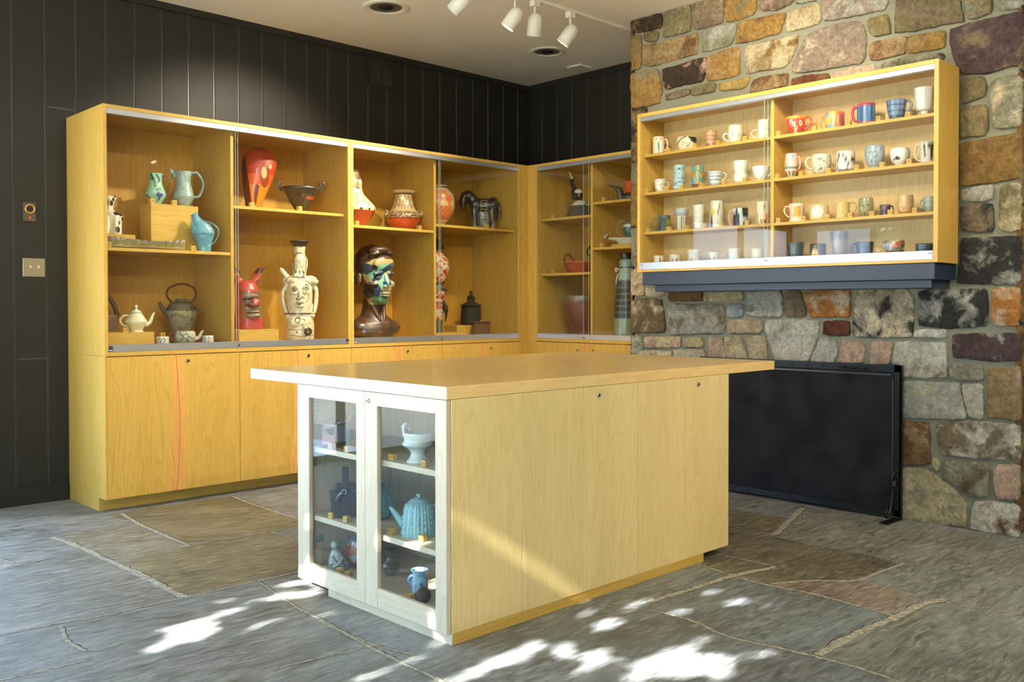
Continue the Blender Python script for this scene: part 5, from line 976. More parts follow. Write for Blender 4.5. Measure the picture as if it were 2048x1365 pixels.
# ---- bottom row, right bay
mug(-2.683, .050, 4, 1.572, 'waist', 'matt charcoal teal cup at the left of the lower right shelf', (50, 62, 64), [('band', (38, 48, 50), .4, .46), ('cloud', (64, 76, 74), 3, .9, 2)], nm='cup')
mug(-2.826, .045, 4, 1.557, 'straight', 'dark cup with a large cream sunburst flower', (70, 60, 62), [('poly', (218, 186, 144), [( -.38+(.58 if k % 2 else .40)*cos(k*pi/14), .42+(.42 if k % 2 else .30)*sin(k*pi/14)) for k in range(28)]), ('ell', (120, 90, 60), -.38, .42, .08, .06)], nm='cup')
mug(-2.956, .050, 4, 1.621, 'vtaper', 'tall grey conical tumbler with slanted incised lines below a smooth lip', (118, 104, 104), [('vstripe', (176, 166, 160), 46, .2, (.02, .76), 8), ('band', (104, 96, 104), .77, 1.1), ('band', (60, 54, 56), .76, .775)], nm='tumbler', seg=180)
mug(-3.108, .048, 4, 1.554, 'waist', 'glossy blue-black mug with a pinched handle at left', (44, 56, 74), [('cloud', (60, 76, 98), 2.5, .9, 2), ('band', (30, 38, 50), .9, 1.1)], (-1, .9, .25, .5, .006), inner=(120, 130, 140))
mug(-3.277, .050, 4, 1.553, 'footed', 'low cup with red, green and cream camouflage patches', (120, 116, 92), [('cloud', (196, 60, 56), 3, .55, .8), ('cloud', (64, 84, 66), 3.2, .6, 2.7), ('cloud', (214, 190, 170), 2.8, .8, 5), ('cloud', (196, 110, 130), 4, 1.0, 7)], (-1, .9, .6, .25, .005), nm='cup')
mug(-3.436, .045, 4, 1.528, 'cyl', 'low dark blue bowl-shaped cup in the bottom right corner', (44, 66, 84), [('cloud', (100, 90, 80), 2.5, .6, 1.4), ('band', (60, 80, 100), .85, 1.1)], nm='cup', inner=(90, 90, 84))

# ---------------------------------------------------------------- wooden number blocks
NBLK = [0]
def block(x, y, z, what, s=.026, rz=0, axis='x', num=None, place='standing beside'):
    th = thing('number_block', 'small wooden number block %s %s' % (place, what), 'wooden block', (x, y, z), rz, 'wooden number blocks')
    MB().box(-s/2, -s/2, 0, s/2, s/2, s, bev=s*.04).build('cube', 'maple', th)
    NBLK[0] += 1; t = num or str(17+NBLK[0])
    c = bpy.data.curves.new('printed_number', 'FONT'); c.body = t; c.size = s*.5; c.align_x = 'CENTER'; c.align_y = 'CENTER'; c.extrude = .0001
    o = bpy.data.objects.new('printed_number', c); c.materials.append(MATS['ink']); COL.objects.link(o); o.parent = th
    if axis == 'x': o.rotation_euler = (pi/2, 0, -pi/2); o.location = (-s/2-.0003, 0, s*.5)
    else: o.rotation_euler = (pi/2, 0, 0); o.location = (0, -s/2-.0003, s*.5)
BXX = -.508
for row, items in ((1, [(-1.63, 'the bird mug, left end of top shelf'), (-1.805, 'the handle of the cream bird mug'), (-2.016, 'the low cup with black patches'), (-2.186, 'the pinkish ridged tumbler'), (-2.379, 'the cream mug with blue lines')]),
                   (2, [(-1.63, 'the pastel mug, left end of second shelf'), (-1.79, 'the small pink and green mug handle'), (-1.915, 'the lumpy blue tumbler'), (-2.059, 'the amber tumbler with half circles'), (-2.23, 'the handle of the woven dash mug'), (-2.379, 'the double-lobed celadon tumbler')]),
                   (3, [(-1.639, 'the dark green mug, at its left'), (-1.807, 'the right side of the dark green mug'), (-1.949, 'the wide-cupped grey beaker'), (-2.079, 'the plain tall white tumbler'), (-2.213, 'the tumbler with the hammer'), (-2.394, 'the indigo and peach mug'), (-2.500, 'the tumbler with the teal fish')]),
                   (1, [(-2.604, 'the centre divider on the top shelf'), (-2.835, 'the handle of the red leaf mug'), (-3.039, 'the patchwork mug, at its right'), (-3.212, 'the deep blue mug with red rim'), (-3.373, 'the plaid teacup handle')]),
                   (2, [(-2.598, 'the centre divider on the second shelf'), (-2.752, 'the pink mug with blue heart'), (-2.923, 'the speckled grey-white mug'), (-3.09, 'the cup with black brush drawing'), (-3.233, 'the grey-blue scrolled cup'), (-3.379, 'the cup with the eyelash mark')]),
                   (3, [(-2.606, 'the centre divider on the third shelf'), (-2.768, 'the mug with the gold square'), (-2.917, 'the squat cup with white oval'), (-3.054, 'the ochre mug handle'), (-3.177, 'the olive cup with the face'), (-3.279, 'the tiny purple cup'), (-3.409, 'the sandy cup with the spiral')])):
    for y, w_ in items: block(BXX, y, ROWZ[row], w_, rz=rng.uniform(-.15, .15))

# ================================================================ SCULPTED PIECES
def sculpt(name, mb, parent=None, mat='glaze', voxel=.004, smooth=6, bev=None):
    """fuse closed shapes into one continuous surface"""
    me = bpy.data.meshes.new(name); me.from_pydata(mb.v, [], mb.f); tmp = bpy.data.objects.new(name, me); COL.objects.link(tmp)
    r = tmp.modifiers.new('r', 'REMESH'); r.mode = 'VOXEL'; r.voxel_size = voxel; r.use_smooth_shade = True
    if smooth: s = tmp.modifiers.new('s', 'SMOOTH'); s.iterations = smooth; s.factor = .5
    dg = bpy.context.evaluated_depsgraph_get(); m2 = bpy.data.meshes.new_from_object(tmp.evaluated_get(dg)); m2.name = name
    bpy.data.objects.remove(tmp); m2.materials.clear(); m2.materials.append(MATS[mat])
    m2.polygons.foreach_set('use_smooth', [True]*len(m2.polygons))
    o = bpy.data.objects.new(name, m2); COL.objects.link(o)
    if parent: o.parent = parent
    return o
def solo(o, label, cat, x, y, z, rot=0, group=None):
    o.location = (x, y, z); o.rotation_euler = (0, 0, look(x, y)+rot); o['label'] = label; o['category'] = cat
    if group: o['group'] = group
    return o
def loft(mb, secs, seg=28, p=2.0):
    """secs: (cx, z, half width, half depth[, cy])"""
    V = []
    for s in secs:
        cx, z, a, b = s[:4]; cyy = s[4] if len(s) > 4 else 0
        for k in range(seg):
            th = 2*pi*k/seg; c, q = cos(th), sin(th)
            V.append((cx+a*abs(c)**(2/p)*(1 if c >= 0 else -1), cyy+b*abs(q)**(2/p)*(1 if q >= 0 else -1), z))
    n = len(secs); F = [(i*seg+k, i*seg+(k+1) % seg, (i+1)*seg+(k+1) % seg, (i+1)*seg+k) for i in range(n-1) for k in range(seg)]
    F += [tuple(range(seg))[::-1], tuple((n-1)*seg+k for k in range(seg))]
    return mb.add(V, F, 0, True)
def riser(x0, y0, x1, y1, z0, z1, label, nm='riser_block'):
    o = MB().box(x0-(x0+x1)/2, y0-(y0+y1)/2, 0, x1-(x0+x1)/2, y1-(y0+y1)/2, z1-z0, bev=.001).build(nm, 'maple_x')
    o.location = ((x0+x1)/2, (y0+y1)/2, z0); o['label'] = label; o['category'] = 'display riser'; o['group'] = 'plain maple display risers'; return o
GP = 'ceramic pieces in the tall display cases'
# ---------------- case 1, upper left bay (shelf 1.545)
Z1 = 1.545
riser(-3.097, .19, -2.792, .36, Z1, 1.835, 'large maple riser block carrying the two green pitchers')
riser(-3.425, .20, -3.190, .42, Z1, 1.634, 'low maple riser under the spotted white dog')
vessel('pitcher', 'small green pitcher painted with dark blue leaves, left of the two on the riser', 'pitcher', -3.030, .275, 1.835, .061, .195,
       [(.45, 0), (.6, .08), (.98, .3), (.95, .42), (.66, .66), (.62, .85), (.7, 1)], (148, 196, 164),
       [('cloud', (176, 186, 206), 2, .9, 1), ('line', (20, 50, 74), [(-.9, .3), (-.6, .2), (-.3, .12)], .06), ('line', (20, 50, 74), [(.1, .45), (.4, .5), (.6, .35), (.2, .1)], .06), ('line', (20, 46, 70), [(-.6, .85), (-.1, .75), (-.05, .55)], .06), ('line', (16, 44, 66), [(.1, .95), (.35, .8), (.3, .7)], .07), ('ell', (70, 84, 140), .35, .3, .3, .1), ('line', (20, 60, 60), [(-.5, 1), (-.2, .8)], .08)],
       (1, .92, .35, .62, .005), GP, hcol=(120, 66, 56))
pt = vessel('pitcher', 'tall grey-green pitcher with a long spout and high loop handle', 'pitcher', -2.848, .275, 1.835, .066, .225,
       [(.5, 0), (.62, .06), (.98, .26), (.96, .34), (.7, .62), (.68, .82), (.8, 1)], (150, 170, 156), [('cloud', (178, 190, 182), 2.2, .7, 2), ('cloud', (110, 130, 124), 3, 1.1, 5)], (1, .96, .28, .85, .009), GP)
sp_ = MB().tube(crom([(-.045, 0, .19), (-.062, 0, .212), (-.082, 0, .238)], 4), [.018]*4+[.013]*4+[.006], 10, flat=.8).build('spout', 'glaze', pt); paint(sp_, (132, 156, 146))
dj = MB(); loft(dj, [(0, 0, .040, .034), (.002, .03, .042, .036), (0, .07, .052, .046), (-.006, .115, .071, .058), (-.012, .14, .071, .054), (-.022, .17, .060, .048), (-.038, .195, .036, .032), (-.050, .215, .026, .025), (-.054, .232, .018, .017), (-.040, .250, .004, .012)], 32)
bj = thing('pitcher', 'blue leaning bird-shaped pitcher with a pointed spout', 'pitcher', (-2.795, .105, Z1), look(-2.795, .105), GP)
b_ = sculpt('body', dj.tube([(-.055, 0, .222), (-.078, 0, .226)], [.014, .004], 8), bj, voxel=.003, smooth=3); paint(b_, (92, 150, 170), [('cloud', (120, 176, 190), 2, .6, 1), ('band', (64, 110, 128), .418, .43), ('cloud', (70, 120, 140), 3, 1.1, 4)], .07, 0, .25)
h_ = MB().tube(crom([(-.005, 0, .192), (.045, 0, .180), (.085, 0, .145), (.086, 0, .105), (.062, 0, .06), (.045, 0, .045)], 5), .005, 8, flat=1.6).build('handle', 'glaze', bj); paint(h_, (80, 130, 130))
# spotted dog figure sitting up
dg_ = MB(); loft(dg_, [(.0, 0, .056, .05), (0, .02, .054, .05), (-.002, .08, .058, .052), (.0, .115, .064, .05), (-.01, .135, .05, .042), (-.018, .15, .026, .026), (-.016, .175, .023, .024), (-.018, .20, .032, .032), (-.016, .222, .034, .033), (-.016, .238, .022, .025)], 26)
dg_.ell((-.012, -.034, .200), (.017, .024, .015)).ell((-.042, .0, .208), (.008, .016, .030), (0, 12, 0)).ell((.016, -.006, .226), (.009, .010, .016)).ell((-.034, -.006, .238), (.008, .008, .014)).tube([(-.03, -.035, .11), (-.032, -.06, .0)], [.018, .016]).tube([(.018, -.035, .11), (.02, -.058, 0)], [.018, .016])
do = solo(sculpt('dog_figure', dg_, voxel=.0035, smooth=4), 'white glazed dog figure with black spots, sitting at the left end', 'figurine', -3.290, .30, 1.634, 0, GP)
paint(do, (226, 222, 200), [('ell', (22, 22, 24), x_, v_, a_, b2) for x_, v_, a_, b2 in ((-.06, .78, .14, .06), (-.6, .92, .1, .06), (.28, .98, .12, .06), (-.75, .84, .16, .14), (.1, .88, .12, .05), (.4, .53, .28, .05), (.78, .5, .14, .05), (.95, .4, .1, .06), (.5, .12, .22, .08), (.65, .3, .07, .05))], .06, 0, .245)
# long leaf dish
V = []; F = []; nu, nv = 60, 12
for i in range(nu+1):
    t = -1+2*i/nu; w = .062*math.sqrt(max(0, 1-abs(t)**2.6))+.004; zb = .012+.022*abs(t)**2.2
    for j in range(nv+1):
        s = -1+2*j/nv; ed = abs(s)**2; V.append((t*.235, s*w*(1+.08*cos(i*1.15)*ed), zb*(.35+.65*ed)+ed*(.026+.008*abs(sin(i*.58)))-.006*(1-ed)))
n0 = len(V); V += [(x*.985, y*.94, max(z-.005, .0)) for x, y, z in V]
for k in range(2):
    for i in range(nu):
        for j in range(nv):
            a = k*n0+i*(nv+1)+j; q = (a, a+1, a+nv+2, a+nv+1); F.append(q if k == 0 else q[::-1])
for i in range(nu):
    a = i*(nv+1); F.append((a, a+nv+1, a+nv+1+n0, a+n0)); b2 = a+nv; F.append((b2, b2+n0, b2+n0+nv+1, b2+nv+1))
ds = MB().add(V, F, 0, True).build('leaf_dish', 'glaze'); solo(ds, 'long leaf-shaped green dish with scalloped mauve rim', 'dish', -3.150, .115, Z1+.001, radians(44)+pi*0-.02, GP)
ds.rotation_euler = (0, 0, 0); ds.location.z += .004; paint(ds, (158, 152, 98), [('cloud', (120, 118, 74), 1, .8, 2), ('inside', (166, 146, 160), lambda co: (co[:, 2] > .034) & (np.sin(co[:, 0]*130) > -.2)), ('inside', (204, 200, 168), lambda co: (co[:, 2] < .012))], .235, 0, .06)
for x, y, z, w_ in ((-3.085, .205, 1.835, 'the small leaf-painted pitcher, on the riser edge'), (-2.945, .207, 1.835, 'the tall grey-green pitcher, on the riser edge'), (-2.885, .075, Z1, 'the blue bird-shaped pitcher'), (-3.40, .075, Z1, 'the left tip of the leaf dish')): block(x, y, z, w_, .030, axis='y')
# ---------------- case 1, lower left bay (floor .947)
Z0_ = .947
riser(-3.425, .10, -3.120, .33, Z0_, 1.043, 'low maple riser under the pale teapot with the pointed lid')
def teapot(x, y, z, r, h, prof, label, base, shapes, hside, lidc, group=GP, lid_h=.05, mat='glaze', mod=None, loop=True, spout=None, hcol=None, seg=80, n=5):
    th = vessel('teapot', label, 'teapot', x, y, z, r, h, prof, base, shapes, (hside, .85, .3, .65, .006) if loop else None, group, mat, mod=mod, hcol=hcol, seg=seg, n=n)
    if th.type == 'MESH':
        b_ = th; b_.name = 'body'; t2 = thing('teapot', label, 'teapot', tuple(b_.location), b_.rotation_euler.z, group); b_.parent = t2; b_.location = (0, 0, 0); b_.rotation_euler = (0, 0, 0)
        for k in ('label', 'category', 'group'):
            if k in b_: del b_[k]
        th = t2
    lid = MB().lathe([(r*.55, h), (r*.52, h+lid_h*.12), (r*.34, h+lid_h*.32), (r*.14, h+lid_h*.45), (r*.08, h+lid_h*.6), (r*.16, h+lid_h*.75), (r*.12, h+lid_h*.95), (.001, h+lid_h)], 32).build('lid', mat, th); paint(lid, lidc)
    s_ = -hside; P = spout or [(s_*r*.8, 0, h*.35), (s_*r*1.25, 0, h*.5), (s_*r*1.5, 0, h*.85), (s_*r*1.7, 0, h*1.05)]
    so = MB().tube(crom(P, 5), [r*.26*(1-.72*i/15) for i in range(16)], 10).build('spout', mat, th); paint(so, base)
    return th
teapot(-3.185, .21, 1.043, .062, .115, [(.68, 0), (.62, .1), (.95, .42), (1, .58), (.7, .85), (.5, 1)], 'pale celadon teapot with a pointed lid and ear-shaped handle on the low riser', (218, 216, 176), [('cloud', (226, 206, 168), 2, .9, 1), ('cloud', (196, 212, 184), 2.4, .9, 4)], -1, (200, 208, 178))
kt = vessel('kettle', 'large grey stoneware kettle with speckled shoulder and brown cane hoop handle', 'kettle', -2.820, .38, Z0_, .100, .300, [(.5, 0), (.52, .25), (.74, .42), (1, .62), (.97, .76), (.72, .9), (.4, .95), (.38, 1)], (150, 140, 108),
            [('band', (96, 90, 66), .76, 1.1), ('speck', (40, 38, 30), .10, (.6, .9)), ('ell', (36, 34, 28), -.3, .68, .05, .015), ('ell', (36, 34, 28), .3, .74, .05, .015), ('ell', (36, 34, 28), .6, .75, .05, .015), ('cloud', (120, 112, 84), 2.5, .8, 1)], None, GP, 'bisque')
b_ = kt; b_.name = 'body'; kt = thing('kettle', b_['label'], 'kettle', tuple(b_.location), b_.rotation_euler.z, GP); b_.parent = kt; b_.location = (0, 0, 0); b_.rotation_euler = (0, 0, 0); [b_.__delitem__(k) for k in ('label', 'category', 'group')]
h_ = MB().tube(crom([(-.062, 0, .275), (-.090, 0, .325), (-.072, 0, .372), (0, 0, .398), (.072, 0, .376), (.088, 0, .325), (.062, 0, .275)], 6), .006, 8).build('hoop_handle', 'bisque', kt); paint(h_, (92, 44, 22))
s_ = MB().tube(crom([(-.075, 0, .20), (-.115, 0, .235), (-.135, 0, .28)], 5), [.026, .024, .022, .02, .018, .016, .015, .014, .013, .012, .011], 10).build('spout', 'bisque', kt); paint(s_, (104, 96, 70))
tray = MB().tube([(0, 0, 0)]*2, .001)
tray = MB(); V = []; F = []
for i in range(31):
    t = -1+2*i/30; zz_ = .0005+.017*abs(t)**18
    for s in (-1, 1): V += [(t*.235, s*.055, zz_), (t*.235, s*.055, zz_+.008)]
for i in range(30):
    a = 4*i; b2 = a+4; F += [(a, b2, b2+2, a+2), (a+1, a+3, b2+3, b2+1), (a, a+1, b2+1, b2), (a+2, b2+2, b2+3, a+3)]
F += [(0, 2, 3, 1), (120, 121, 123, 122)]
tr = MB().add(V, F).build('tray', 'bisque'); tr.location = (-2.912, .15, Z0_+.0005); tr['label'] = 'long dark wooden tray with upturned ends under the small tea set'; tr['category'] = 'tray'; paint(tr, (44, 26, 18))
ZT = Z0_+.0135
TWG = [('line', (34, 34, 34), [(-.6, .9), (-.1, .5), (.4, .2)], .04), ('line', (34, 34, 34), [(0, .95), (.3, .6), (.8, .4)], .04), ('line', (34, 34, 34), [(-.1, .5), (-.5, .3)], .035), ('line', (34, 34, 34), [(.3, .6), (.1, .3), (.2, .05)], .035), ('line', (34, 34, 34), [(-.3, .7), (.2, .8)], .035)]
teapot(-2.900, .15, ZT, .062, .082, 'round', 'small grey teapot with black twig drawing and red-brown handle, on the tray', (184, 180, 158), TWG+[('band', (110, 104, 88), 0, .12)], -1, (96, 84, 70), lid_h=.03, hcol=(96, 40, 26))
for x_, w_ in ((-3.046, 'left of the small teapot on the tray'), (-2.752, 'right of the small teapot on the tray')):
    vessel('tea_cup', 'small white handleless cup with black twig drawing, '+w_, 'cup', x_, .15, ZT, .036, .050, 'straight', (212, 208, 190), TWG, None, 'small cups on the tray')
bk = vessel('basket_vessel', 'dull brown clay vessel with a broad arched handle behind the pale teapot', 'vessel', -3.315, .44, Z0_, .105, .20, [(.8, 0), (.85, .3), (.95, .7), (1, 1)], (104, 84, 66), [('cloud', (130, 104, 80), 2, .7, 1)], None, GP, 'bisque')
b_ = bk; b_.name = 'body'; bk = thing('basket_vessel', b_['label'], 'vessel', tuple(b_.location), b_.rotation_euler.z, GP); b_.parent = bk; b_.location = (0, 0, 0); b_.rotation_euler = (0, 0, 0); [b_.__delitem__(k) for k in ('label', 'category', 'group')]
h_ = MB().tube(crom([(-.098, 0, .19), (-.09, 0, .28), (-.03, 0, .345), (.03, 0, .33), (.075, 0, .27), (.10, 0, .19)], 6), .014, 8, flat=1.5).build('arched_handle', 'bisque', bk); paint(h_, (126, 104, 88))
for x, y, z, w_ in ((-3.290, .115, 1.043, 'the pale teapot with pointed lid'), (-2.985, .30, Z0_+.055, 'the kettle, raised behind the small tea set')): block(x, y, z, w_, .030, axis='y')
riser(-3.03, .285, -2.945, .34, Z0_, Z0_+.055, 'tiny maple riser holding a number block beside the kettle')
# ---------------- case 1, right bays
Z2 = 1.848
ov = MB(); loft(ov, [(-.040, 0, .050, .05), (-.038, .04, .056, .055), (-.028, .12, .076, .072), (-.014, .20, .098, .085), (-.002, .28, .115, .088), (.004, .34, .116, .08), (.004, .385, .098, .06), (0, .415, .062, .035), (-.002, .43, .018, .012)], 40)
oo = thing('sculptural_vase', 'large orange-red flattened vase, broad at the top, with a dark slot low on its face', 'vase', (-2.300, .30, Z2), look(-2.3, .3), GP)
ob = sculpt('body', ov, oo, 'glaze', .0035, 3)
paint(ob, (160, 52, 20), [('inside', (226, 118, 20), lambda co: (co[:, 2] < .17)), ('inside', (204, 84, 20), lambda co: (co[:, 2] >= .17) & (co[:, 2] < .24)), ('ell', (130, 52, 26), .28, .55, .26, .20), ('poly', (92, 50, 28), [(-.28, .07), (-.3, .36), (-.2, .41), (.0, .38), (-.04, .30), (-.18, .08)]), ('ell', (188, 158, 110), .27, .58, .15, .09), ('ell', (176, 150, 100), .62, .68, .07, .035), ('inside', (70, 24, 14), lambda co: co[:, 0] < -.55*(.05+co[:, 2]*.25)-.015+.0*co[:, 1])], .12, 0, .43)
bo = MB().box(-.075, -.03, 0, .05, .03, .004).build('base_plate', 'aluminium_dark', oo)
for c_ in list(oo.children): c_.location.z += .004 if c_.name.startswith('body') else 0
db = vessel('scroll_bowl', 'black conical footed bowl with curled scroll handles and a red crescent', 'bowl', -2.007, .25, Z2, .135, .180, [(.30, 0), (.24, .06), (.28, .12), (.62, .5), (.93, .85), (1, .93), (.99, 1)], (42, 38, 32), [('ell', (196, 66, 26), .5, .66, .42, .10), ('ell', (42, 38, 32), .48, .73, .5, .10), ('hstripe', (58, 52, 42), 12, .85, (.1, .9))], None, GP, 'glaze')
b_ = db; b_.name = 'body'; db = thing('scroll_bowl', b_['label'], 'bowl', tuple(b_.location), b_.rotation_euler.z, GP); b_.parent = db; b_.location = (0, 0, 0); b_.rotation_euler = (0, 0, 0); [b_.__delitem__(k) for k in ('label', 'category', 'group')]
for s in (-1, 1):
    pts = [(s*.118, 0, .155), (s*.142, 0, .165), (s*.135, 0, .20)]+[(s*(.150+.018*(1-k/9)*cos(2.6-k*.75)), 0, .205+.018*(1-k/9)*sin(2.6-k*.75)) for k in range(8)]
    h_ = MB().tube(crom(pts, 4), .0065, 8).build('scroll_handle', 'glaze', db); paint(h_, (62, 56, 48))
for x, w_ in ((-2.475, 'the orange-red vase'), (-2.120, 'the black bowl with scroll handles')): block(x, .085, Z2, w_, .030, axis='y')
riser(-2.560, .10, -2.272, .42, Z0_, 1.044, 'low maple riser under the red masked head')
ph = MB(); loft(ph, [(0, 0, .098, .085), (0, .05, .10, .088), (-.002, .09, .092, .085), (-.004, .15, .086, .088), (-.006, .22, .082, .088), (-.010, .27, .078, .082), (-.012, .31, .060, .06), (-.014, .33, .03, .03)], 34)
ph.ell((.045, -.075, .185), (.030, .030, .026)).ell((.028, -.083, .165), (.04, .026, .02)).ell((.030, -.080, .118), (.045, .02, .012)).ell((.030, -.080, .090), (.05, .02, .02)).ell((.012, -.078, .215), (.05, .014, .012), (0, -12, 0))
pg = thing('masked_head', 'red clay head with olive face, pig snout and two upright pointed ears', 'sculpture', (-2.395, .28, 1.044), look(-2.395, .28), GP)
pb = sculpt('head', ph, pg, 'glaze', .004, 4)
paint(pb, (168, 64, 54), [('inside', (120, 100, 62), lambda co: (co[:, 2] > .075) & (co[:, 2] < .245+.0*co[:, 0]) & (co[:, 0] > -.045) & (co[:, 1] < .02)), ('inside', (92, 62, 40), lambda co: (co[:, 2] > .15) & (co[:, 2] < .22) & (co[:, 0] > -.03) & (co[:, 0] < .07) & (co[:, 1] < -.02)), ('ell', (30, 26, 20), -.12, .61, .34, .03), ('ell', (200, 70, 70), .5, .56, .28, .07), ('ell', (226, 170, 160), .5, .56, .12, .03), ('ell', (110, 50, 36), .2, .5, .3, .07), ('ell', (40, 28, 20), .25, .33, .5, .012), ('band', (66, 50, 30), .74, .757)], .09, 0, .33)
for s, pts in ((1, [(.035, 0, .30), (.05, 0, .345), (.075, -.01, .40), (.118, -.01, .418)]), (-1, [(-.055, 0, .295), (-.07, 0, .34), (-.072, -.01, .385), (-.095, 0, .425)])):
    e = MB().tube(crom(pts, 5), [.012, .02, .027, .031, .033, .033, .031, .029, .026, .023, .019, .015, .011, .008, .005, .003], 10, flat=.4).build('ear', 'glaze', pg); paint(e, (176, 74, 58), [('inside', (70, 26, 22), lambda co: co[:, 2] > .375)])
# white totem of a face, a fish and a bird
tt = thing('totem_vase', 'tall white carved totem vase with face, fish, bird and dark dish on top', 'sculpture', (-2.050, .20, Z0_), look(-2.05, .2), GP)
tm = MB()
loft(tm, [(0, 0, .080, .07), (0, .018, .085, .075), (0, .022, .096, .085), (.0, .06, .098, .088), (.004, .12, .094, .085), (.0, .17, .092, .082), (-.002, .182, .078, .072), (0, .188, .084, .078), (0, .25, .086, .082), (0, .32, .088, .084), (0, .385, .086, .08), (0, .43, .066, .06), (.0, .445, .05, .05)], 34)
tm.tube(crom([(-.088, 0, .40), (-.112, 0, .34), (-.105, 0, .26), (-.080, -.02, .19), (-.072, -.04, .165)], 5), .017, 8); tm.tube(crom([(.088, 0, .41), (.112, 0, .36), (.110, 0, .28), (.092, -.02, .20), (.082, -.04, .175)], 5), .017, 8)
tm.ell((.005, -.088, .315), (.014, .024, .045)).ell((.0, -.095, .285), (.026, .022, .014)).ell((0, -.086, .252), (.032, .014, .008)).ell((-.034, -.080, .34), (.016, .010, .010)).ell((.040, -.080, .35), (.016, .010, .010))
loft(tm, [(0, 0, 0.001, .001), (0, .0001, .001, .001)], 4)
tm.ell((.0, -.01, .425), (.100, .055, .040), (0, 6, 0)).ell((.080, -.012, .432), (.052, .036, .032), (0, 22, 0)).ell((-.095, 0, .470), (.020, .018, .060), (0, -38, 0)).ell((-.085, 0, .425), (.030, .02, .03))
tm.tube([(-.062, -.055, .392), (-.03, -.06, .412)], .008).tube([(.03, -.06, .40), (.062, -.055, .418)], .008)
loft(tm, [(0, .44, .04, .04), (0, .48, .046, .044), (.004, .53, .053, .048), (.006, .575, .050, .046), (.004, .605, .036, .036), (0, .625, .036, .036), (0, .665, .042, .042)], 26)
tm.tube([(.03, -.075, .135), (.050, -.10, .075)], [.022, .015]).ell((.052, -.104, .066), (.02, .014, .014)).ell((-.02, -.075, .135), (.045, .018, .03))
for k in range(5): tm.tube([(-.030+.014*k, -.045, .478), (-.034+.016*k, -.058, .455)], .006)
tb = sculpt('body', tm, tt, 'glaze', .0036, 2)
DK = (62, 50, 36)
paint(tb, (214, 204, 168), [('cloud', (190, 172, 126), 5, 1.1, 1), ('band', (84, 66, 44), .27, .283), ('band', (96, 78, 54), 0, .03),
  ('ring', DK, -.36, .512, .17, .028, .45), ('ell', DK, -.36, .512, .07, .013), ('ring', DK, .43, .525, .19, .03, .45), ('ell', DK, .43, .525, .07, .013),
  ('line', DK, [(-.12, .52), (-.16, .44), (-.2, .42)], .022), ('line', DK, [(.18, .52), (.2, .47)], .022), ('line', DK, [(-.25, .425), (-.1, .405), (.05, .41), (.15, .44), (.3, .425)], .03), ('line', DK, [(-.28, .375), (-.1, .368), (.1, .372), (.3, .378)], .022), ('line', DK, [(.55, .47), (.62, .43), (.45, .39)], .02),
  ('line', DK, [(-.95, .60), (-.7, .635), (-.3, .63), (.0, .615), (.3, .62), (.5, .6)], .022), ('ring', DK, .62, .655, .13, .014, .4), ('line', DK, [(.3, .68), (.28, .63), (.45, .59), (.7, .58)], .024), ('line', DK, [(.85, .615), (1.2, .61)], .03), ('line', DK, [(-1.2, .74), (-.95, .69), (-.8, .66)], .025),
  ('line', DK, [(-1.0, .5), (-.95, .38), (-.75, .28)], .03), ('line', DK, [(1.0, .5), (.95, .4), (.9, .3)], .03), ('line', DK, [(-.1, .245), (.3, .22), (.5, .15)], .024), ('ring', DK, -.15, .215, .2, .03, .4), ('line', DK, [(-.8, .13), (-.3, .12), (.2, .13)], .018), ('line', DK, [(-.7, .075), (0, .06), (.9, .07)], .022), ('ell', (70, 54, 40), .55, .105, .28, .04), ('ell', DK, -.2, .1, .06, .012)]
  + [('line', (120, 104, 72), [(-.35+.13*k, .71), (-.3+.12*k, .76), (-.33+.13*k, .80)], .012) for k in range(6)] + [('line', DK, [(-.35, .69), (-.42, .79), (-.2, .86), (.2, .86), (.48, .8), (.4, .69)], .022), ('line', DK, [(-.3, .665), (-.25, .69)], .03), ('line', DK, [(0, .665), (0, .69)], .03), ('line', DK, [(.25, .665), (.22, .69)], .03), ('ell', (96, 78, 50), .1, .94, .2, .025)], .1, 0, .72)
dd = MB().lathe([(.034, .662), (.05, .675), (.068, .700), (.070, .705), (.05, .688), (.001, .682)], 36).build('dish', 'glaze', tt, label='dark dish on top'); paint(dd, (52, 42, 30))
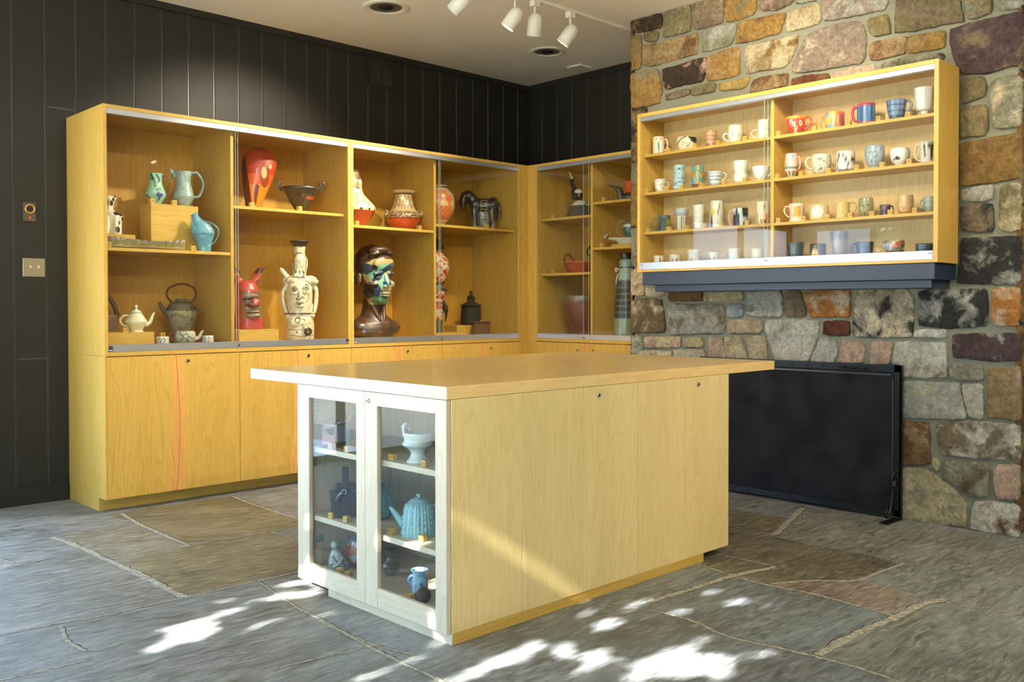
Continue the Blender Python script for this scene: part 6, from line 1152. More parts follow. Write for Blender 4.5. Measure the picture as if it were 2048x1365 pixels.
# ---------------- case 2
Z3 = 1.778
fv = MB(); loft(fv, [(0, 0, .072, .07), (0, .05, .105, .10), (0, .12, .155, .15), (0, .135, .158, .152), (-.002, .16, .152, .145), (-.01, .20, .122, .115), (-.016, .245, .086, .082), (-.016, .29, .072, .07), (-.012, .34, .070, .072), (-.014, .38, .058, .06), (-.016, .40, .052, .054), (-.016, .415, .057, .058), (-.016, .425, .052, .054)], 44)
fv.ell((.022, -.048, .315), (.03, .028, .035)).ell((.034, -.075, .322), (.009, .014, .02)).ell((.032, -.068, .295), (.016, .012, .007))
fo = solo(sculpt('face_vase', fv, voxel=.004, smooth=3), 'cream crackled vase with a moulded face at its neck and a red cone-shaped foot', 'vase', -1.545, .27, Z3, 0, GP)
CK = (70, 50, 32)
paint(fo, (214, 196, 156), [('band', (164, 56, 18), 0, .285), ('band', (206, 184, 140), .285, .325), ('inside', (54, 38, 26), lambda co: (co[:, 2] > .122) & (co[:, 2] < .137) & (np.sin(np.arctan2(co[:, 1], co[:, 0])*14) > .55)), ('band', (196, 170, 140), .93, 1.1), ('band', (96, 50, 34), .905, .925), ('poly', (100, 84, 60), [(-.4, .9), (.3, .9), (.35, .83), (.0, .8), (-.4, .83)]),
  ('line', CK, [(-.2, .75), (.05, .68), (.22, .66)], .014), ('line', (150, 70, 50), [(.12, .705), (.28, .70)], .016), ('line', CK, [(.0, .62), (.1, .55), (.02, .5)], .014), ('line', CK, [(.1, .52), (.2, .42), (.08, .36)], .014), ('line', CK, [(.36, .5), (.5, .46), (.44, .42)], .014), ('line', CK, [(.62, .42), (.72, .36)], .014), ('line', CK, [(-.3, .6), (.3, .57)], .012), ('line', (190, 170, 120), [(-.2, .35), (.5, .37)], .012)], .158, 0, .425)
sb = vessel('patterned_jar', 'round jar with geometric line pattern, flared neck, two lugs and a red lower half', 'jar', -1.108, .25, Z3, .128, .305, [(.52, 0), (.8, .12), (1, .30), (.97, .40), (.72, .55), (.58, .72), (.54, .88), (.68, .97), (.72, 1)], (196, 170, 126),
   [('band', (182, 66, 18), 0, .29), ('band', (92, 40, 22), .29, .312)]+[('line', (84, 52, 32), [(-1+.25*k, .32), (-.87+.25*k, .47), (-.75+.25*k, .32)], .02) for k in range(8)]+[('line', (84, 52, 32), [(-1+.25*k, .47), (-.87+.25*k, .32), (-.75+.25*k, .47)], .02) for k in range(8)]+[('band', (96, 44, 26), .49, .505), ('band', (96, 44, 26), .52, .53), ('band', (110, 50, 30), .70, .712), ('band', (84, 36, 22), .885, .905), ('band', (84, 36, 22), .915, .925)]+[('line', (110, 70, 44), [(-.7+.2*k, .54), (-.6+.2*k, .69), (-.5+.2*k, .54)], .016) for k in range(7)]+[('line', (110, 70, 44), [(-.6+.2*k, .72), (-.5+.2*k, .87), (-.4+.2*k, .72)], .016) for k in range(6)]+[('ell', (226, 214, 180), -.05, .79, .12, .07)], None, GP, 'glaze')
b_ = sb; b_.name = 'body'; sb = thing('patterned_jar', b_['label'], 'jar', tuple(b_.location), b_.rotation_euler.z, GP); b_.parent = sb; b_.location = (0, 0, 0); b_.rotation_euler = (0, 0, 0); [b_.__delitem__(k) for k in ('label', 'category', 'group')]
for s in (-1, 1):
    lg = MB().ell((s*.128, 0, .135), (.022, .018, .024)).ell((s*.132, -.014, .142), (.010, .008, .010)).build('lug', 'glaze', sb); paint(lg, (190, 162, 120), [('inside', (70, 36, 26), lambda co: (co[:, 1] < -.014) & (co[:, 2] > .138))])
for x, w_ in ((-1.655, 'the crackled face vase'), (-1.085, 'the patterned jar with two lugs')): block(x, .085, Z3, w_, .030, axis='y')
# painted bust
bt = thing('portrait_bust', 'dark clay bust of a man, his face painted in blue, teal and cream facets', 'bust', (-1.375, .26, Z0_), look(-1.375, .26)+radians(34), GP)
bb = MB()
loft(bb, [(0, 0, .135, .10), (0, .02, .165, .12), (0, .05, .196, .13, -.005), (0, .09, .200, .13, 0), (0, .125, .185, .12, .005), (0, .155, .145, .105, .01), (0, .18, .105, .095, .014), (0, .21, .088, .090, .014), (0, .27, .080, .085, .012), (0, .34, .078, .08, .01)], 40)
bb.ell((-.15, .0, .09), (.06, .085, .06)).ell((.15, .0, .09), (.06, .085, .06)).ell((0, -.085, .07), (.12, .045, .06))
bb.tube([(-.065, -.03, .30), (-.018, -.10, .145)], [.018, .012]).tube([(.065, -.03, .30), (.018, -.10, .145)], [.018, .012])
def HM(p): return (p[0]*1.30, p[1]*1.22, .683-(.675-p[2])*1.34)
hb = MB()
hb.ell((0, .012, .555), (.098, .122, .118)); hb.ell((0, -.045, .475), (.080, .080, .125)); hb.ell((0, -.088, .385), (.036, .030, .026)); hb.ell((0, -.03, .42), (.074, .085, .055))
for s in (-1, 1):
    hb.ell((s*.036, -.112, .535), (.034, .016, .011), (0, s*8, 0)); hb.ell((s*.052, -.088, .475), (.030, .026, .024)); hb.ell((s*.037, -.102, .508), (.021, .013, .011))
    hb.ell((s*.013, -.138, .462), (.012, .013, .010)); hb.ell((s*.068, -.02, .43), (.016, .05, .03), (30, 0, 0))
hb.tube([(0, -.118, .53), (0, -.145, .475), (0, -.150, .464)], [.010, .014, .014]); hb.ell((0, -.130, .425), (.030, .014, .008)); hb.ell((0, -.127, .412), (.027, .014, .009)); hb.ell((0, -.104, .585), (.07, .03, .05))
bb.add([HM(p) for p in hb.v], hb.f, 0, True)
bs = sculpt('body', bb, bt, 'glaze', .0042, 5)
def face(co, col):
    X0, Z0q = co[:, 0], co[:, 2]
    X, Y, Z = co[:, 0]/1.30, co[:, 1]/1.22, .675-(.683-co[:, 2])/1.34
    S = lambda c, m: col.__setitem__(m, (*lin(c), 1))
    S((92, 58, 32), np.sin(X*60)*np.sin(Z*50+1) > .45)
    star = inpoly(X0, Z0q, [(.10+(.065 if k % 2 == 0 else .03)*sin(k*pi/5), .085+(.065 if k % 2 == 0 else .03)*cos(k*pi/5)) for k in range(10)]); S((64, 42, 28), star & (Y < 0))
    F_ = (Y < -.022) & (Z > .362) & (Z < .612)
    S((166, 150, 98), F_)
    for c, p in (((28, 52, 74), [(-.098, .60), (-.045, .565), (-.075, .52), (-.098, .54)]), ((120, 170, 136), [(-.055, .575), (.0, .59), (.015, .56), (-.035, .535), (-.07, .50), (-.082, .525), (-.05, .555)]),
                 ((32, 56, 84), [(-.06, .535), (.02, .585), (.06, .60), (.045, .56), (-.01, .535), (-.03, .50), (-.085, .47), (-.06, .51)]), ((126, 182, 152), [(-.03, .50), (-.005, .54), (.015, .48), (-.01, .455), (-.05, .455)]),
                 ((20, 22, 26), [(-.1, .47), (-.045, .475), (-.04, .43), (-.07, .39), (-.1, .42)]), ((26, 58, 80), [(-.045, .475), (-.02, .44), (-.02, .405), (-.065, .40), (-.05, .44)]),
                 ((80, 132, 96), [(-.055, .405), (.01, .41), (.03, .385), (.0, .36), (-.05, .375)]), ((24, 92, 140), [(-.02, .488), (.045, .488), (.045, .468), (-.02, .47)]), ((60, 84, 74), [(.02, .585), (.09, .61), (.09, .56), (.05, .55)]),
                 ((190, 182, 146), [(-.02, .468), (.04, .468), (.04, .44), (-.03, .44)]), ((44, 66, 92), [(.03, .55), (.09, .55), (.08, .49), (.03, .5)]), ((150, 116, 66), [(.03, .44), (.09, .46), (.08, .4), (.03, .385)])):
        S(c, F_ & inpoly(X, Z, p))
    S((170, 158, 130), F_ & (np.abs(Z-.418) < .011) & (np.abs(X) < .03)); S((40, 30, 28), F_ & (np.abs(Z-.4185) < .0018) & (np.abs(X) < .032))
    for s in (-1, 1): S((26, 30, 40), F_ & ((((X-s*.037)/.02)**2+((Z-.510)/.0045)**2) < 1))
    S((44, 28, 18), (Z > .64) | ((Y > .0) & (Z > .45)))
    S((34, 24, 18), (Z0q < .03))
paint(bs, (66, 42, 24), (), 1, 0, 1, face)
hr = MB(); hr.ell((0, .022, .585), (.106, .126, .112)); hr.ell((.0, -.06, .655), (.072, .060, .030), (-10, 0, 0)); hr.ell((-.04, -.085, .640), (.045, .03, .020), (0, -16, 0)); hr.ell((.045, -.085, .645), (.04, .03, .018), (0, 12, 0)); hr.ell((0, .075, .51), (.082, .06, .08))
hr.v = [HM(p) for p in hr.v]
ho = sculpt('hair', hr, bt, 'glaze', .005, 3); ho.location = (0, .008, .002)
paint(ho, (58, 36, 24), [('cloud', (84, 52, 32), 40, .9, 2)])
# keep the forehead and face free of hair
bm = bmesh.new(); bm.from_mesh(ho.data); bmesh.ops.bisect_plane(bm, geom=bm.verts[:]+bm.edges[:]+bm.faces[:], plane_co=(0, -.088, .600), plane_no=(0, -.62, -.78), clear_outer=True); ed = [e for e in bm.edges if e.is_boundary]; bmesh.ops.holes_fill(bm, edges=ed); bm.to_mesh(ho.data); bm.free()
for s in (-1, 1):
    er = MB().ell((s*.128, .010, .452), (.012, .028, .046), (12, 0, 0)).ell((s*.136, .0, .458), (.010, .022, .036), (12, 0, 0)).build('ear', 'glaze', bt); paint(er, (112, 104, 78) if s < 0 else (70, 46, 28))
# jar, horse, standing figure
Z4 = 1.829
jr = vessel('globe_jar', 'round orange and cream jar with a dark rim and scored lines, behind the divider', 'jar', -.715, .30, Z4, .130, .335, [(.5, 0), (.42, .06), (.5, .12), (.88, .32), (1, .56), (.9, .78), (.6, .92), (.46, .955), (.5, .97), (.5, 1)], (206, 186, 148),
   [('ell', (198, 92, 34), .25, .38, .62, .22), ('ell', (206, 110, 50), .1, .75, .5, .12), ('ell', (206, 92, 40), .62, .66, .2, .12), ('ell', (226, 196, 140), .3, .53, .3, .06), ('vstripe', (222, 170, 110), 60, .75, (.2, .9), 30), ('band', (66, 30, 20), .935, .965), ('band', (210, 170, 130), .965, 1.1), ('band', (196, 150, 96), 0, .12)], None, GP, seg=160)
hs = MB()
hs.ell((.035, 0, .205), (.105, .060, .060)).ell((-.045, 0, .215), (.055, .055, .065)).ell((.105, 0, .215), (.048, .058, .062))
hs.tube(crom([(-.055, 0, .225), (-.085, 0, .275), (-.115, 0, .292), (-.140, 0, .270), (-.148, -.006, .215), (-.140, -.01, .175)], 6), [.048]*6+[.045]*6+[.040]*6+[.034]*6+[.028, .026, .023, .021, .019, .017]+[.015], 12)
hs.ell((-.143, -.006, .235), (.020, .024, .045)).ell((-.12, -.02, .312), (.007, .005, .016)).ell((-.12, .02, .312), (.007, .005, .016))
for x, y in ((-.052, -.030), (-.045, .030), (.098, -.030), (.105, .030)): hs.tube(crom([(x, y, .19), (x+.002, y, .11), (x+.004, y, .05), (x, y, 0)], 4), [.036, .034, .032, .030, .029, .028, .027, .026, .026, .026, .027, .028, .028], 12)
loft(hs, [(.03, 0, .060, .022), (.03, .08, .06, .022), (.03, .17, .07, .03)], 20)
hs.tube(crom([(.148, 0, .225), (.160, 0, .16), (.152, 0, .09)], 5), .012)
ho_ = solo(sculpt('horse_figure', hs, voxel=.0045, smooth=4), 'black glazed horse figure with bowed head and carved key pattern on its side', 'figurine', -.262, .30, Z4+.003, 0, GP)
paint(ho_, (44, 38, 32), [('inside', (128, 108, 74), lambda co: co[:, 2] < .055+.02*np.sin(co[:, 0]*60)), ('inside', (84, 74, 56), lambda co: (co[:, 2] >= .06) & (co[:, 2] < .10+.02*np.sin(co[:, 0]*50))), ('inside', (52, 58, 52), lambda co: (co[:, 2] > .10) & (co[:, 2] < .18) & (co[:, 0] < -.02)), ('inside', (110, 90, 56), lambda co: (co[:, 2] > .08) & (co[:, 2] < .165) & (co[:, 0] > .05) & (co[:, 0] < .1)),
   ('inside', (40, 38, 32), lambda co: (np.abs(co[:, 0]-.028) < .030) & (co[:, 2] < .25)), ('inside', (176, 166, 132), lambda co: (np.abs(co[:, 0]-.028) < .027) & (co[:, 2] < .25) & (co[:, 1] < 0) & ((np.mod(co[:, 2], .024) < .005) | ((np.abs(np.abs(co[:, 0]-.028)-.024) < .0025)) | ((np.abs(co[:, 0]-.028-.01) < .003) & (np.mod(co[:, 2], .048) < .024))))])
for x, w_ in ((-.395, 'the black horse, at its front hooves'),): block(x, .085, Z4, w_, .030, axis='y')
fg = thing('robed_figure', 'red and white patterned standing figure in a dark hat, half hidden by the divider', 'sculpture', (-.765, .27, Z0_+.04), look(-.765, .27), GP)
f1 = MB(); loft(f1, [(0, 0, .045, .05), (0, .1, .05, .05), (.0, .13, .056, .06), (0, .26, .062, .06), (0, .33, .070, .062), (0, .38, .05, .05), (.0, .42, .072, .07), (.01, .50, .095, .085), (.005, .58, .09, .08), (-.01, .64, .05, .05)], 28)
f1.ell((.045, 0, .36), (.06, .05, .016), (0, 28, 0)); fb = sculpt('body', f1, fg, 'glaze', .0045, 3)
paint(fb, (206, 184, 150), [('cloud', (186, 66, 38), 4.5, .25, 1), ('inside', (88, 76, 52), lambda co: (co[:, 2] > .33) & (co[:, 2] < .40)), ('inside', (150, 54, 36), lambda co: (co[:, 2] > .22) & (co[:, 2] < .31) & (np.sin(co[:, 2]*140) > 0)), ('inside', (66, 58, 42), lambda co: co[:, 2] < .10), ('cloud', (110, 96, 70), 6, 1.3, 3)], .1, 0, .65)
ht = MB().lathe([(.075, .665), (.070, .672), (.045, .70), (.03, .735), (.008, .75)], 28).build('hat', 'bisque', fg); paint(ht, (38, 36, 30))
am = MB().tube(crom([(.05, -.02, .26), (.07, -.03, .20), (.078, -.03, .15), (.070, -.03, .09)], 5), [.012, .013, .016, .02, .022, .022, .022, .02, .016, .014, .012, .010, .008, .006, .005, .004], 8).build('hanging_bag', 'bisque', fg); paint(am, (58, 36, 22))
riser(-.93, .12, -.585, .40, Z0_, Z0_+.040, 'low maple riser under the red and white standing figure')
riser(-.525, .30, -.235, .46, Z0_, 1.040, 'maple riser under the black lidded lantern jar')
lj = thing('lantern_jar', 'black jar with a domed lid topped by a small pierced turret', 'jar', (-.305, .375, 1.040), look(-.305, .375), GP)
b_ = MB().lathe([(.082, 0), (.085, .02), (.086, .06), (.083, .13), (.080, .155), (.001, .16)], 44).build('body', 'bisque', lj); paint(b_, (38, 34, 28), [('band', (50, 46, 38), .6, .64)], .08, 0, .16)
b_ = MB().lathe([(.076, .155), (.092, .160), (.090, .165), (.055, .182), (.032, .192), (.031, .225), (.036, .230), (.030, .236), (.012, .255), (.009, .262), (.014, .272), (.012, .284), (.001, .288)], 40).build('lid', 'bisque', lj); paint(b_, (40, 36, 30), [('ell', (150, 130, 80), -.2, .39, .10, .05), ('ell', (10, 9, 8), .3, .39, .12, .08)], .035, .155, .133)
bx_ = thing('lidded_box', 'mottled brown square clay box with a small pale knob', 'box', (-.350, .19, Z0_), look(-.35, .19), GP)
b_ = MB().box(-.068, -.06, 0, .068, .06, .115, bev=.006).build('body', 'bisque', bx_); paint(b_, (96, 66, 34)); b_ = MB().box(-.074, -.066, .115, .074, .066, .124, bev=.003).build('lid', 'bisque', bx_); paint(b_, (92, 60, 34)); b_ = MB().ell((.0, -.01, .129), (.016, .016, .008)).build('knob', 'glaze', bx_); paint(b_, (176, 128, 76))
# ---------------- case 3 (beside the chimney)
GP3 = 'ceramic pieces in the case beside the chimney'
ly = thing('seated_lady_figure', 'dark clay figure with white cap and shawl raising a bent pale-tipped horn', 'sculpture', (.25, -.360, 1.918), look(.25, -.36), GP3)
b_ = MB(); loft(b_, [(0, 0, .118, .09), (0, .03, .112, .088), (0, .07, .098, .078), (0, .11, .076, .062), (0, .135, .05, .045), (0, .15, .02, .02)], 34); b_ = sculpt('body', b_, ly, 'bisque', .0045, 2); paint(b_, (84, 72, 58), [('inside', (218, 212, 196), lambda co: co[:, 2] > .105+.25*np.abs(co[:, 0])**1.2*0+.0*co[:, 1]), ('line', (50, 40, 34), [(.3, .7), (.45, .85)], .04)], .11, 0, .15)
b_ = MB(); b_.ell((-.018, 0, .190), (.038, .034, .044)).tube(crom([(-.045, 0, .155), (-.05, 0, .19), (-.058, 0, .225), (-.05, 0, .25), (-.072, 0, .285), (-.068, 0, .325)], 4), [.024]*7+[.02]*7+[.016]*7, 10); b_ = sculpt('head_and_arm', b_, ly, 'bisque', .004, 2); paint(b_, (50, 38, 32), [('inside', (150, 108, 62), lambda co: (((co[:, 0]+.014)/.010)**2+((co[:, 2]-.195)/.024)**2 < 1) & (co[:, 1] < 0))])
b_ = MB().ell((-.018, 0, .218), (.036, .036, .024)).build('cap', 'bisque', ly, label='white cap'); paint(b_, (222, 214, 196))
b_ = MB().tube([(-.067, 0, .322), (-.080, 0, .355), (-.092, 0, .385)], [.011, .009, .007], 10).build('horn_tip', 'bisque', ly, label='pale horn tip'); paint(b_, (214, 196, 160))
tb_ = vessel('handled_bowl', 'terracotta bowl with one tall arched handle at its left', 'bowl', .24, -.362, 1.467, .125, .092, [(.72, 0), (.78, .1), (.95, .8), (1, 1)], (142, 62, 30), [('band', (196, 120, 76), .96, 1.1)], None, GP3, 'bisque')
b_ = tb_; b_.name = 'body'; tb_ = thing('handled_bowl', b_['label'], 'bowl', tuple(b_.location), b_.rotation_euler.z, GP3); b_.parent = tb_; b_.location = (0, 0, 0); b_.rotation_euler = (0, 0, 0); [b_.__delitem__(k) for k in ('label', 'category', 'group')]
h_ = MB().tube(crom([(-.115, 0, .06), (-.130, 0, .11), (-.118, 0, .148), (-.085, 0, .148), (-.060, 0, .115), (-.040, -.0, .088)], 5), .009, 8, flat=1.5).build('handle', 'bisque', tb_); paint(h_, (132, 54, 26))
vessel('dark_pitcher', 'dark brown rounded vessel with a stub handle, behind the terracotta bowl', 'vessel', .45, -.40, 1.467, .085, .24, 'belly', (78, 58, 48), [('cloud', (100, 84, 72), 2, .8, 1)], (-1, .9, .6, .25, .012), GP3, 'bisque')
vessel('large_bowl', 'large red-brown clay pot with a grey scalloped rim on the case floor', 'pot', .28, -.372, Z0_, .172, .335, [(.55, 0), (.62, .1), (.86, .5), (.98, .85), (1, 1)], (110, 56, 34), [('inside', (112, 98, 76), lambda co: co[:, 2] > .285+.012*np.sin(np.arctan2(co[:, 1], co[:, 0])*3)), ('cloud', (128, 70, 44), 2, .8, 1)], None, GP3, 'glaze')
bd = thing('bird_sculpture', 'dark bird-headed sculpture with a long beak pointing left and an orange panel', 'sculpture', (.20, -.905, 2.018), look(.2, -.905), GP3)
b_ = MB(); b_.tube(crom([(-.060, 0, .0), (-.066, 0, .05), (-.078, 0, .085), (-.10, 0, .10), (-.165, 0, .122)], 5), [.026, .026, .026, .026, .027, .027, .028, .028, .026, .024, .022, .020, .018, .014, .011, .009, .008, .007, .006, .005, .004], 10).ell((-.082, 0, .088), (.026, .022, .020)); loft(b_, [(.04, 0, .10, .05), (.04, .03, .10, .05), (.05, .06, .08, .04)], 20)
b_ = sculpt('body', b_, bd, 'glaze', .004, 2); paint(b_, (52, 44, 38), [('ell', (90, 110, 120), -.8, .72, .06, .06)], .1, 0, .12)
b_ = MB().prism([(-.035, .06), (.12, .05), (.11, .15), (-.02, .155)], .01, .05, 'y').build('panel', 'bisque', bd, label='orange panel'); paint(b_, (206, 78, 30))
bo_ = thing('boat_dish', 'long white boat-shaped dish with a curled tip, on a small riser', 'dish', (.20, -.870, 1.680), look(.2, -.87), GP3)
b_ = MB(); loft(b_, [(.02, 0, .07, .045), (.03, .02, .10, .05), (.02, .035, .145, .055), (.02, .05, .16, .058)], 30); b_.ell((-.145, 0, .062), (.022, .03, .020), (0, -30, 0)); b_ = sculpt('body', b_, bo_, 'glaze', .004, 2); paint(b_, (206, 206, 184), [('line', K_, [(-.95, .9), (-.85, .6), (-.8, .9)], .03)], .16, 0, .08)
riser(.14, -.975, .26, -.78, 1.657, 1.6795, 'flat maple riser under the white boat-shaped dish')
gc = thing('ring_cup', 'green and white cup with a large ring handle resting on the boat dish', 'cup', (.20, -.915, 1.7315), look(.2, -.915), GP3)
b_ = MB().lathe(full_prof('footed', .055, .11), 40).build('body', 'glaze', gc); paint(b_, (48, 98, 86), [('band', (190, 200, 190), .72, .9)], .055, 0, .11)
b_ = MB().tube([(-.055+.045*cos(a*pi/12), 0, .07+.06*sin(a*pi/12)) for a in range(24)]+[(-.01, 0, .07)], .004, 8).build('ring_handle', 'glaze', gc); paint(b_, (120, 128, 116))
bl = thing('banded_bottle', 'tall bottle with black stripes, pale green bands and small curled handles by the chimney', 'bottle', (.20, -.880, Z0_), look(.2, -.88), GP3)
b_ = MB(); loft(b_, [(.0, 0, .100, .08), (0, .16, .098, .08), (0, .30, .088, .072), (0, .42, .074, .06), (0, .47, .062, .05), (0, .50, .060, .05), (0, .53, .050, .042), (0, .60, .052, .044), (0, .62, .04, .035), (0, .66, .05, .04)], 36)
b_ = b_.build('body', 'glaze', bl)
b_.data.polygons.foreach_set('use_smooth', [True]*len(b_.data.polygons)); bm = bmesh.new(); bm.from_mesh(b_.data); bmesh.ops.subdivide_edges(bm, edges=[e for e in bm.edges if abs(e.verts[0].co.z-e.verts[1].co.z) > .01], cuts=14); bm.to_mesh(b_.data); bm.free()
paint(b_, (148, 168, 150), [('band', (128, 136, 90), 0, .24), ('band', (40, 38, 36), .24, .66), ('hstripe', (92, 88, 80), 14, .55, (.27, .60)), ('band', (60, 62, 70), .60, .68), ('band', (150, 170, 160), .68, .93), ('band', (50, 50, 48), .685, .69), ('band', (40, 40, 40), .83, .84), ('band', (26, 26, 24), .93, 1.1)], .1, 0, .66)
for s in (-1, 1):
    h_ = MB().tube(crom([(s*.055, 0, .53), (s*.078, 0, .545), (s*.082, 0, .525), (s*.07, 0, .52)], 5), .006, 8).build('curl_handle', 'glaze', bl); paint(h_, (190, 196, 176))
h_ = MB().tube(crom([(-.062, -.03, .50), (-.072, -.03, .47), (-.078, -.03, .42)], 4), .005, 8).build('drip', 'glaze', bl); paint(h_, (190, 200, 190))
for y, z, w_ in ((-.210, 1.918, 'the dark figure with white cap'), (-.205, 1.467, 'the terracotta handled bowl'), (-.755, 2.013, 'the dark bird sculpture'), (-.735, 1.657, 'the white boat dish')): block(.085, y, z, w_, .030)
# ---------------- island
GI = 'ceramic pieces in the glazed end of the island'
S1, S2, S3 = .607, .318, .090
pk = thing('angular_teapot', 'angular pink and slate slab-built teapot with raised flaps, top shelf of the left door', 'teapot', (-3.305, -2.150, S1), look(-3.305, -2.15), GI)
b_ = MB(); b_.prism([(-.058, .012), (-.06, .085), (-.045, .10), (.005, .095), (.006, .018)], -.03, .03, 'y'); b_ = b_.build('left_body', 'glaze', pk); paint(b_, (196, 140, 140), [('inside', (172, 160, 176), lambda co: co[:, 2] > .05)])
b_ = MB().prism([(.006, .02), (.006, .09), (.05, .097), (.052, .025)], -.032, .032, 'y').build('right_body', 'glaze', pk); paint(b_, (76, 82, 88))
b_ = MB().prism([(-.062, 0), (-.055, 0), (-.055, .09), (-.060, .09)], -.03, -.022, 'y').prism([(.05, 0), (.057, 0), (.058, .10), (.052, .10)], -.03, -.022, 'y').prism([(-.062, 0), (-.055, 0), (-.055, .06), (-.060, .06)], .022, .03, 'y').prism([(.05, 0), (.057, 0), (.058, .06), (.052, .06)], .022, .03, 'y').build('leg_frame', 'glaze', pk); paint(b_, (104, 84, 84)); b_['label'] = 'thin upright slab legs'
b_ = MB().prism([(-.05, .10), (-.012, .104), (-.008, .112), (-.052, .108)], -.025, .025, 'y').build('left_flap', 'glaze', pk); paint(b_, (88, 82, 84))
b_ = MB().prism([(.006, .10), (.056, .112), (.074, .142), (.07, .144), (.052, .117), (.006, .106)], -.03, .03, 'y').prism([(.018, .108), (.022, .108), (.026, .132), (.022, .132)], -.03, .0, 'y').build('right_flap', 'glaze', pk); paint(b_, (150, 136, 150))
b_ = MB().prism([(-.048, .078), (-.01, .08), (-.01, .055), (-.022, .052)], -.036, -.030, 'y').build('motif', 'glaze', pk); paint(b_, (86, 84, 92))
cb = vessel('footed_bowl', 'pale celadon bowl on a flared foot with a small strap handle at its rim', 'bowl', -3.300, -2.697, S1, .058, .112, [(.74, 0), (.72, .05), (.5, .2), (.48, .32), (.62, .45), (.95, .56), (1, .64), (.9, .72), (.9, .80), (1, .93), (1, 1)], (196, 208, 206), (), None, GI, seg=72, t=.004)
b_ = cb; b_.name = 'body'; cb = thing('footed_bowl', b_['label'], 'bowl', tuple(b_.location), b_.rotation_euler.z, GI); b_.parent = cb; b_.location = (0, 0, 0); b_.rotation_euler = (0, 0, 0); [b_.__delitem__(k) for k in ('label', 'category', 'group')]
h_ = MB().tube(crom([(-.050, -.012, .108), (-.052, -.010, .140), (-.040, -.005, .145), (-.026, .018, .118)], 5), .0055, 8, flat=1.8).build('handle', 'glaze', cb); paint(h_, (190, 204, 208))
vessel('blue_jug', 'pale blue jug mostly hidden by the right edge of the door frame', 'jug', -3.16, -2.845, S1, .045, .13, 'belly', (176, 198, 214), (), None, GI)
vessel('small_dark_pot', 'small dark brown pot behind the middle stile on the top shelf', 'pot', -3.13, -2.50, S1, .03, .075, 'belly', (84, 72, 60), (), None, GI)
kb = thing('black_flask', 'glossy black slab flask with a tall square neck and a small round spout', 'flask', (-3.290, -2.195, S2+.001), look(-3.29, -2.195), GI)
b_ = MB(); V = [(-.050, 0), (-.058, .03), (-.064, .105), (.068, .112), (.062, .03), (.05, 0)]; b_.prism(V, -.035, .035, 'y'); b_ = sculpt('body', b_, kb, 'glaze', .003, 2); paint(b_, (20, 20, 26), [('band', (120, 112, 100), .97, 1.1)], .06, 0, .112)
b_ = MB().prism([(-.05, .106), (.058, .112), (.04, .135), (-.03, .132)], -.022, .022, 'y').build('shoulder', 'glaze', kb); paint(b_, (24, 24, 28)); b_ = MB().box(-.014, -.013, .128, .016, .013, .205, bev=.003).build('neck', 'glaze', kb); paint(b_, (20, 20, 28))
b_ = MB().tube(crom([(-.028, -.036, .075), (-.022, -.05, .095), (-.006, -.058, .112)], 4), [.014, .013, .012, .011, .010, .010, .010, .010, .010], 12).build('spout', 'glaze', kb); paint(b_, (30, 28, 50))
b_ = MB().lathe([(.0065, 0), (.0105, 0), (.0105, .003), (.0065, .003), (.0065, 0)], 20, close=False).build('spout_rim', 'glaze', kb, label='pale rim of the spout'); b_.location = (-.005, -.0595, .113); b_.rotation_euler = (pi/2, 0, 0); paint(b_, (200, 200, 196))
for s in (-1, 1):
    b_ = MB().tube([(s*.016, 0, .132), (s*.034, -.01, .142)], [.005, .002], 8).build('lug', 'glaze', kb); paint(b_, (60, 56, 60))
vessel('blue_round_jar', 'round turquoise jar behind the meeting stiles of the two glass doors', 'jar', -3.215, -2.325, S2, .072, .150, [(.5, 0), (.7, .1), (1, .42), (.9, .7), (.5, .92), (.4, 1)], (84, 150, 166), [('cloud', (60, 116, 132), 2.2, .7, 2), ('vstripe', (110, 174, 186), 16, .7, (.1, .9), 6)], None, GI)
sk = teapot(-3.262, -2.655, S2, .068, .130, [(1, 0), (1, .04), (.97, .3), (.9, .6), (.80, .86), (.6, .97), (.5, 1)], 'turquoise teapot covered in vertical ribs of faceted bumps', (128, 180, 188), [('inside', (184, 214, 216), lambda co: np.abs(np.sin(7*np.arctan2(co[:, 1], co[:, 0]))) < .16)], 1, (146, 182, 190), GI, lid_h=.028, seg=224, n=14,
   mod=lambda th, v, z: (1+.06*(abs(sin(7*th)) < .2) + .10*max(0, 1-abs(((7*th/pi) % 1)-.5)*3.2-abs(((z/.021) % 1)-.5)*1.6)*1.2-.05 if .004 < z < .118 and v < .55 else 1), spout=[(-.060, 0, .04), (-.082, 0, .07), (-.102, 0, .098), (-.112, 0, .108)])
yb = thing('parrot_vase', 'yellow and orange vase fragment like a bird beside the turquoise ribbed teapot', 'vase', (-3.205, -2.760, S2), look(-3.205, -2.760), GI)
b_ = MB().ell((.012, 0, .045), (.028, .026, .045)).tube([(.0, 0, .07), (-.02, -.01, .095)], [.018, .008]).ell((0, 0, .006), (.03, .025, .006)); b_ = sculpt('body', b_, yb, 'glaze', .003, 2); paint(b_, (206, 120, 60), [('inside', (214, 176, 60), lambda co: co[:, 2] > .07), ('inside', (150, 150, 50), lambda co: (co[:, 2] > .05) & (co[:, 0] < -.002))])
mk = thing('monk_figure', 'small bowed grey-green glazed figure in folded robes, bottom shelf of the left door', 'figurine', (-3.300, -2.158, S3), look(-3.3, -2.158), GI)
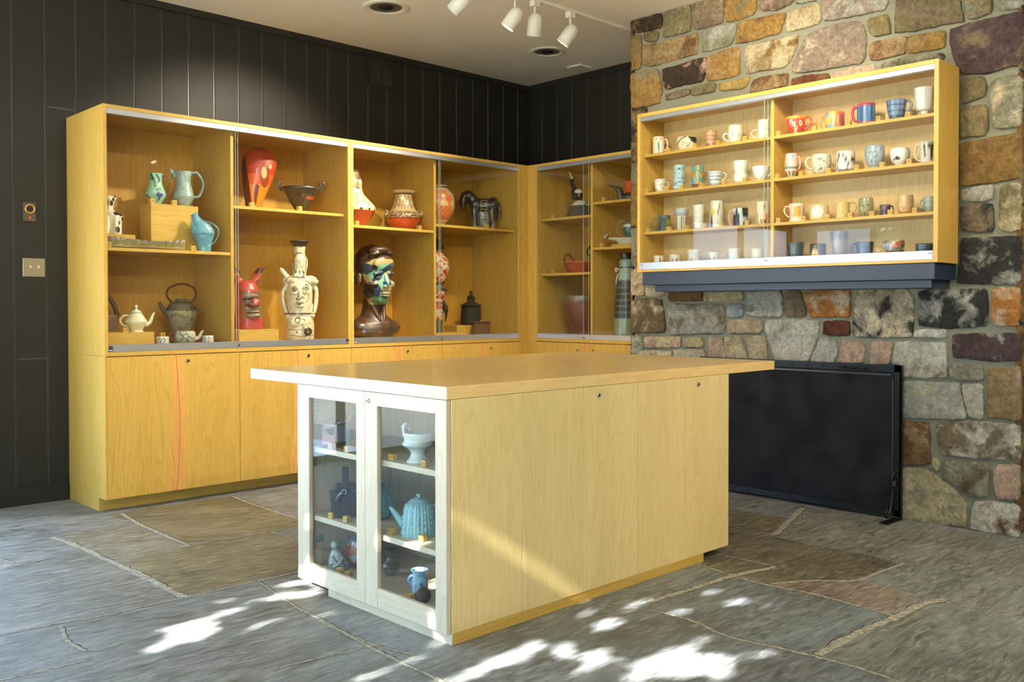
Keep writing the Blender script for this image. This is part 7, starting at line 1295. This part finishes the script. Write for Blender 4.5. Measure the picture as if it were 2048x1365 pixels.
b_ = MB(); loft(b_, [(0, 0, .048, .04), (0, .02, .044, .038), (-.004, .05, .036, .032), (-.008, .075, .024, .024), (-.012, .085, .015, .016)], 24); b_.ell((-.014, -.006, .103), (.018, .018, .017)).tube(crom([(-.03, -.03, .06), (-.01, -.045, .035), (.02, -.035, .02)], 4), .008).tube(crom([(.018, -.03, .055), (.0, -.045, .03), (-.02, -.04, .018)], 4), .008).tube(crom([(-.028, 0, .105), (-.014, -.02, .118), (.002, -.002, .106)], 4), .006)
b_ = sculpt('body', b_, mk, 'glaze', .0025, 1); paint(b_, (150, 164, 164), [('cloud', (96, 110, 112), 5, .6, 2), ('cloud', (190, 190, 184), 5, 1.1, 6)], .045, 0, .12)
rp = vessel('red_brown_pot', 'lidded red-brown pot with grey glaze drips behind the small robed figure', 'pot', -3.205, -2.195, S3, .066, .120, 'round', (140, 76, 52), [('cloud', (150, 156, 160), 2, .5, 3), ('band', (120, 124, 126), .85, 1.1)], None, GI)
b_ = rp; b_.name = 'body'; rp = thing('red_brown_pot', b_['label'], 'pot', tuple(b_.location), b_.rotation_euler.z, GI); b_.parent = rp; b_.location = (0, 0, 0); b_.rotation_euler = (0, 0, 0); [b_.__delitem__(k) for k in ('label', 'category', 'group')]
b_ = MB().lathe([(.06, .116), (.05, .124), (.03, .130), (.022, .136), (.026, .148), (.022, .158), (.001, .162)], 32).build('lid', 'glaze', rp); paint(b_, (110, 124, 136), [('cloud', (170, 180, 186), 30, .8, 2)])
vessel('gourd_pot', 'small brown gourd-shaped pot behind the left edge of the right glass door', 'pot', -3.185, -2.372, S3, .036, .100, [(.6, 0), (.95, .2), (1, .4), (.55, .62), (.6, .8), (.9, 1)], (92, 78, 62), [('cloud', (120, 106, 84), 2, .8, 2)], None, GI)
vessel('blue_lug_jar', 'small light blue jar with flared neck and side lug, bottom shelf of the right door', 'jar', -3.290, -2.695, S3, .032, .105, [(.85, 0), (.92, .1), (1, .55), (.9, .7), (.75, .76), (.8, .85), (1.05, 1)], (124, 160, 186), [('cloud', (160, 190, 208), 2, .7, 2), ('ell', (40, 90, 110), .2, .5, .2, .12), ('line', (70, 80, 96), [(-.5, .1), (-.5, .5)], .05)], (-1, .75, .5, .35, .006), GI)
bd_ = MB().lathe([(.001, -.003), (.030, -.004), (.031, 0), (.030, .004), (.001, .004)], 36).build('leaning_lid', 'bisque'); bd_.location = (-3.335, -2.772, S3+.031); bd_.rotation_euler = (radians(82), 0, look(-3.33, -2.77)+.5); paint(bd_, (84, 66, 54)); bd_['label'] = 'round brown lid standing on edge before the light blue jar'; bd_['category'] = 'lid'
vessel('dark_blue_bottle', 'slim dark blue bottle behind the round brown lid', 'bottle', -3.300, -2.838, S3, .022, .125, [(.9, 0), (1, .2), (.7, .6), (.4, .8), (.5, 1)], (60, 84, 120), [('cloud', (100, 130, 170), 2, .7, 2)], None, GI)
for (x, y, z, nn, w_, pz) in ((-3.348, -2.186, S1, '154', 'the pink slab teapot', 'standing before'), (-3.353, -2.309, S1, '162', 'its twin behind, near the middle stile', 'standing in front of'), (-3.235, -2.165, S1, '163', 'the pink slab teapot', 'standing behind and right of'), (-3.338, -2.590, S1, '141', 'the foot of the celadon bowl, at its left', 'standing at'), (-3.338, -2.790, S1, '161', 'the foot of the celadon bowl, at its right', 'standing at'),
    (-3.348, -2.186, S2, '134', 'the black flask', 'standing before'), (-3.346, -2.290, S2, '135', 'the turquoise round jar', 'standing before'), (-3.330, -2.571, S2, '146', 'the spout of the ribbed turquoise teapot', 'standing under'), (-3.320, -2.752, S2, '123', 'the ribbed turquoise teapot, at its right', 'standing before'),
    (-3.335, -2.222, S3, '128', 'the small robed figure', 'lying before'), (-3.338, -2.290, S3, '129', 'the red-brown pot', 'standing before'), (-3.340, -2.700, S3, '131', 'the light blue lug jar', 'standing before'), (-3.335, -2.880, S3, '127', 'the dark blue bottle', 'standing before')):
    block(x, y, z, w_, .024, radians(8), num=nn, place=pz)
# printed numbers become real meshes
for o in [o for o in bpy.data.objects if o.type == 'FONT']:
    me = bpy.data.meshes.new_from_object(o); me.name = o.name; n_ = bpy.data.objects.new('printed_number', me); COL.objects.link(n_)
    n_.parent = o.parent; n_.location = o.location; n_.rotation_euler = o.rotation_euler
    if not me.materials: me.materials.append(MATS['ink'])
    bpy.data.objects.remove(o)

# everything stands a hair above what carries it
for o in bpy.data.objects:
    if o.parent is None and o.get('group') in (GP, GP3, GI, 'plain maple display risers', 'small cups on the tray', 'wooden number blocks', 'ceramic mugs and cups in the wall case') or o.name.startswith(('tray', 'leaning_lid')): 
        if o.parent is None: o.location.z += .0007
